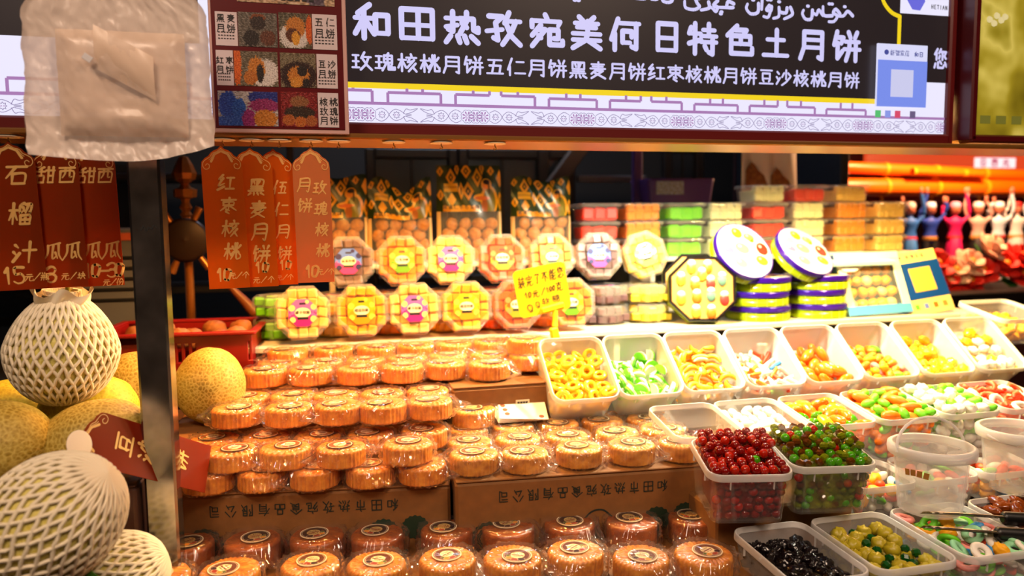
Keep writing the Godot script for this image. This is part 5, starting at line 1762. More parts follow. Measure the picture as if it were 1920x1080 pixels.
func build_shelf_goods() -> void:
	var up := Basis(Vector3.RIGHT, deg_to_rad(-9))
	var kinds := ["cream", "yellow", "cream", "yellow", "orange", "gold"]
	var xs := [-0.048, 0.060, 0.162, 0.264, 0.367, 0.482]
	for i in 6:
		oct_box(kinds[i], Vector3(xs[i], 1.178, -1.478), Basis(Vector3.UP, rng.randf_range(-0.05, 0.05)) * up, "%s octagonal gummy box standing %s in the lower row" % [kinds[i], ORD[i]], false, "octagonal gummy boxes")
	kinds = ["purple", "gold", "cream", "orange", "gold", "purple", "lemon"]
	xs = [0.043, 0.146, 0.248, 0.354, 0.462, 0.570, 0.678]
	for i in 7:
		oct_box(kinds[i], Vector3(xs[i], 1.2665, -1.553), Basis(Vector3.UP, rng.randf_range(-0.05, 0.05)) * Basis(Vector3.RIGHT, deg_to_rad(-12)) * Basis(Vector3.BACK, 0.25 if i == 6 else 0.0), "%s octagonal gummy box standing %s in the upper row" % [kinds[i], ORD[i]], false, "octagonal gummy boxes")
	var flat := Basis(Vector3.RIGHT, -PI / 2)
	var lying := [[-0.093, "green"], [0.02, "cream"], [0.128, "gold"], [0.238, "yellow"], [0.348, "orange"], [0.458, "gold"], [0.589, "purple"], [0.690, "lemon"]]
	for i in lying.size():
		for k in 2:
			oct_box(lying[i][1], Vector3(lying[i][0], 1.1245 + k * 0.0435, -1.545), Basis(Vector3.UP, rng.randf_range(-0.06, 0.06)) * flat, "%s octagonal gummy box lying flat, %s of the %s stack" % [lying[i][1], "upper" if k else "lower", ORD[i]], true, "octagonal boxes lying flat", i > 0 and i < 6)
	# square tubs on the riser
	var cols := [[0.627, ["red", "red", "red"]], [0.737, ["amber", "amber", "amber"]], [0.846, ["green", "green", "green"]], [0.958, ["white", "white", "white"]], [1.075, ["red", "red", "red", "white"]], [1.190, ["white", "white", "white", "red"]], [1.313, ["amber", "amber", "amber", "cream"]], [1.433, ["cream", "cream", "cream"]]]
	for i in cols.size():
		var c = cols[i]
		for k in c[1].size():
			square_tub(c[1][k], Vector3(c[0] + rng.randf_range(-0.002, 0.002), 1.2612 + k * 0.0432, -1.70), rng.randf_range(-0.04, 0.04), "%s square gummy tub, %s up in the %s stack" % [c[1][k], ORD[k], ORD[i]])
	# bags
	cookie_bag(Vector3(0.016, 1.2615, -1.672), 0.15, 0.195, "green and gold cookie bag half behind the tan price tag", 0.01)
	cookie_bag(Vector3(0.160, 1.2615, -1.668), 0.142, 0.19, "slumped green and gold cookie bag with a drooping top", 0.035)
	cookie_bag(Vector3(0.316, 1.2615, -1.672), 0.15, 0.215, "tallest green and gold cookie bag standing upright", 0.0)
	cookie_bag(Vector3(0.484, 1.2615, -1.670), 0.145, 0.192, "green and gold cookie bag beside the red gummy tubs", 0.014)
	# octagonal gift boxes
	for q in [["octagonal gift box of iced candies with a black border", Vector3(0.790, 1.196, -1.475), 1.0], ["lime edge of a second octagonal gift box behind the first", Vector3(0.792, 1.202, -1.512), 0.97]]:
		var t := thing("gift_box", q[0], "gift box", q[1], 0.0, "octagonal gift boxes")
		t.basis = Basis(Vector3.UP, -0.36) * Basis(Vector3.RIGHT, deg_to_rad(-14)) * Basis.from_scale(Vector3.ONE * q[2])
		var r := 0.077
		part("side_wall", loft_mb([oct_ring(r, -0.016), oct_ring(r, 0.016)], true, false, true).mesh(), m_plain("gift_lime", Color(0.46, 0.55, 0.08), 0.4), t)
		part("border", loft_mb([oct_ring(r, 0.016), oct_ring(r * 1.005, 0.0185), oct_ring(r * 0.97, 0.022), oct_ring(r * 0.93, 0.022), oct_ring(r * 0.9, 0.018)], false, false, true).mesh(), m_plain("gift_black", Color(0.035, 0.035, 0.05), 0.2), t)
		part("inner_face", loft_mb([oct_ring(r * 0.92, 0.0175), oct_ring(r * 0.9, 0.018)], false, true, true).mesh(), m_plain("gift_cream", Color(0.86, 0.60, 0.26), 0.5), t)
		if q[2] == 1.0:
			var top := m_plain("icing_white", Color(0.88, 0.82, 0.78), 0.35)
			var tints := [Color(0.82, 0.42, 0.08), Color(0.86, 0.62, 0.16), Color(0.36, 0.52, 0.46), Color(0.72, 0.18, 0.16)]
			var spots := [[-0.022, 0.052, 1], [0.012, 0.052, 0], [0.0, 0.036, 1], [-0.045, 0.026, 1], [-0.015, 0.015, 0], [0.018, 0.018, 3], [0.042, 0.026, 2], [-0.045, -0.016, 1], [-0.012, -0.012, 0], [0.018, -0.008, 2], [0.046, -0.016, 3], [-0.014, -0.045, 1], [0.018, -0.045, 0]]
			for s in spots:
				part("candy_cup", blob("candy cup", Vector3(0.0105, 0.0135, 0.006), 0.08, 2.0), m_plain("cup_tint_%d" % s[2], tints[s[2]], 0.4), t, Vector3(s[0], s[1] - 0.007, 0.019))
				part("candy_icing", blob("candy icing", Vector3(0.009, 0.0075, 0.0065), 0.1, 2.0), top, t, Vector3(s[0], s[1] + 0.004, 0.021))
	# tins
	for s in 2:
		for k in 3:
			tin(Vector3([0.944, 1.092][s] + [0.003, -0.002, 0.004][k], 1.1245 + k * 0.0323, -1.505), Basis(Vector3.UP, rng.randf() * 0.4), "lime and purple tin, %s from the bottom of the %s stack" % [ORD[k], ["left", "right"][s]])
		tin(Vector3([0.893, 1.047][s], [1.262, 1.255][s], -1.505), Basis(Vector3.BACK, deg_to_rad([-13, -16][s])) * Basis(Vector3.RIGHT, deg_to_rad([54, 44][s])), "tilted lime and purple tin propped on the %s stack, lid showing" % ["left", "right"][s])
	# blue window gift box, stand card and the box behind
	var lean := Basis(Vector3.UP, 0.02) * Basis(Vector3.BACK, 0.02) * Basis(Vector3.RIGHT, deg_to_rad(-22))
	var t := thing("window_box", "pale blue gift box with a window of yellow candies", "gift box", Vector3(1.232, 1.124, -1.455), 0.0)
	t.basis = lean
	var blue := m_plain("gift_blue", Color(0.06, 0.28, 0.42), 0.4)
	var pale := m_plain("gift_pale", Color(0.80, 0.80, 0.74), 0.4)
	part("back", rbox(Vector3(0.175, 0.15, 0.012), 0.002), blue, t, Vector3(0, 0.076, -0.024))
	for s in [-1, 1]:
		part("side_wall", rbox(Vector3(0.008, 0.15, 0.03), 0.001), blue, t, Vector3(s * 0.0835, 0.076, -0.008))
		part("front_border", rbox(Vector3(0.022, 0.15, 0.004), 0.001), pale, t, Vector3(s * 0.0765, 0.076, 0.008))
	part("front_border", rbox(Vector3(0.175, 0.018, 0.004), 0.001), pale, t, Vector3(0, 0.142, 0.009))
	part("front_border", rbox(Vector3(0.175, 0.022, 0.004), 0.001), m_plain("gift_sky", Color(0.30, 0.55, 0.75), 0.4), t, Vector3(0, 0.012, 0.009))
	part("window", rbox(Vector3(0.135, 0.115, 0.001), 0.0002), m_clear("box_clear", Color(1, 1, 1), 0.04, 0.05), t, Vector3(0, 0.076, 0.0085))
	part("cloud_tab", blob("cloud tab", Vector3(0.034, 0.018, 0.003), 0.2, 3.0), m_plain("icing_white", Color(0.88, 0.82, 0.78), 0.35), t, Vector3(-0.055, 0.122, 0.013))
	for k in 20:
		var p: Vector3 = t.transform * Vector3(-0.054 + (k % 5) * 0.027 + 0.008 * ((k / 5) % 2) - 0.004, 0.032 + (k / 5) * 0.027, -0.008 + rng.randf_range(-0.003, 0.002))
		solo("yellow_candy", blob("yellow candy %d" % (k % 3), Vector3(0.0135, 0.0125, 0.011), 0.2, 2.5), m_gum("candy_amber", Color(0.90, 0.60, 0.06), 0.35) if k % 4 else m_gum("candy_cream", Color(0.90, 0.80, 0.52), 0.4), "round yellow candy behind the window of the pale blue gift box", "candy", p, Vector3(rng.randf() * 3, rng.randf() * 3, 0), "candies in the pale blue gift box")
	t = thing("stand_card", "blue and cream stand card with a blank square beside the gift box", "card", Vector3(1.375, 1.124, -1.448), 0.0)
	t.basis = Basis(Vector3.UP, -0.03) * Basis(Vector3.BACK, 0.12) * Basis(Vector3.RIGHT, deg_to_rad(-22))
	part("board", rbox(Vector3(0.118, 0.155, 0.006), 0.001), m_plain("card_cream", Color(0.86, 0.74, 0.44), 0.4), t, Vector3(0, 0.078, 0))
	part("blue_field", rbox(Vector3(0.117, 0.09, 0.001), 0.0002), m_plain("card_blue", Color(0.03, 0.22, 0.50), 0.4), t, Vector3(0, 0.083, 0.0035))
	part("blank_square", rbox(Vector3(0.058, 0.058, 0.001), 0.0002), m_plain("card_square", Color(0.84, 0.66, 0.26), 0.4), t, Vector3(0, 0.084, 0.0045))
	for k in 4:
		part("pay_mark", rbox(Vector3(0.011, 0.012, 0.001), 0.0002), m_plain("card_mark_%d" % k, [Color(0.35, 0.6, 0.2), Color(0.35, 0.4, 0.7), Color(0.8, 0.35, 0.1), Color(0.6, 0.45, 0.2)][k], 0.4), t, Vector3(-0.038 + k * 0.025, 0.02, 0.0036))
	var b := MB.new()
	write_row(b, "新疆农信", Vector2(-0.02, 0.143), Vector2(0.02, 0.143), Vector2(0.009, 0.009), 0.0006)
	ink(b, [Vector2(-0.042, 0.143), Vector2(-0.0415, 0.143)], 0.004, 0.004)
	part("lettering", b.mesh(), m_plain("card_ink", Color(0.25, 0.25, 0.3), 0.5), t, Vector3(0, 0, 0.0037))
	solo("flat_box", rbox(Vector3(0.2, 0.012, 0.12), 0.002), m_plain("gift_pale2", Color(0.62, 0.76, 0.80), 0.4), "thin pale blue box lying behind the window gift box", "box", Vector3(1.19, 1.252, -1.535), Vector3(deg_to_rad(8), 0, 0))
	solo("flat_box_support", rbox(Vector3(0.18, 0.115, 0.03), 0.002), blue, "upright blue box behind the window gift box", "box", Vector3(1.24, 1.1825, -1.545))

# ---------------------------------------------------------------- candy trays

func tray_parts(w: float, l: float, h: float) -> Array:
	var key := "tray %s %s %s" % [w, l, h]
	if kept.has(key):
		return kept[key]
	var a := w / 2
	var c := l / 2
	var t := 0.0018
	var body := loft_mb([ring_rect(a * 0.84 - t, c * 0.86 - t, 0.012, t, 5), ring_rect(a * 0.94 - t, c * 0.95 - t, 0.016, h - 0.006, 5), ring_rect(a * 0.94, c * 0.95, 0.016, h - 0.006, 5), ring_rect(a * 0.84, c * 0.86, 0.012, 0.0, 5)], true, true)
	var rim := loft_mb([ring_rect(a * 0.94 - t, c * 0.95 - t, 0.016, h - 0.007, 5), ring_rect(a * 0.945, c * 0.955, 0.017, h - 0.001, 5), ring_rect(a * 0.965, c * 0.97, 0.018, h, 5), ring_rect(a * 0.99, c * 0.99, 0.019, h - 0.0008, 5), ring_rect(a, c, 0.02, h - 0.004, 5), ring_rect(a, c, 0.02, h - 0.010, 5), ring_rect(a * 0.985, c * 0.987, 0.019, h - 0.010, 5), ring_rect(a * 0.98, c * 0.98, 0.019, h - 0.005, 5)])
	kept[key] = [body.mesh(), rim.mesh()]
	return kept[key]

func tray(label: String, rim_centre: Vector3, tilt: float, w: float, l: float, h: float, group: String, turn := 0.0, clear := false) -> Node3D:
	var t := thing("candy_tray", label, "tray", Vector3.ZERO, 0.0, group)
	t.basis = Basis(Vector3.UP, turn) * Basis(Vector3.RIGHT, deg_to_rad(tilt))
	t.position = rim_centre - t.basis.y * h
	var ps := tray_parts(w, l, h)
	part("body", ps[0], m_clear("tray_clear", Color(0.95, 0.95, 0.95), 0.02, 0.07) if clear else m_frost("tray_milky", 0.36) if tilt > 30 else m_frost("tray_frost", 0.16), t)
	part("rim", ps[1], m_frost("tray_rim", 0.55), t)
	for x in [-0.5, 0.5]:
		part("rib", rbox(Vector3(0.0014, 0.014, 0.003), 0.0004), m_frost("tray_rim", 0.55), t, Vector3(w / 2 * x, h - 0.015, l / 2 * 0.955))
		for e in [-1, 1]:
			part("rib", rbox(Vector3(0.003, 0.014, 0.0014), 0.0004), m_frost("tray_rim", 0.55), t, Vector3(e * w / 2 * 0.955, h - 0.015, l / 2 * x))
	return t

func m_frost(key: String, alpha: float) -> StandardMaterial3D:
	if mats.has(key):
		return mats[key]
	var m := StandardMaterial3D.new()
	m.resource_name = key
	m.albedo_color = Color(0.88, 0.87, 0.86, alpha)
	m.transparency = BaseMaterial3D.TRANSPARENCY_ALPHA
	m.roughness = 0.3
	m.cull_mode = BaseMaterial3D.CULL_DISABLED
	mats[key] = m
	return m

func m_frost_tint(key: String, c: Color, alpha: float) -> StandardMaterial3D:
	var m := m_frost(key, alpha)
	m.albedo_color = Color(c.r, c.g, c.b, alpha)
	return m

func candy_shape(kind: String) -> Array:
	# [part name, mesh, offset] for each layer of one sweet
	if kept.has("candy " + kind):
		return kept["candy " + kind]
	var out := []
	match kind:
		"ring":
			var rows := []
			for j in 19:
				var row := []
				var a := TAU * j / 18
				for i in 8:
					var q := TAU * i / 8
					row.append(Vector3(cos(a) * (0.0095 + cos(q) * 0.0048), sin(q) * 0.0036, sin(a) * (0.0095 + cos(q) * 0.0048)))
				rows.append(row)
			var b := MB.new()
			b.grid(rows, true)
			out = [["", b.mesh(), Vector3.ZERO]]
		"slice":
			var o1 := []
			for i in 9:
				var a := PI * i / 8
				o1.append(Vector2(cos(a) * 0.013, sin(a) * 0.013))
			out = [["gel_layer", slab_mb(o1, 0.0042).mesh(), Vector3(0, 0, 0.002)], ["sugar_layer", slab_mb(o1, 0.004).mesh(), Vector3(0, 0, -0.0022)]]
		"crescent":
			var pts := []
			var pts2 := []
			for i in 9:
				var a := lerpf(0.3, PI - 0.3, i / 8.0)
				pts.append(Vector3(cos(a) * 0.015, 0.0016, sin(a) * 0.015 - 0.008))
				pts2.append(Vector3(cos(a) * 0.0135, -0.0016, sin(a) * 0.0135 - 0.008))
			var rr := [0.0014, 0.0035, 0.0046, 0.005, 0.0052, 0.005, 0.0046, 0.0035, 0.0014]
			out = [["gel_layer", tube_mb(pts, rr, 8).mesh(), Vector3.ZERO], ["sugar_layer", tube_mb(pts2, rr, 8).mesh(), Vector3.ZERO]]
		"stick":
			out = [["", tube_mb([Vector3(-0.014, 0, 0), Vector3(-0.013, 0, 0), Vector3(0, 0.0006, 0), Vector3(0.013, 0, 0), Vector3(0.014, 0, 0)], [0.0025, 0.0038, 0.004, 0.0038, 0.0025], 8).mesh(), Vector3.ZERO]]
		"bottle":
			out = [["gel_layer", tube_mb([Vector3(-0.012, 0, 0), Vector3(-0.011, 0, 0), Vector3(0, 0, 0), Vector3(0.003, 0, 0)], [0.003, 0.0048, 0.005, 0.0045], 9).mesh(), Vector3.ZERO], ["sugar_layer", tube_mb([Vector3(0.003, 0, 0), Vector3(0.008, 0, 0), Vector3(0.013, 0, 0), Vector3(0.0145, 0, 0)], [0.0045, 0.0036, 0.0032, 0.002], 9).mesh(), Vector3.ZERO]]
		"segment":
			out = [["", blob("segment", Vector3(0.018, 0.0085, 0.010), 0.12, 1.5, 16, 10), Vector3.ZERO]]
		"bean":
			out = [["", blob("bean", Vector3(0.0115, 0.0068, 0.0075), 0.10, 1.4), Vector3.ZERO]]
		"chunk":
			out = [["", blob("chunk", Vector3(0.012, 0.0085, 0.0105), 0.45, 2.4), Vector3.ZERO]]
		"ball":
			out = [["", blob("ball", Vector3(0.0062, 0.0062, 0.0062), 0.02, 1.0, 12, 8), Vector3.ZERO]]
		"bead":
			out = [["", blob("bead", Vector3(0.0066, 0.0064, 0.0066), 0.05, 1.4, 12, 8), Vector3.ZERO]]
		"prune":
			out = [["", blob("prune", Vector3(0.0115, 0.0085, 0.0095), 0.5, 3.2, 16, 11), Vector3.ZERO]]
		"date":
			out = [["", blob("date", Vector3(0.017, 0.007, 0.0085), 0.45, 3.0, 18, 11), Vector3.ZERO]]
		"sugar_cube":
			out = [["", blob("sugar cube", Vector3(0.0105, 0.0095, 0.0105), 0.35, 2.0), Vector3.ZERO]]
		"pebble":
			out = [["", rbox(Vector3(0.011, 0.010, 0.011), 0.003), Vector3.ZERO]]
		"shrimp":
			var pts := []
			for i in 9:
				var a := lerpf(0.0, PI * 1.2, i / 8.0)
				pts.append(Vector3(cos(a) * 0.0105, 0, sin(a) * 0.0105))
			out = [["", tube_mb(pts, [0.002, 0.0048, 0.0056, 0.0054, 0.005, 0.0044, 0.0036, 0.0028, 0.0016], 8).mesh(), Vector3.ZERO]]
	kept["candy " + kind] = out
	return out

func fill(t: Node3D, w: float, l: float, h: float, called: String, label: String, mix: Array, step: Vector3, top: float, slope: float, group: String, most := 300, only_shell := false) -> void:
	# mix: [shape, material, second material or null, share]; the heap reaches height top at the middle and falls by slope towards the front
	var spots := []
	var y := step.y * 0.5 + 0.002
	var layer := 0
	while y < top + absf(slope) * l / 2:
		var k := 0.84 + 0.11 * y / h
		var hx := w / 2 * k - step.x * 0.5 - 0.003
		var hz := l / 2 * k - step.z * 0.5 - 0.003
		var nx := maxi(1, int(2 * hx / step.x) + 1)
		var nz := maxi(1, int(2 * hz / step.z) + 1)
		for i in nx:
			for j in nz:
				var x := -hx + 2 * hx * (i / maxf(1, nx - 1)) if nx > 1 else 0.0
				var z := -hz + 2 * hz * (j / maxf(1, nz - 1)) if nz > 1 else 0.0
				x += rng.randf_range(-0.25, 0.25) * step.x + (0.25 * step.x if layer % 2 else 0.0)
				z += rng.randf_range(-0.25, 0.25) * step.z
				x = clampf(x, -hx, hx)
				z = clampf(z, -hz, hz)
				var surf := top + slope * z + 0.35 * step.y * noise.get_noise_2d(x * 40.0 + t.position.x * 9.0, z * 40.0)
				if y > surf:
					continue
				var inner := y < surf - step.y * 1.9 and z < hz - step.z * 0.7 and x > -hx + step.x * 0.7 and x < hx - step.x * 0.7
				if inner:
					continue
				if only_shell and y < surf - step.y * 1.4 and z < hz - step.z * 0.7:
					continue
				spots.append([surf - y, Vector3(x, y + rng.randf_range(-0.12, 0.12) * step.y, z)])
		y += step.y
		layer += 1
	# what lies under the outer layer and cannot be told apart
	var by := top - step.y * 1.6
	if by > 0.008:
		var ins := step.x * 0.75
		var lo_x := w / 2 * 0.84 - ins
		var lo_z := l / 2 * 0.86 - step.z * 0.75
		var hi_x := w / 2 * (0.84 + 0.1 * by / h) - ins
		var hi_z := l / 2 * (0.86 + 0.09 * by / h) - step.z * 0.75
		var ring := ring_rect(hi_x, hi_z, 0.008, by, 4)
		for q in ring.size():
			ring[q].y = clampf(by + slope * ring[q].z, 0.004, by + absf(slope) * l / 2)
		var bed := part("candy_bed", loft_mb([ring_rect(lo_x, lo_z, 0.008, 0.003, 4), ring], true, true).mesh(), mix[0][1], t)
		bed.set_meta("kind", "stuff")
	spots.sort_custom(func(a, b): return a[0] < b[0])
	var total := 0.0
	for q in mix:
		total += q[3]
	for n in mini(spots.size(), most):
		var pick := rng.randf() * total
		var q: Array = mix[0]
		for c in mix:
			q = c
			pick -= c[3]
			if pick <= 0:
				break
		var shape := candy_shape(q[0])
		var say: String = label % q[4] if q.size() > 4 else label
		var xf := t.transform * Transform3D(Basis.from_euler(Vector3(rng.randf_range(-0.7, 0.7), rng.randf() * TAU, rng.randf_range(-0.7, 0.7))), spots[n][1])
		if shape.size() == 1:
			var o := solo(called, shape[0][1], q[1], say, "candy", Vector3.ZERO, Vector3.ZERO, group)
			o.transform = xf
		else:
			var o := thing(called, say, "candy", Vector3.ZERO, 0.0, group)
			o.transform = xf
			for k in shape.size():
				part(shape[k][0], shape[k][1], q[1] if k == 0 else q[2], o, shape[k][2])

func build_trays() -> void:
	# sloping rack under the upper trays, step under the middle trays
	var rack := m_plain("rack_white", Color(0.62, 0.60, 0.56), 0.5)
	var t := thing("tray_rack", "sloping white rack under the tilted candy trays", "rack", Vector3(0.85, 0, -1.22))
	t.position = Vector3(0.85, 1.02, -1.238)
	t.basis = Basis(Vector3.RIGHT, deg_to_rad(39.6))
	part("board", rbox(Vector3(1.0, 0.006, 0.14), 0.001), rack, t, Vector3(0, 0, 0))
	part("lip", rbox(Vector3(1.0, 0.016, 0.004), 0.001), rack, t, Vector3(0, 0.006, 0.07))
	for x in [-0.48, 0.0, 0.48]:
		part("leg", rbox(Vector3(0.02, 0.16, 0.012), 0.002), rack, t, Vector3(x, -0.06, -0.07), Vector3(deg_to_rad(-39.6), 0, 0))
	solo("tray_step", rbox(Vector3(0.76, 0.078, 0.10), 0.003), m_card("carton_step", Color(0.50, 0.40, 0.30), Color(0.56, 0.46, 0.34)), "long pale box under the middle row of candy trays", "box", Vector3(0.86, TABLE_Y + 0.039, -1.055))
	solo("tray_step", rbox(Vector3(0.22, 0.074, 0.09), 0.003), m_card("carton_tan", Color(0.43, 0.27, 0.10), Color(0.49, 0.31, 0.12)), "short tan box under the red and green bead trays", "box", Vector3(0.622, TABLE_Y + 0.037, -0.95))

	var white := m_gum("sugar_white", Color(0.90, 0.88, 0.84), 0.6)
	var lemon := m_gel("gel_lemon", Color(0.95, 0.76, 0.12), 0.8, 0.2)
	var banana := m_gum("gum_banana", Color(0.92, 0.66, 0.05), 0.5)
	var apple := m_gum("gum_apple", Color(0.42, 0.80, 0.12), 0.45)
	var orange := m_gel("gel_orange", Color(0.95, 0.46, 0.06), 0.85, 0.2)
	var carrot := m_gum("gum_carrot", Color(0.92, 0.48, 0.07), 0.4)
	var coral := m_gum("gum_coral", Color(0.88, 0.28, 0.12), 0.45)
	var pink := m_gum("gum_pink", Color(0.88, 0.52, 0.48), 0.5)
	var sky := m_gum("gum_sky", Color(0.22, 0.55, 0.78), 0.5)
	var cola := m_gum("gum_cola", Color(0.30, 0.08, 0.03), 0.35)
	var ruby := m_gel("gel_ruby", Color(0.48, 0.025, 0.01), 0.86, 0.08)
	var garnet := m_gel("gel_garnet", Color(0.66, 0.10, 0.02), 0.8, 0.08)
	var olive := m_gel("gel_olive", Color(0.40, 0.44, 0.04), 0.8, 0.08)
	var lime := m_gel("gel_lime", Color(0.26, 0.58, 0.03), 0.8, 0.08)
	var bark := m_gel("gel_bark", Color(0.34, 0.17, 0.03), 0.75, 0.08)
	var prune := m_plain("prune_black", Color(0.035, 0.012, 0.016), 0.22)
	var emerald := m_gum("gum_emerald", Color(0.02, 0.26, 0.06), 0.2)
	var citron := m_gum("gum_citron", Color(0.66, 0.60, 0.10), 0.4)
	var date := m_gel("gel_date", Color(0.46, 0.20, 0.03), 0.9, 0.12)
	var date2 := m_gel("gel_date_dark", Color(0.22, 0.07, 0.015), 0.95, 0.12)
	var mint := m_gum("gum_mint", Color(0.55, 0.80, 0.62), 0.5)

	# upper row, tilted towards the customer
	var ux := [0.412, 0.530, 0.648, 0.770, 0.890, 1.012, 1.138, 1.264]
	var ulabel := ["tilted candy tray of yellow rings beside the mooncakes", "tilted candy tray of green and white slices", "tilted candy tray of yellow and white crescents", "tilted candy tray of coloured sour sticks", "tilted candy tray of orange segments", "tilted candy tray of mixed orange and green beans", "tilted candy tray of pale yellow lumps", "tilted candy tray of white and amber lumps"]
	var uname := ["gummy_ring", "gummy_slice", "gummy_crescent", "sour_stick", "orange_segment", "gummy_bean", "jelly_lump", "milk_lump"]
	var usay := ["%s sugared gummy ring in the first tilted tray", "%s and white gummy slice in the second tilted tray", "%s and white gummy crescent in the third tilted tray", "short %s sour stick in the fourth tilted tray", "%s jelly segment in the fifth tilted tray", "small %s gummy bean in the sixth tilted tray", "%s jelly lump in the seventh tilted tray", "%s candy lump in the eighth tilted tray"]
	var umix := [
		[["ring", lemon, null, 1.0, "clear yellow"]], [["slice", apple, white, 1.0, "green"]], [["crescent", banana, white, 1.0, "yellow"]],
		[["stick", white, null, 0.5, "white"], ["stick", coral, null, 0.25, "red"], ["stick", carrot, null, 0.2, "orange"], ["stick", apple, null, 0.08, "green"], ["stick", sky, null, 0.05, "blue"]],
		[["segment", orange, null, 1.0, "clear orange"]], [["bean", carrot, null, 0.5, "orange"], ["bean", banana, null, 0.2, "yellow"], ["bean", apple, null, 0.15, "green"], ["bean", pink, null, 0.25, "pink"]],
		[["chunk", lemon, null, 0.8, "clear yellow"], ["chunk", banana, null, 0.2, "yellow"]], [["chunk", white, null, 0.65, "white"], ["chunk", lemon, null, 0.35, "clear yellow"]]]
	var ustep := [Vector3(0.021, 0.013, 0.021), Vector3(0.02, 0.014, 0.02), Vector3(0.022, 0.013, 0.02), Vector3(0.02, 0.011, 0.015), Vector3(0.03, 0.016, 0.022), Vector3(0.018, 0.013, 0.016), Vector3(0.02, 0.015, 0.02), Vector3(0.021, 0.016, 0.021)]
	var utop := [0.052, 0.040, 0.047, 0.034, 0.036, 0.036, 0.040, 0.05]
	var uslope := [0.15, 0.32, 0.22, 0.38, 0.38, 0.38, 0.32, 0.18]
	for i in 8:
		var tr := tray(ulabel[i], Vector3(ux[i], 1.1005, -1.1975), 39.6, 0.119, 0.139, 0.066, "tilted candy trays")
		fill(tr, 0.119, 0.139, 0.066, uname[i], usay[i], umix[i], ustep[i], utop[i], uslope[i], "sweets in tilted tray " + ORD[i])
	var tr := tray("candy tray of amber lumps at the right edge, above the others", Vector3(1.42, 1.150, -1.30), 12, 0.14, 0.13, 0.06, "tilted candy trays")
	fill(tr, 0.14, 0.13, 0.06, "amber_lump", "%s candy lump in the tray at the right edge", [["chunk", banana, null, 1.0, "yellow"]], Vector3(0.022, 0.016, 0.022), 0.036, 0.0, "sweets in the right edge tray")

	# middle row
	var kx := [0.556, 0.672, 0.792, 0.914, 1.036, 1.160]
	var klabel := ["small candy tray of brown and white bottles behind the mooncakes", "candy tray of white mints in the middle row", "candy tray of glossy orange and green jellies", "deep candy tray of orange and green gummies", "candy tray of green and white gummies in the middle row", "candy tray of red and white gummy shrimps"]
	var kname := ["cola_bottle", "white_mint", "glossy_jelly", "carrot_gummy", "leaf_gummy", "gummy_shrimp"]
	var ksay := ["%s and white cola bottle gummy behind the mooncakes", "%s oval mint in the middle row tray", "glossy %s jelly in the middle row tray", "%s gummy in the deep middle tray", "%s gummy in the green and white middle tray", "%s gummy shrimp in the middle row tray"]
	var kmix := [
		[["bottle", cola, white, 1.0, "brown"]], [["bean", white, null, 1.0, "white"]], [["segment", orange, null, 0.5, "clear orange"], ["bean", lime, null, 0.2, "bright green"], ["segment", lemon, null, 0.35, "clear yellow"]],
		[["segment", carrot, null, 0.55, "orange"], ["bean", apple, null, 0.45, "green"]], [["bean", apple, null, 0.5, "green"], ["chunk", white, null, 0.5, "white"]], [["shrimp", coral, null, 0.6, "red"], ["shrimp", white, null, 0.4, "white"]]]
	var kstep := [Vector3(0.018, 0.012, 0.016), Vector3(0.018, 0.013, 0.015), Vector3(0.024, 0.014, 0.019), Vector3(0.022, 0.014, 0.019), Vector3(0.02, 0.014, 0.019), Vector3(0.021, 0.013, 0.02)]
	var ktop := [0.044, 0.066, 0.078, 0.084, 0.084, 0.086]
	for i in 6:
		tr = tray(klabel[i], Vector3(kx[i], 1.036, -1.052), 10, 0.118, 0.122, 0.078, "middle row candy trays")
		fill(tr, 0.118, 0.122, 0.078, kname[i], ksay[i], kmix[i], kstep[i], ktop[i], 0.0, "sweets in middle tray " + ORD[i])

	# bead trays
	tr = tray("frosted candy tray heaped with glossy red jelly beads", Vector3(0.545, 1.0245, -0.903), 8, 0.115, 0.118, 0.074, "bead trays", deg_to_rad(-13), true)
	fill(tr, 0.115, 0.118, 0.074, "jelly_bead", "glossy %s jelly bead in the red bead tray", [["bead", ruby, null, 0.7, "dark red"], ["bead", garnet, null, 0.35, "bright red"], ["bead", lime, null, 0.04, "bright green"]], Vector3(0.0125, 0.0112, 0.0125), 0.086, -0.08, "red jelly beads", 300, true)
	tr = tray("frosted candy tray heaped with glossy green and amber jelly pebbles", Vector3(0.669, 1.0245, -0.903), 8, 0.122, 0.118, 0.074, "bead trays", deg_to_rad(-10), true)
	fill(tr, 0.122, 0.118, 0.074, "jelly_pebble", "glossy %s jelly pebble in the green pebble tray", [["pebble", olive, null, 0.5, "olive"], ["bead", lime, null, 0.25, "bright green"], ["pebble", bark, null, 0.3, "brown"], ["bead", garnet, null, 0.06, "bright red"]], Vector3(0.0128, 0.0112, 0.0125), 0.087, -0.08, "green jelly pebbles", 300, true)

	# low trays between the beads and the buckets
	var xx := [0.792, 0.905, 1.020]
	for i in 3:
		tr = tray(["low candy tray of mixed gummies behind the clear bucket", "low candy tray of pastel gummies partly behind the clear bucket", "low candy tray of pastel gummies at the right edge"][i], Vector3(xx[i], 0.962, -0.945), 6, 0.11, 0.09, 0.05, "low mixed candy trays")
		fill(tr, 0.11, 0.09, 0.05, ["mixed_gummy", "pastel_gummy", "edge_gummy"][i], ["%s mixed gummy beside the green pebble tray", "%s pastel gummy in the low tray behind the clear bucket", "%s pastel gummy in the low tray at the right edge"][i],
			[["bean", white, null, 0.4, "white"], ["bean", coral, null, 0.2, "red"], ["ring", apple, null, 0.15, "green"], ["chunk", banana, null, 0.25, "yellow"], ["stick", sky, null, 0.1, "blue"]], Vector3(0.02, 0.013, 0.018), 0.044, 0.0, "sweets in low tray " + ORD[i])

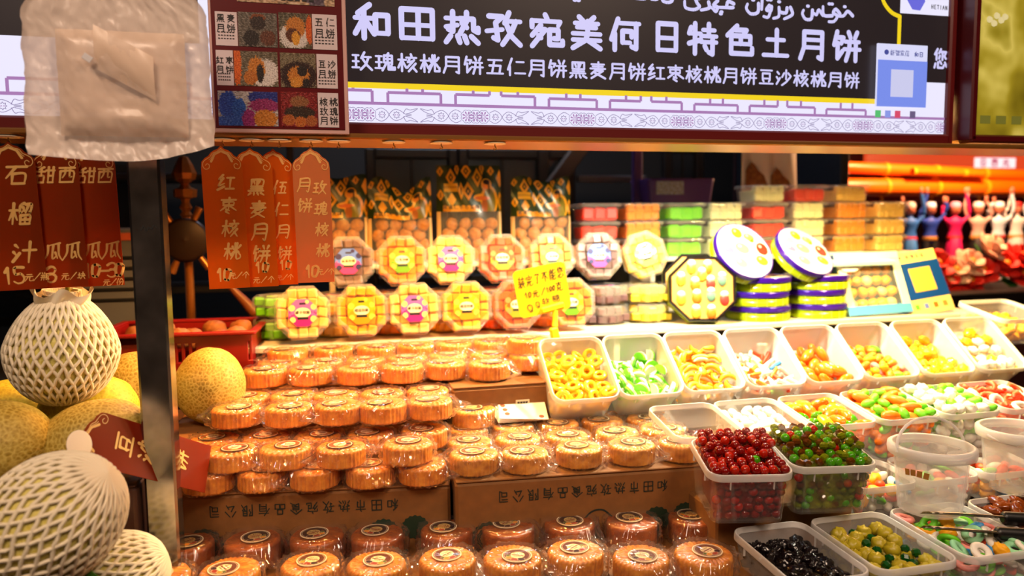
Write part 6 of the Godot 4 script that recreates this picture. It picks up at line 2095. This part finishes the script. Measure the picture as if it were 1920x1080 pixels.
	# front row
	var gl := ["candy tray of sticky black prunes at the front", "candy tray of yellow and emerald sugar gummies at the front", "candy tray of pastel rings and dark jellies under the tongs", "candy tray of glossy brown dates at the front"]
	var gn := ["black_prune", "sugar_gummy", "pastel_ring", "brown_date"]
	var gs := ["sticky %s prune in the front tray", "%s sugared gummy in the front tray", "%s sweet in the tray under the tongs", "glossy %s date in the front right tray"]
	var gmix := [
		[["prune", prune, null, 1.0, "black"]], [["sugar_cube", citron, null, 0.6, "yellow"], ["pebble", emerald, null, 0.4, "emerald"]],
		[["ring", white, null, 0.2, "white"], ["ring", apple, null, 0.15, "green"], ["ring", pink, null, 0.15, "pink"], ["chunk", banana, null, 0.2, "yellow"], ["bean", sky, null, 0.1, "blue"], ["ring", mint, null, 0.12, "mint"], ["bean", coral, null, 0.1, "red"]],
		[["date", date, null, 0.65, "amber brown"], ["date", date2, null, 0.35, "dark brown"]]]
	var gstep := [Vector3(0.0175, 0.012, 0.016), Vector3(0.018, 0.0135, 0.018), Vector3(0.021, 0.013, 0.021), Vector3(0.023, 0.011, 0.016)]
	var gx := [0.576, 0.700, 0.832, 0.968]
	var gw := [0.112, 0.122, 0.126, 0.126]
	var gtop := [0.043, 0.040, 0.048, 0.052]
	for i in 4:
		tr = tray(gl[i], Vector3(gx[i], 0.926, -0.812), 3, gw[i], 0.150, 0.055, "front candy trays")
		fill(tr, gw[i], 0.150, 0.055, gn[i], gs[i], gmix[i], gstep[i], gtop[i], 0.0, "sweets in front tray " + ORD[i])

# ---------------------------------------------------------------- background on the right

func build_background_right() -> void:
	var t := thing("display_cabinet", "dark display cabinet behind the stall holding dolls and flowers", "cabinet", Vector3(2.25, 0, -2.25))
	var dark := m_plain("cabinet_dark", Color(0.05, 0.025, 0.03), 0.4)
	part("back_panel", rbox(Vector3(1.5, 2.0, 0.03), 0.004), m_plain("cabinet_maroon", Color(0.16, 0.01, 0.015), 0.6), t, Vector3(0, 1.0, -0.3))
	part("shelf_board", rbox(Vector3(1.5, 0.03, 0.64), 0.004), dark, t, Vector3(0, 1.10, 0.06))
	part("front_panel", rbox(Vector3(1.5, 1.05, 0.03), 0.004), m_plain("cabinet_wine", Color(0.15, 0.02, 0.035), 0.5), t, Vector3(0, 0.54, 0.36))
	part("side_panel", rbox(Vector3(0.03, 2.0, 0.6), 0.004), m_plain("cabinet_navy", Color(0.03, 0.035, 0.07), 0.5), t, Vector3(-0.735, 1.0, 0))
	# orange bamboo poles; their colour partly carries the red light on them
	var bamboo := m_plain("bamboo_orange_lit", Color(0.92, 0.42, 0.02), 0.35)
	var node_m := m_plain("bamboo_node", Color(0.95, 0.62, 0.08), 0.35)
	var poles := [[1.53, 1.538, 3.0, 1.49, 0.021, 0.0], [1.54, 1.508, 1.80, 1.505, 0.013, 0.02], [1.53, 1.463, 3.0, 1.452, 0.030, 0.0], [2.05, 1.512, 2.36, 1.505, 0.012, 0.05], [1.55, 1.418, 3.0, 1.408, 0.016, -0.05]]
	var words := ["long orange bamboo pole, uppermost of the bundle", "short thin orange bamboo pole tucked between the long ones", "thickest orange bamboo pole, in the middle of the bundle", "short thin orange bamboo pole in front of the others", "dim red-brown bamboo pole, lowest of the bundle"]
	for i in poles.size():
		var p: Array = poles[i]
		var b := thing("bamboo_pole", words[i], "pole", Vector3(p[0], p[1], -2.33 + p[5]), 0.0, "bamboo poles in the cabinet")
		var d := Vector3(p[2] - p[0], p[3] - p[1], 0)
		part("cane", tube_mb([Vector3.ZERO, d], [p[4]], 14).mesh(), bamboo if i < 4 else m_plain("bamboo_dim", Color(0.42, 0.06, 0.02), 0.4), b)  # lowest pole: its dimness is put into the cane colour
		var k := 0.0
		while k < 1.0:
			part("joint", tube_mb([d * k, d * minf(1.0, k + 0.012 / d.length())], [p[4] * 1.1], 14).mesh(), node_m, b)
			k += 0.22 / d.length()
	# lit red board with white lettering
	t = thing("red_board", "glowing red board above the bamboo poles", "sign", Vector3(2.42, 1.60, -2.46))
	part("board", rbox(Vector3(0.85, 0.16, 0.02), 0.003), m_glow("board_red", Color(0.93, 0.30, 0.14), 0.9), t)
	part("white_patch", rbox(Vector3(0.2, 0.04, 0.004), 0.002), m_glow("board_white", Color(1.0, 0.9, 0.9), 1.2), t, Vector3(0.17, -0.04, 0.012))
	var b2 := MB.new()
	write_row(b2, "日西元", Vector2(0.11, -0.04), Vector2(0.22, -0.04), Vector2(0.03, 0.03), 0.003)
	part("lettering", b2.mesh(), m_glow("board_ink", Color(0.8, 0.25, 0.4), 1.0), t, Vector3(0, 0, 0.0146))
	# a bulb out of view, placed to light the poles and dolls
	var s := OmniLight3D.new()
	s.name = "unseen_cabinet_bulb_light"
	s.light_color = Color(1.0, 0.72, 0.5)
	s.light_energy = 1.5
	s.light_size = 0.03
	s.omni_range = 8.0
	s.shadow_enabled = true
	s.position = Vector3(2.1, 1.76, -1.95)
	add_child(s)
	t = thing("unseen_cabinet_bulb", "small unseen warm bulb above the doll cabinet", "lamp", Vector3(2.1, 1.76, -1.95))
	part("bulb", blob("bulb", Vector3(0.03, 0.035, 0.03), 0.0, 1.0), m_glow("bulb_glow", Color(1.0, 0.72, 0.5), 5.0), t)
	part("socket", tube_mb([Vector3(0, 0.03, 0), Vector3(0, 0.08, 0)], [0.014], 10).mesh(), m_plain("lamp_black", Color(0.05, 0.05, 0.05), 0.4), t)
	part("cord", tube_mb([Vector3(0, 0.08, 0), Vector3(0, 1.04, 0)], [0.003], 6).mesh(), m_plain("lamp_black", Color(0.05, 0.05, 0.05), 0.4), t)
	# dancing dolls with raised arms
	var dolls := [
		[1.975, Color(0.16, 0.42, 0.80), Color(0.22, 0.50, 0.85), Color(0.8, 0.75, 0.75), "doll in a blue dress at the end of the row"],
		[2.06, Color(0.10, 0.25, 0.70), Color(0.04, 0.03, 0.06), Color(0.75, 0.82, 0.95), "doll in a blue vest, white shirt and black trousers"],
		[2.165, Color(0.80, 0.05, 0.42), Color(0.78, 0.04, 0.40), Color(0.85, 0.6, 0.75), "doll in a magenta dress with raised arms"],
		[2.265, Color(0.80, 0.65, 0.62), Color(0.06, 0.04, 0.06), Color(0.85, 0.82, 0.86), "doll in a pale top and black skirt with white hems"],
		[2.355, Color(0.78, 0.84, 0.92), Color(0.10, 0.06, 0.10), Color(0.85, 0.86, 0.92), "doll in white with a white hood beside the red-skirted one"],
		[2.435, Color(0.85, 0.84, 0.86), Color(0.80, 0.76, 0.78), Color(0.62, 0.06, 0.06), "doll in white and red with a round white hat"],
		[2.53, Color(0.80, 0.88, 0.94), Color(0.80, 0.88, 0.94), Color(0.85, 0.88, 0.95), "doll in a long pale blue gown at the picture edge"]]
	for i in dolls.size():
		doll(Vector3(dolls[i][0], 1.116, -2.2), dolls[i], i)
	# artificial peonies
	var petal := blob("petal", Vector3(0.026, 0.006, 0.03), 0.1, 2.0, 10, 7)
	var reds := m_plain("petal_red", Color(0.85, 0.10, 0.03), 0.6)
	var pinks := m_plain("petal_peach", Color(0.92, 0.72, 0.62), 0.6)
	var leafm := m_plain("petal_leaf", Color(0.06, 0.34, 0.06), 0.6)
	var fl := [[1.90, 1.19, "red"], [1.965, 1.165, "peach"], [2.02, 1.19, "peach"], [2.075, 1.165, "red"], [2.10, 1.24, "peach"], [2.16, 1.18, "red"], [2.215, 1.205, "red"], [2.25, 1.15, "red"], [1.93, 1.135, "red"], [2.02, 1.13, "red"]]
	for i in fl.size():
		var q: Array = fl[i]
		var f := thing("silk_peony", "%s silk peony, %s of the row before the dolls" % [q[2], ORD[i]], "flower", Vector3(q[0], q[1], -2.0), 0.0, "silk peonies before the dolls")
		f.rotation = Vector3(0.9, 0, rng.randf_range(-0.4, 0.4))
		var m: Material = reds if q[2] == "red" else pinks
		for k in 12:
			var a: float = TAU * k / 6 + (0.5 if k >= 6 else 0.0)
			var rr := 0.03 if k < 6 else 0.015
			var pm := part("petal", petal, m, f, Vector3(cos(a) * rr, 0.008 + (0.014 if k >= 6 else 0.0), sin(a) * rr))
			pm.rotation = Vector3(0, -a + PI / 2, 0)
			pm.rotate_object_local(Vector3.RIGHT, -0.5 if k < 6 else -1.0)
		part("heart", blob("heart", Vector3(0.012, 0.01, 0.012), 0.2, 2.0), m_plain("flower_heart", Color(0.88, 0.56, 0.06), 0.6), f, Vector3(0, 0.026, 0))
		for k in 2:
			part("leaf", blob("leaf", Vector3(0.014, 0.003, 0.03), 0.05, 2.0, 10, 7), leafm, f, Vector3(-0.045 + 0.09 * k, -0.008, 0.01), Vector3(0.2, 0.8 - 1.6 * k, 0))
		part("stem", tube_mb([Vector3.ZERO, Vector3(0, -0.05, 0.0)], [0.003], 6).mesh(), leafm, f)
	# white cloth with mountains, purple bin
	t = thing("landscape_cloth", "white hanging cloth with brown mountain shapes behind the tubs", "cloth", Vector3(1.225, 1.46, -1.9))
	var rows := []
	for j in 9:
		var row := []
		for i in 17:
			row.append(Vector3(-0.09 + i * 0.01125, -0.12 + j * 0.0275, 0.006 * sin(i * 0.9 + j * 0.3)))
		rows.append(row)
	var cb := MB.new()
	cb.grid(rows, false)
	part("cloth", cb.mesh(), m_plain("cloth_white", Color(0.88, 0.86, 0.82), 0.8), t)
	cb = MB.new()
	for q in [[-0.06, 0.035], [0.02, 0.02]]:
		var m2 := []
		for p in [[-0.03, -0.05], [-0.028, 0.0], [-0.012, 0.024], [0.0, 0.016], [0.012, 0.0], [0.03, -0.014], [0.045, -0.05]]:
			m2.append(Vector3(q[0] + p[0] + 0.01, q[1] + p[1] - 0.01, 0.008))
		cb.fan(m2)
	part("mountain_print", cb.mesh(), m_noise("mountain_brown", [[0.0, Color(0.42, 0.24, 0.10)], [1.0, Color(0.60, 0.40, 0.20)]], 0.03, 0.8, 8.0), t)
	t = thing("purple_bin", "purple plastic bin with a printed front behind the gummy tubs", "bin", Vector3(0.935, 1.30, -1.92))
	var purple := m_plain("bin_purple", Color(0.26, 0.14, 0.40), 0.5)
	part("body", loft_mb([ring_rect(0.08, 0.05, 0.01, 0.0), ring_rect(0.098, 0.062, 0.012, 0.15), ring_rect(0.1, 0.064, 0.012, 0.16), ring_rect(0.095, 0.059, 0.012, 0.16), ring_rect(0.078, 0.047, 0.01, 0.004)], true, true).mesh(), purple, t)
	part("front_print", rbox(Vector3(0.08, 0.035, 0.002), 0.0005), m_noise("bin_print", [[0.0, Color(0.5, 0.42, 0.1)], [0.5, Color(0.5, 0.52, 0.6)], [1.0, Color(0.75, 0.75, 0.78)]], 0.05, 0.5, 12.0), t, Vector3(-0.035, 0.135, 0.062))
	solo("storage_block", rbox(Vector3(0.7, 1.29, 0.2), 0.004), m_plain("storage_dark", Color(0.06, 0.055, 0.06), 0.6), "dark storage unit under the purple bin", "cabinet", Vector3(1.05, 0.651, -1.93))
	solo("purple_post", rbox(Vector3(0.026, 0.34, 0.02), 0.003), purple, "slim purple post beside the purple bin", "post", Vector3(0.838, 1.47, -1.935))

func doll(at: Vector3, d: Array, i: int) -> void:
	var t := thing("dancer_doll", d[4], "doll", at, 0.0, "dancing dolls in the cabinet")
	t.rotation.y = -0.3 + 0.1 * sin(i * 2.0)
	t.scale = Vector3.ONE * 0.95
	var skin := m_plain("doll_skin", Color(0.72, 0.42, 0.32), 0.5)
	var sway := 0.012 * sin(i * 1.7)
	var body := lathe_mb([[0.0, 0.145], [0.018, 0.15], [0.026, 0.165], [0.024, 0.18], [0.02, 0.195], [0.027, 0.215], [0.031, 0.228], [0.022, 0.238], [0.009, 0.243], [0.008, 0.252], [0.0, 0.254]], 16, Vector2(1.0, 0.72))
	for s in [-1.0, 1.0]:
		var lift := 0.30 + 0.02 * sin(i * 3.1 + s)
		body.add(tube_mb(smooth_path([Vector3(s * 0.026, 0.228, 0), Vector3(s * 0.046, 0.25, 0.004), Vector3(s * 0.044 + sway, 0.285, 0.008), Vector3(s * 0.034 + sway, lift + 0.012, 0.008)], 4), [0.009, 0.008, 0.007, 0.006], 8), Transform3D())
	part("torso", body.mesh(), m_plain("doll_top_%d" % i, d[1], 0.6), t)
	var head := blob("doll head", Vector3(0.017, 0.021, 0.018), 0.04, 1.5, 16, 12)
	var hd := part("head", head, skin, t, Vector3(0, 0.272, 0.0))
	part("nose", blob("doll nose", Vector3(0.0025, 0.004, 0.003), 0.0, 1.0, 8, 6), skin, hd, Vector3(0, -0.001, 0.018))
	for s in [-1.0, 1.0]:
		part("eye", blob("doll eye", Vector3(0.0022, 0.0022, 0.0015), 0.0, 1.0, 8, 6), m_plain("doll_eye", Color(0.03, 0.02, 0.02), 0.3), hd, Vector3(s * 0.0065, 0.003, 0.0158))
		part("hand", blob("doll hand", Vector3(0.007, 0.012, 0.004), 0.1, 2.0, 10, 8), skin, t, Vector3(s * 0.033 + sway, 0.325 + 0.02 * sin(i * 3.1 + s), 0.008))
	part("hat", lathe_mb([[0.0185, 0.0], [0.019, 0.004], [0.017, 0.016], [0.010, 0.020], [0.0, 0.021]], 16).mesh(), m_plain("doll_hat_%d" % i, d[3], 0.6), hd, Vector3(0, 0.008, -0.002))
	part("hair", blob("doll hair", Vector3(0.0175, 0.026, 0.014), 0.05, 2.0, 12, 9), m_plain("doll_hair", Color(0.05, 0.025, 0.02), 0.5), hd, Vector3(0, -0.008, -0.008))
	if i == 1:
		for s in [-1.0, 1.0]:
			part("trouser_leg", lathe_mb([[0.012, 0.0], [0.013, 0.01], [0.015, 0.08], [0.017, 0.155], [0.0, 0.16]], 12).mesh(), m_plain("doll_skirt_%d" % i, d[2], 0.6), t, Vector3(s * 0.014, 0.0, 0))
	else:
		part("skirt", lathe_mb([[0.044, 0.0], [0.046, 0.006], [0.038, 0.06], [0.030, 0.12], [0.023, 0.165], [0.0, 0.168]], 24, Vector2.ONE, 0.05, 8).mesh(), m_plain("doll_skirt_%d" % i, d[2], 0.6), t)
		for k in 2:
			part("hem_band", lathe_mb([[0.0455 - k * 0.006, 0.006 + k * 0.03], [0.0465 - k * 0.006, 0.010 + k * 0.03], [0.0455 - k * 0.006, 0.014 + k * 0.03]], 24, Vector2.ONE, 0.05, 8).mesh(), m_plain("doll_hat_%d" % i, d[3], 0.6), t)
	part("sash", lathe_mb([[0.024, 0.158], [0.0275, 0.162], [0.0265, 0.172], [0.023, 0.174]], 16, Vector2(1.0, 0.8)).mesh(), m_plain("doll_sash_%d" % (i % 2), [Color(0.75, 0.12, 0.06), Color(0.7, 0.5, 0.2)][i % 2], 0.6), t)

# ---------------------------------------------------------------- hanging bundle of plastic bags

func build_bag_bundle() -> void:
	var t := thing("plastic_bag_bundle", "bundle of milky plastic bags hanging in front of the sign", "bag", Vector3(-0.222, 1.43, -0.950))
	for side in [1.0, -1.0]:
		var b := MB.new()
		var rows := []
		for j in 64:
			var v := j / 63.0
			var row := []
			for i in 72:
				var u := -1.0 + i / 35.5
				var hw := lerpf(0.099, 0.094, v)
				if v > 0.72:
					hw *= 1.0 - 0.5 * pow((v - 0.72) / 0.28, 1.5)
				var y := v * 0.215 + (0.010 * u * u * (1.0 - v)) * (1.0 if u > 0 else -0.2) - 0.006 * (1.0 - v) * cos(u * 2.0)
				var puff := 0.019 * pow(maxf(0.0, 1.0 - u * u), 0.5) * pow(maxf(0.0, sin(PI * clampf(v * 0.85 + 0.02, 0.0, 1.0))), 0.6)
				var crease := 0.003 * noise.get_noise_2d(u * 2.2 + side * 7.0, v * 2.5) + 0.0035 * (0.4 - absf(noise.get_noise_2d(u * 3.0 + v * 5.0, v * 3.0 - u * 3.0 + side)))
				var fold := pow(maxf(0.0, 1.0 - 3.2 * absf(noise.get_noise_2d(u * 1.7 + v * 2.2 + side * 3.0, v * 1.9 - u * 1.2))), 2.0)
				fold += 0.7 * pow(maxf(0.0, 1.0 - 3.2 * absf(noise.get_noise_2d(u * 3.1 - v * 2.0 + 11.0, v * 3.4 + u))), 2.0)
				row.append(Vector3(u * hw + 0.003 * noise.get_noise_2d(v * 6.0, u * 2.0), y, side * puff + crease + 0.0012 * fold))
			rows.append(row)
		b.grid(rows, false)
		part("front_sheet" if side > 0 else "back_sheet", b.mesh(), m_frost_tint("bag_front", Color(0.94, 0.88, 0.84), 0.22) if side > 0 else m_frost_tint("bag_back", Color(0.88, 0.82, 0.78), 0.88), t)
	# folded stack inside
	var inner := StandardMaterial3D.new()
	inner.resource_name = "bag_inner"
	inner.albedo_color = Color(0.86, 0.76, 0.68, 0.9)
	inner.transparency = BaseMaterial3D.TRANSPARENCY_ALPHA
	inner.roughness = 0.3
	var b := MB.new()
	var rows2 := []
	for j in 22:
		var v := j / 21.0
		var row := []
		for i in 24:
			var u := -1.0 + i / 11.5
			var e := maxf(absf(u), absf(v * 2.0 - 1.0))
			var z := 0.014 * (1.0 - pow(e, 6.0)) + 0.0022 * noise.get_noise_2d(u * 4.0, v * 5.0)
			# pleats and the turned-down flap near the top
			z += 0.003 * absf(noise.get_noise_2d(u * 7.0 + 20.0, v * 11.0)) - (0.004 if absf(u) < 0.35 and v < 0.62 and v > 0.2 else 0.0)
			row.append(Vector3(u * 0.067 + 0.003, 0.022 + v * 0.118, z))
		rows2.append(row)
	b.grid(rows2, false)
	part("folded_bag_stack", b.mesh(), inner, t, Vector3(0, 0, -0.002))
	var flap := MB.new()
	var fr := []
	for j in 7:
		var row := []
		for i in 9:
			row.append(Vector3(-0.026 + i * 0.0075, 0.088 + j * 0.008 - i * 0.0042, 0.016 + 0.006 * sin(j * 0.45) + 0.002 * noise.get_noise_2d(i * 0.9, j * 1.1)))
		fr.append(row)
	flap.grid(fr, false)
	part("turned_flap", flap.mesh(), inner, t, Vector3(0.006, 0.006, 0.0))
	part("hanging_loop", tube_mb([Vector3(0, 0.20, -0.002), Vector3(-0.004, 0.28, -0.01), Vector3(0.0, 0.40, -0.05)], [0.0025], 6).mesh(), m_plain("loop_string", Color(0.6, 0.55, 0.5), 0.7), t)
	part("silver_seal", rbox(Vector3(0.010, 0.007, 0.001), 0.0003), m_plain("seal_silver", Color(0.85, 0.84, 0.86), 0.25, 0.1), t, Vector3(-0.026, 0.104, 0.0245), Vector3(0, 0, -0.6))

# ---------------------------------------------------------------- small things on top

func build_small_items() -> void:
	# yellow handwritten card in its clip
	var t := thing("handwritten_card", "yellow handwritten price card in a yellow clip stand", "price card", Vector3(0.397, 1.219, -1.365), 0.0)
	t.basis = Basis(Vector3.BACK, deg_to_rad(10))
	var ye := m_plain("card_yellow", Color(0.90, 0.72, 0.02), 0.45)
	var outline := []
	for p in ring_rect(0.052, 0.046, 0.010, 0.0, 5):
		outline.append(Vector2(p.x, p.z))
	var sheet := part("card", slab_mb(outline, 0.0016).mesh(), ye, t)
	var b := MB.new()
	var inkm := m_plain("marker_black", Color(0.05, 0.045, 0.04), 0.6)
	write_row(b, "装完了不能您", Vector2(-0.038, 0.022), Vector2(0.041, 0.026), Vector2(0.0125, 0.021), 0.0009, 0.6, 0.1)
	write_row(b, "10", Vector2(-0.033, -0.004), Vector2(-0.026, -0.004), Vector2(0.007, 0.011), 0.00085, 0.6)
	write_row(b, "元/", Vector2(-0.014, -0.004), Vector2(0.001, -0.003), Vector2(0.012, 0.014), 0.00085, 0.6)
	write_row(b, "100", Vector2(0.010, -0.002), Vector2(0.023, -0.001), Vector2(0.006, 0.010), 0.00085, 0.6)
	write_at(b, "克", Vector2(0.034, 0.0), Vector2(0.013, 0.017), 0.00085, 0.6)
	write_at(b, "Q", Vector2(-0.030, -0.030), Vector2(0.011, 0.014), 0.0009, 0.6)
	write_at(b, "Q", Vector2(-0.014, -0.026), Vector2(0.008, 0.011), 0.0008, 0.6)
	write_row(b, "软糖", Vector2(0.003, -0.023), Vector2(0.024, -0.021), Vector2(0.015, 0.013), 0.0007, 0.6)
	part("handwriting", b.mesh(), inkm, sheet, Vector3(0, 0, 0.0013))
	part("clip_bar", rbox(Vector3(0.048, 0.013, 0.008), 0.003), ye, t, Vector3(0.014, -0.038, 0.002), Vector3(0, 0, 0.05))
	part("clip_stem", tube_mb([Vector3(0.018, -0.044, 0.0), Vector3(0.014, -0.06, 0.004), Vector3(0.010, -0.074, 0.008)], [0.006, 0.005, 0.006], 8).mesh(), ye, t)
	part("clip_jaw", rbox(Vector3(0.016, 0.028, 0.014), 0.003), ye, t, Vector3(0.006, -0.088, 0.010))
	# leaflets lying on the mooncakes
	for k in 4:
		var p := thing("paper_leaflet", "white paper leaflet with small fruit pictures, %s of the loose pile" % ["lowest", "second", "third", "topmost"][k], "leaflet", Vector3(0.303 + k * 0.003, 1.026 + k * 0.0022, -1.205 + k * 0.003), 0.12 - k * 0.09, "leaflets on the mooncakes")
		p.rotation.x = 0.34
		p.rotation.z = -0.06
		part("sheet", rbox(Vector3(0.082, 0.0009, 0.052), 0.0002), m_plain("paper_white", Color(0.88, 0.85, 0.80), 0.6), p)
		for q in [[-0.033, -0.012], [-0.03, 0.0], [-0.027, 0.012], [0.03, 0.018]]:
			part("printed_dot", lathe_mb([[0.0, 0.0], [0.0045, 0.0], [0.0045, 0.0002], [0.0, 0.0002]], 14).mesh(), m_plain("dot_rust", Color(0.52, 0.24, 0.12), 0.6), p, Vector3(q[0], 0.0005, q[1]))
	# clear buckets
	var frost := m_frost("bucket_frost", 0.30)
	var rimm := m_frost("bucket_rim", 0.55)
	for k in 2:
		t = thing("clear_bucket", ["empty clear plastic bucket with its handle raised, standing on the trays", "second clear plastic bucket with fruit stickers at the right edge"][k], "bucket", [Vector3(0.828, 0.932, -0.866), Vector3(1.024, 0.930, -0.905)][k], 0.0, "clear plastic buckets")
		part("body", lathe_mb([[0.040, 0.0], [0.0415, 0.001], [0.049, 0.086], [0.048, 0.086], [0.0405, 0.003], [0.0, 0.003]], 44).mesh(), frost, t)
		var rr := MB.new()
		var rows := []
		for p in [[0.048, 0.084], [0.0485, 0.095], [0.053, 0.0965], [0.057, 0.094], [0.0575, 0.088], [0.0565, 0.0815], [0.0535, 0.0815], [0.053, 0.088], [0.050, 0.088]]:
			rows.append(ring_poly(44, p[0], p[1]))
		rr.grid(rows, true)
		part("rim", rr.mesh(), rimm, t)
		var hp := []
		for i in 15:
			var a := PI * i / 14.0
			hp.append(Vector3(cos(a) * 0.058, 0.088 + sin(a) * (0.043 if k == 0 else -0.012), -0.012 * sin(a) + (0.05 * sin(a) if k == 1 else 0.0)))
		part("handle", tube_mb(hp, [0.0022], 8).mesh(), rimm, t)
		if k == 0:
			# the four tan letter blocks of the print
			var yaw := 0.05
			for q in 4:
				var a: float = 2.08 - q * 0.18 + yaw
				part("print_block", rbox(Vector3(0.0068, 0.0088, 0.0006), 0.0002), m_plain("print_tan", Color(0.66, 0.46, 0.20), 0.5), t, Vector3(cos(a + 0.85) * 0.0473, 0.063 - 0.001 * absf(q - 1.5), sin(a + 0.85) * 0.0473), Vector3(0, PI / 2 - (a + 0.85), 0.15 - q * 0.1))
		else:
			for q in [[-0.012, 0.040, Color(0.68, 0.06, 0.05), Vector3(0.0085, 0.0095, 0.0007)], [0.0, 0.049, Color(0.40, 0.46, 0.06), Vector3(0.0075, 0.0085, 0.0007)], [0.008, 0.036, Color(0.34, 0.12, 0.42), Vector3(0.008, 0.0085, 0.0007)], [-0.006, 0.028, Color(0.86, 0.68, 0.06), Vector3(0.010, 0.006, 0.0007)], [0.018, 0.046, Color(0.80, 0.36, 0.05), Vector3(0.008, 0.008, 0.0007)]]:
				part("fruit_print", blob("fruit print %s" % q[3], q[3], 0.1, 2.0, 14, 8), m_plain("fruit_%s" % (q[2] as Color).to_html(), q[2], 0.5), t, Vector3(q[0] - 0.012, q[1], 0.0445), Vector3(-0.08, -0.25, 0))
	# tongs across the front tray
	t = thing("serving_tongs", "steel serving tongs with black handles lying across the pastel candy", "tongs", Vector3.ZERO)
	var steel := m_plain("tong_steel", Color(0.56, 0.52, 0.46), 0.22, 0.95)
	var grip := m_plain("tong_grip", Color(0.02, 0.02, 0.025), 0.4)
	for q in [[[0.794, 0.940, -0.836], [0.838, 0.938, -0.824], [0.896, 0.934, -0.806], [1.06, 0.925, -0.760]], [[0.769, 0.934, -0.808], [0.812, 0.930, -0.796], [0.860, 0.926, -0.782], [1.03, 0.916, -0.735]]]:
		var pts := []
		for p in q:
			pts.append(Vector3(p[0], p[1], p[2]))
		var arm := MB.new()
		var rows := []
		var path := smooth_path([pts[0], pts[1], pts[2]], 8)
		for i in path.size():
			var w := 0.009 if i > 4 else 0.0075 + (0.0018 if i % 2 == 0 else 0.0)
			var side := Vector3(0.25, 0.35, 0.9).normalized() * w
			var lift := Vector3(0, 0.0016, 0)
			rows.append([path[i] - side, path[i] - side * 0.5 + lift * 2.0, path[i] + side * 0.5 + lift * 2.0, path[i] + side, path[i] + side * 0.5 + lift, path[i] - side * 0.5 + lift])
		arm.grid(rows, true)
		arm.fan(rows[0], true)
		part("arm", arm.mesh(), steel, t)
		part("grip", tube_mb([pts[2] - (pts[3] - pts[2]) * 0.02, pts[2], pts[3]], [0.006, 0.0095, 0.0095], 10).mesh(), grip, t)
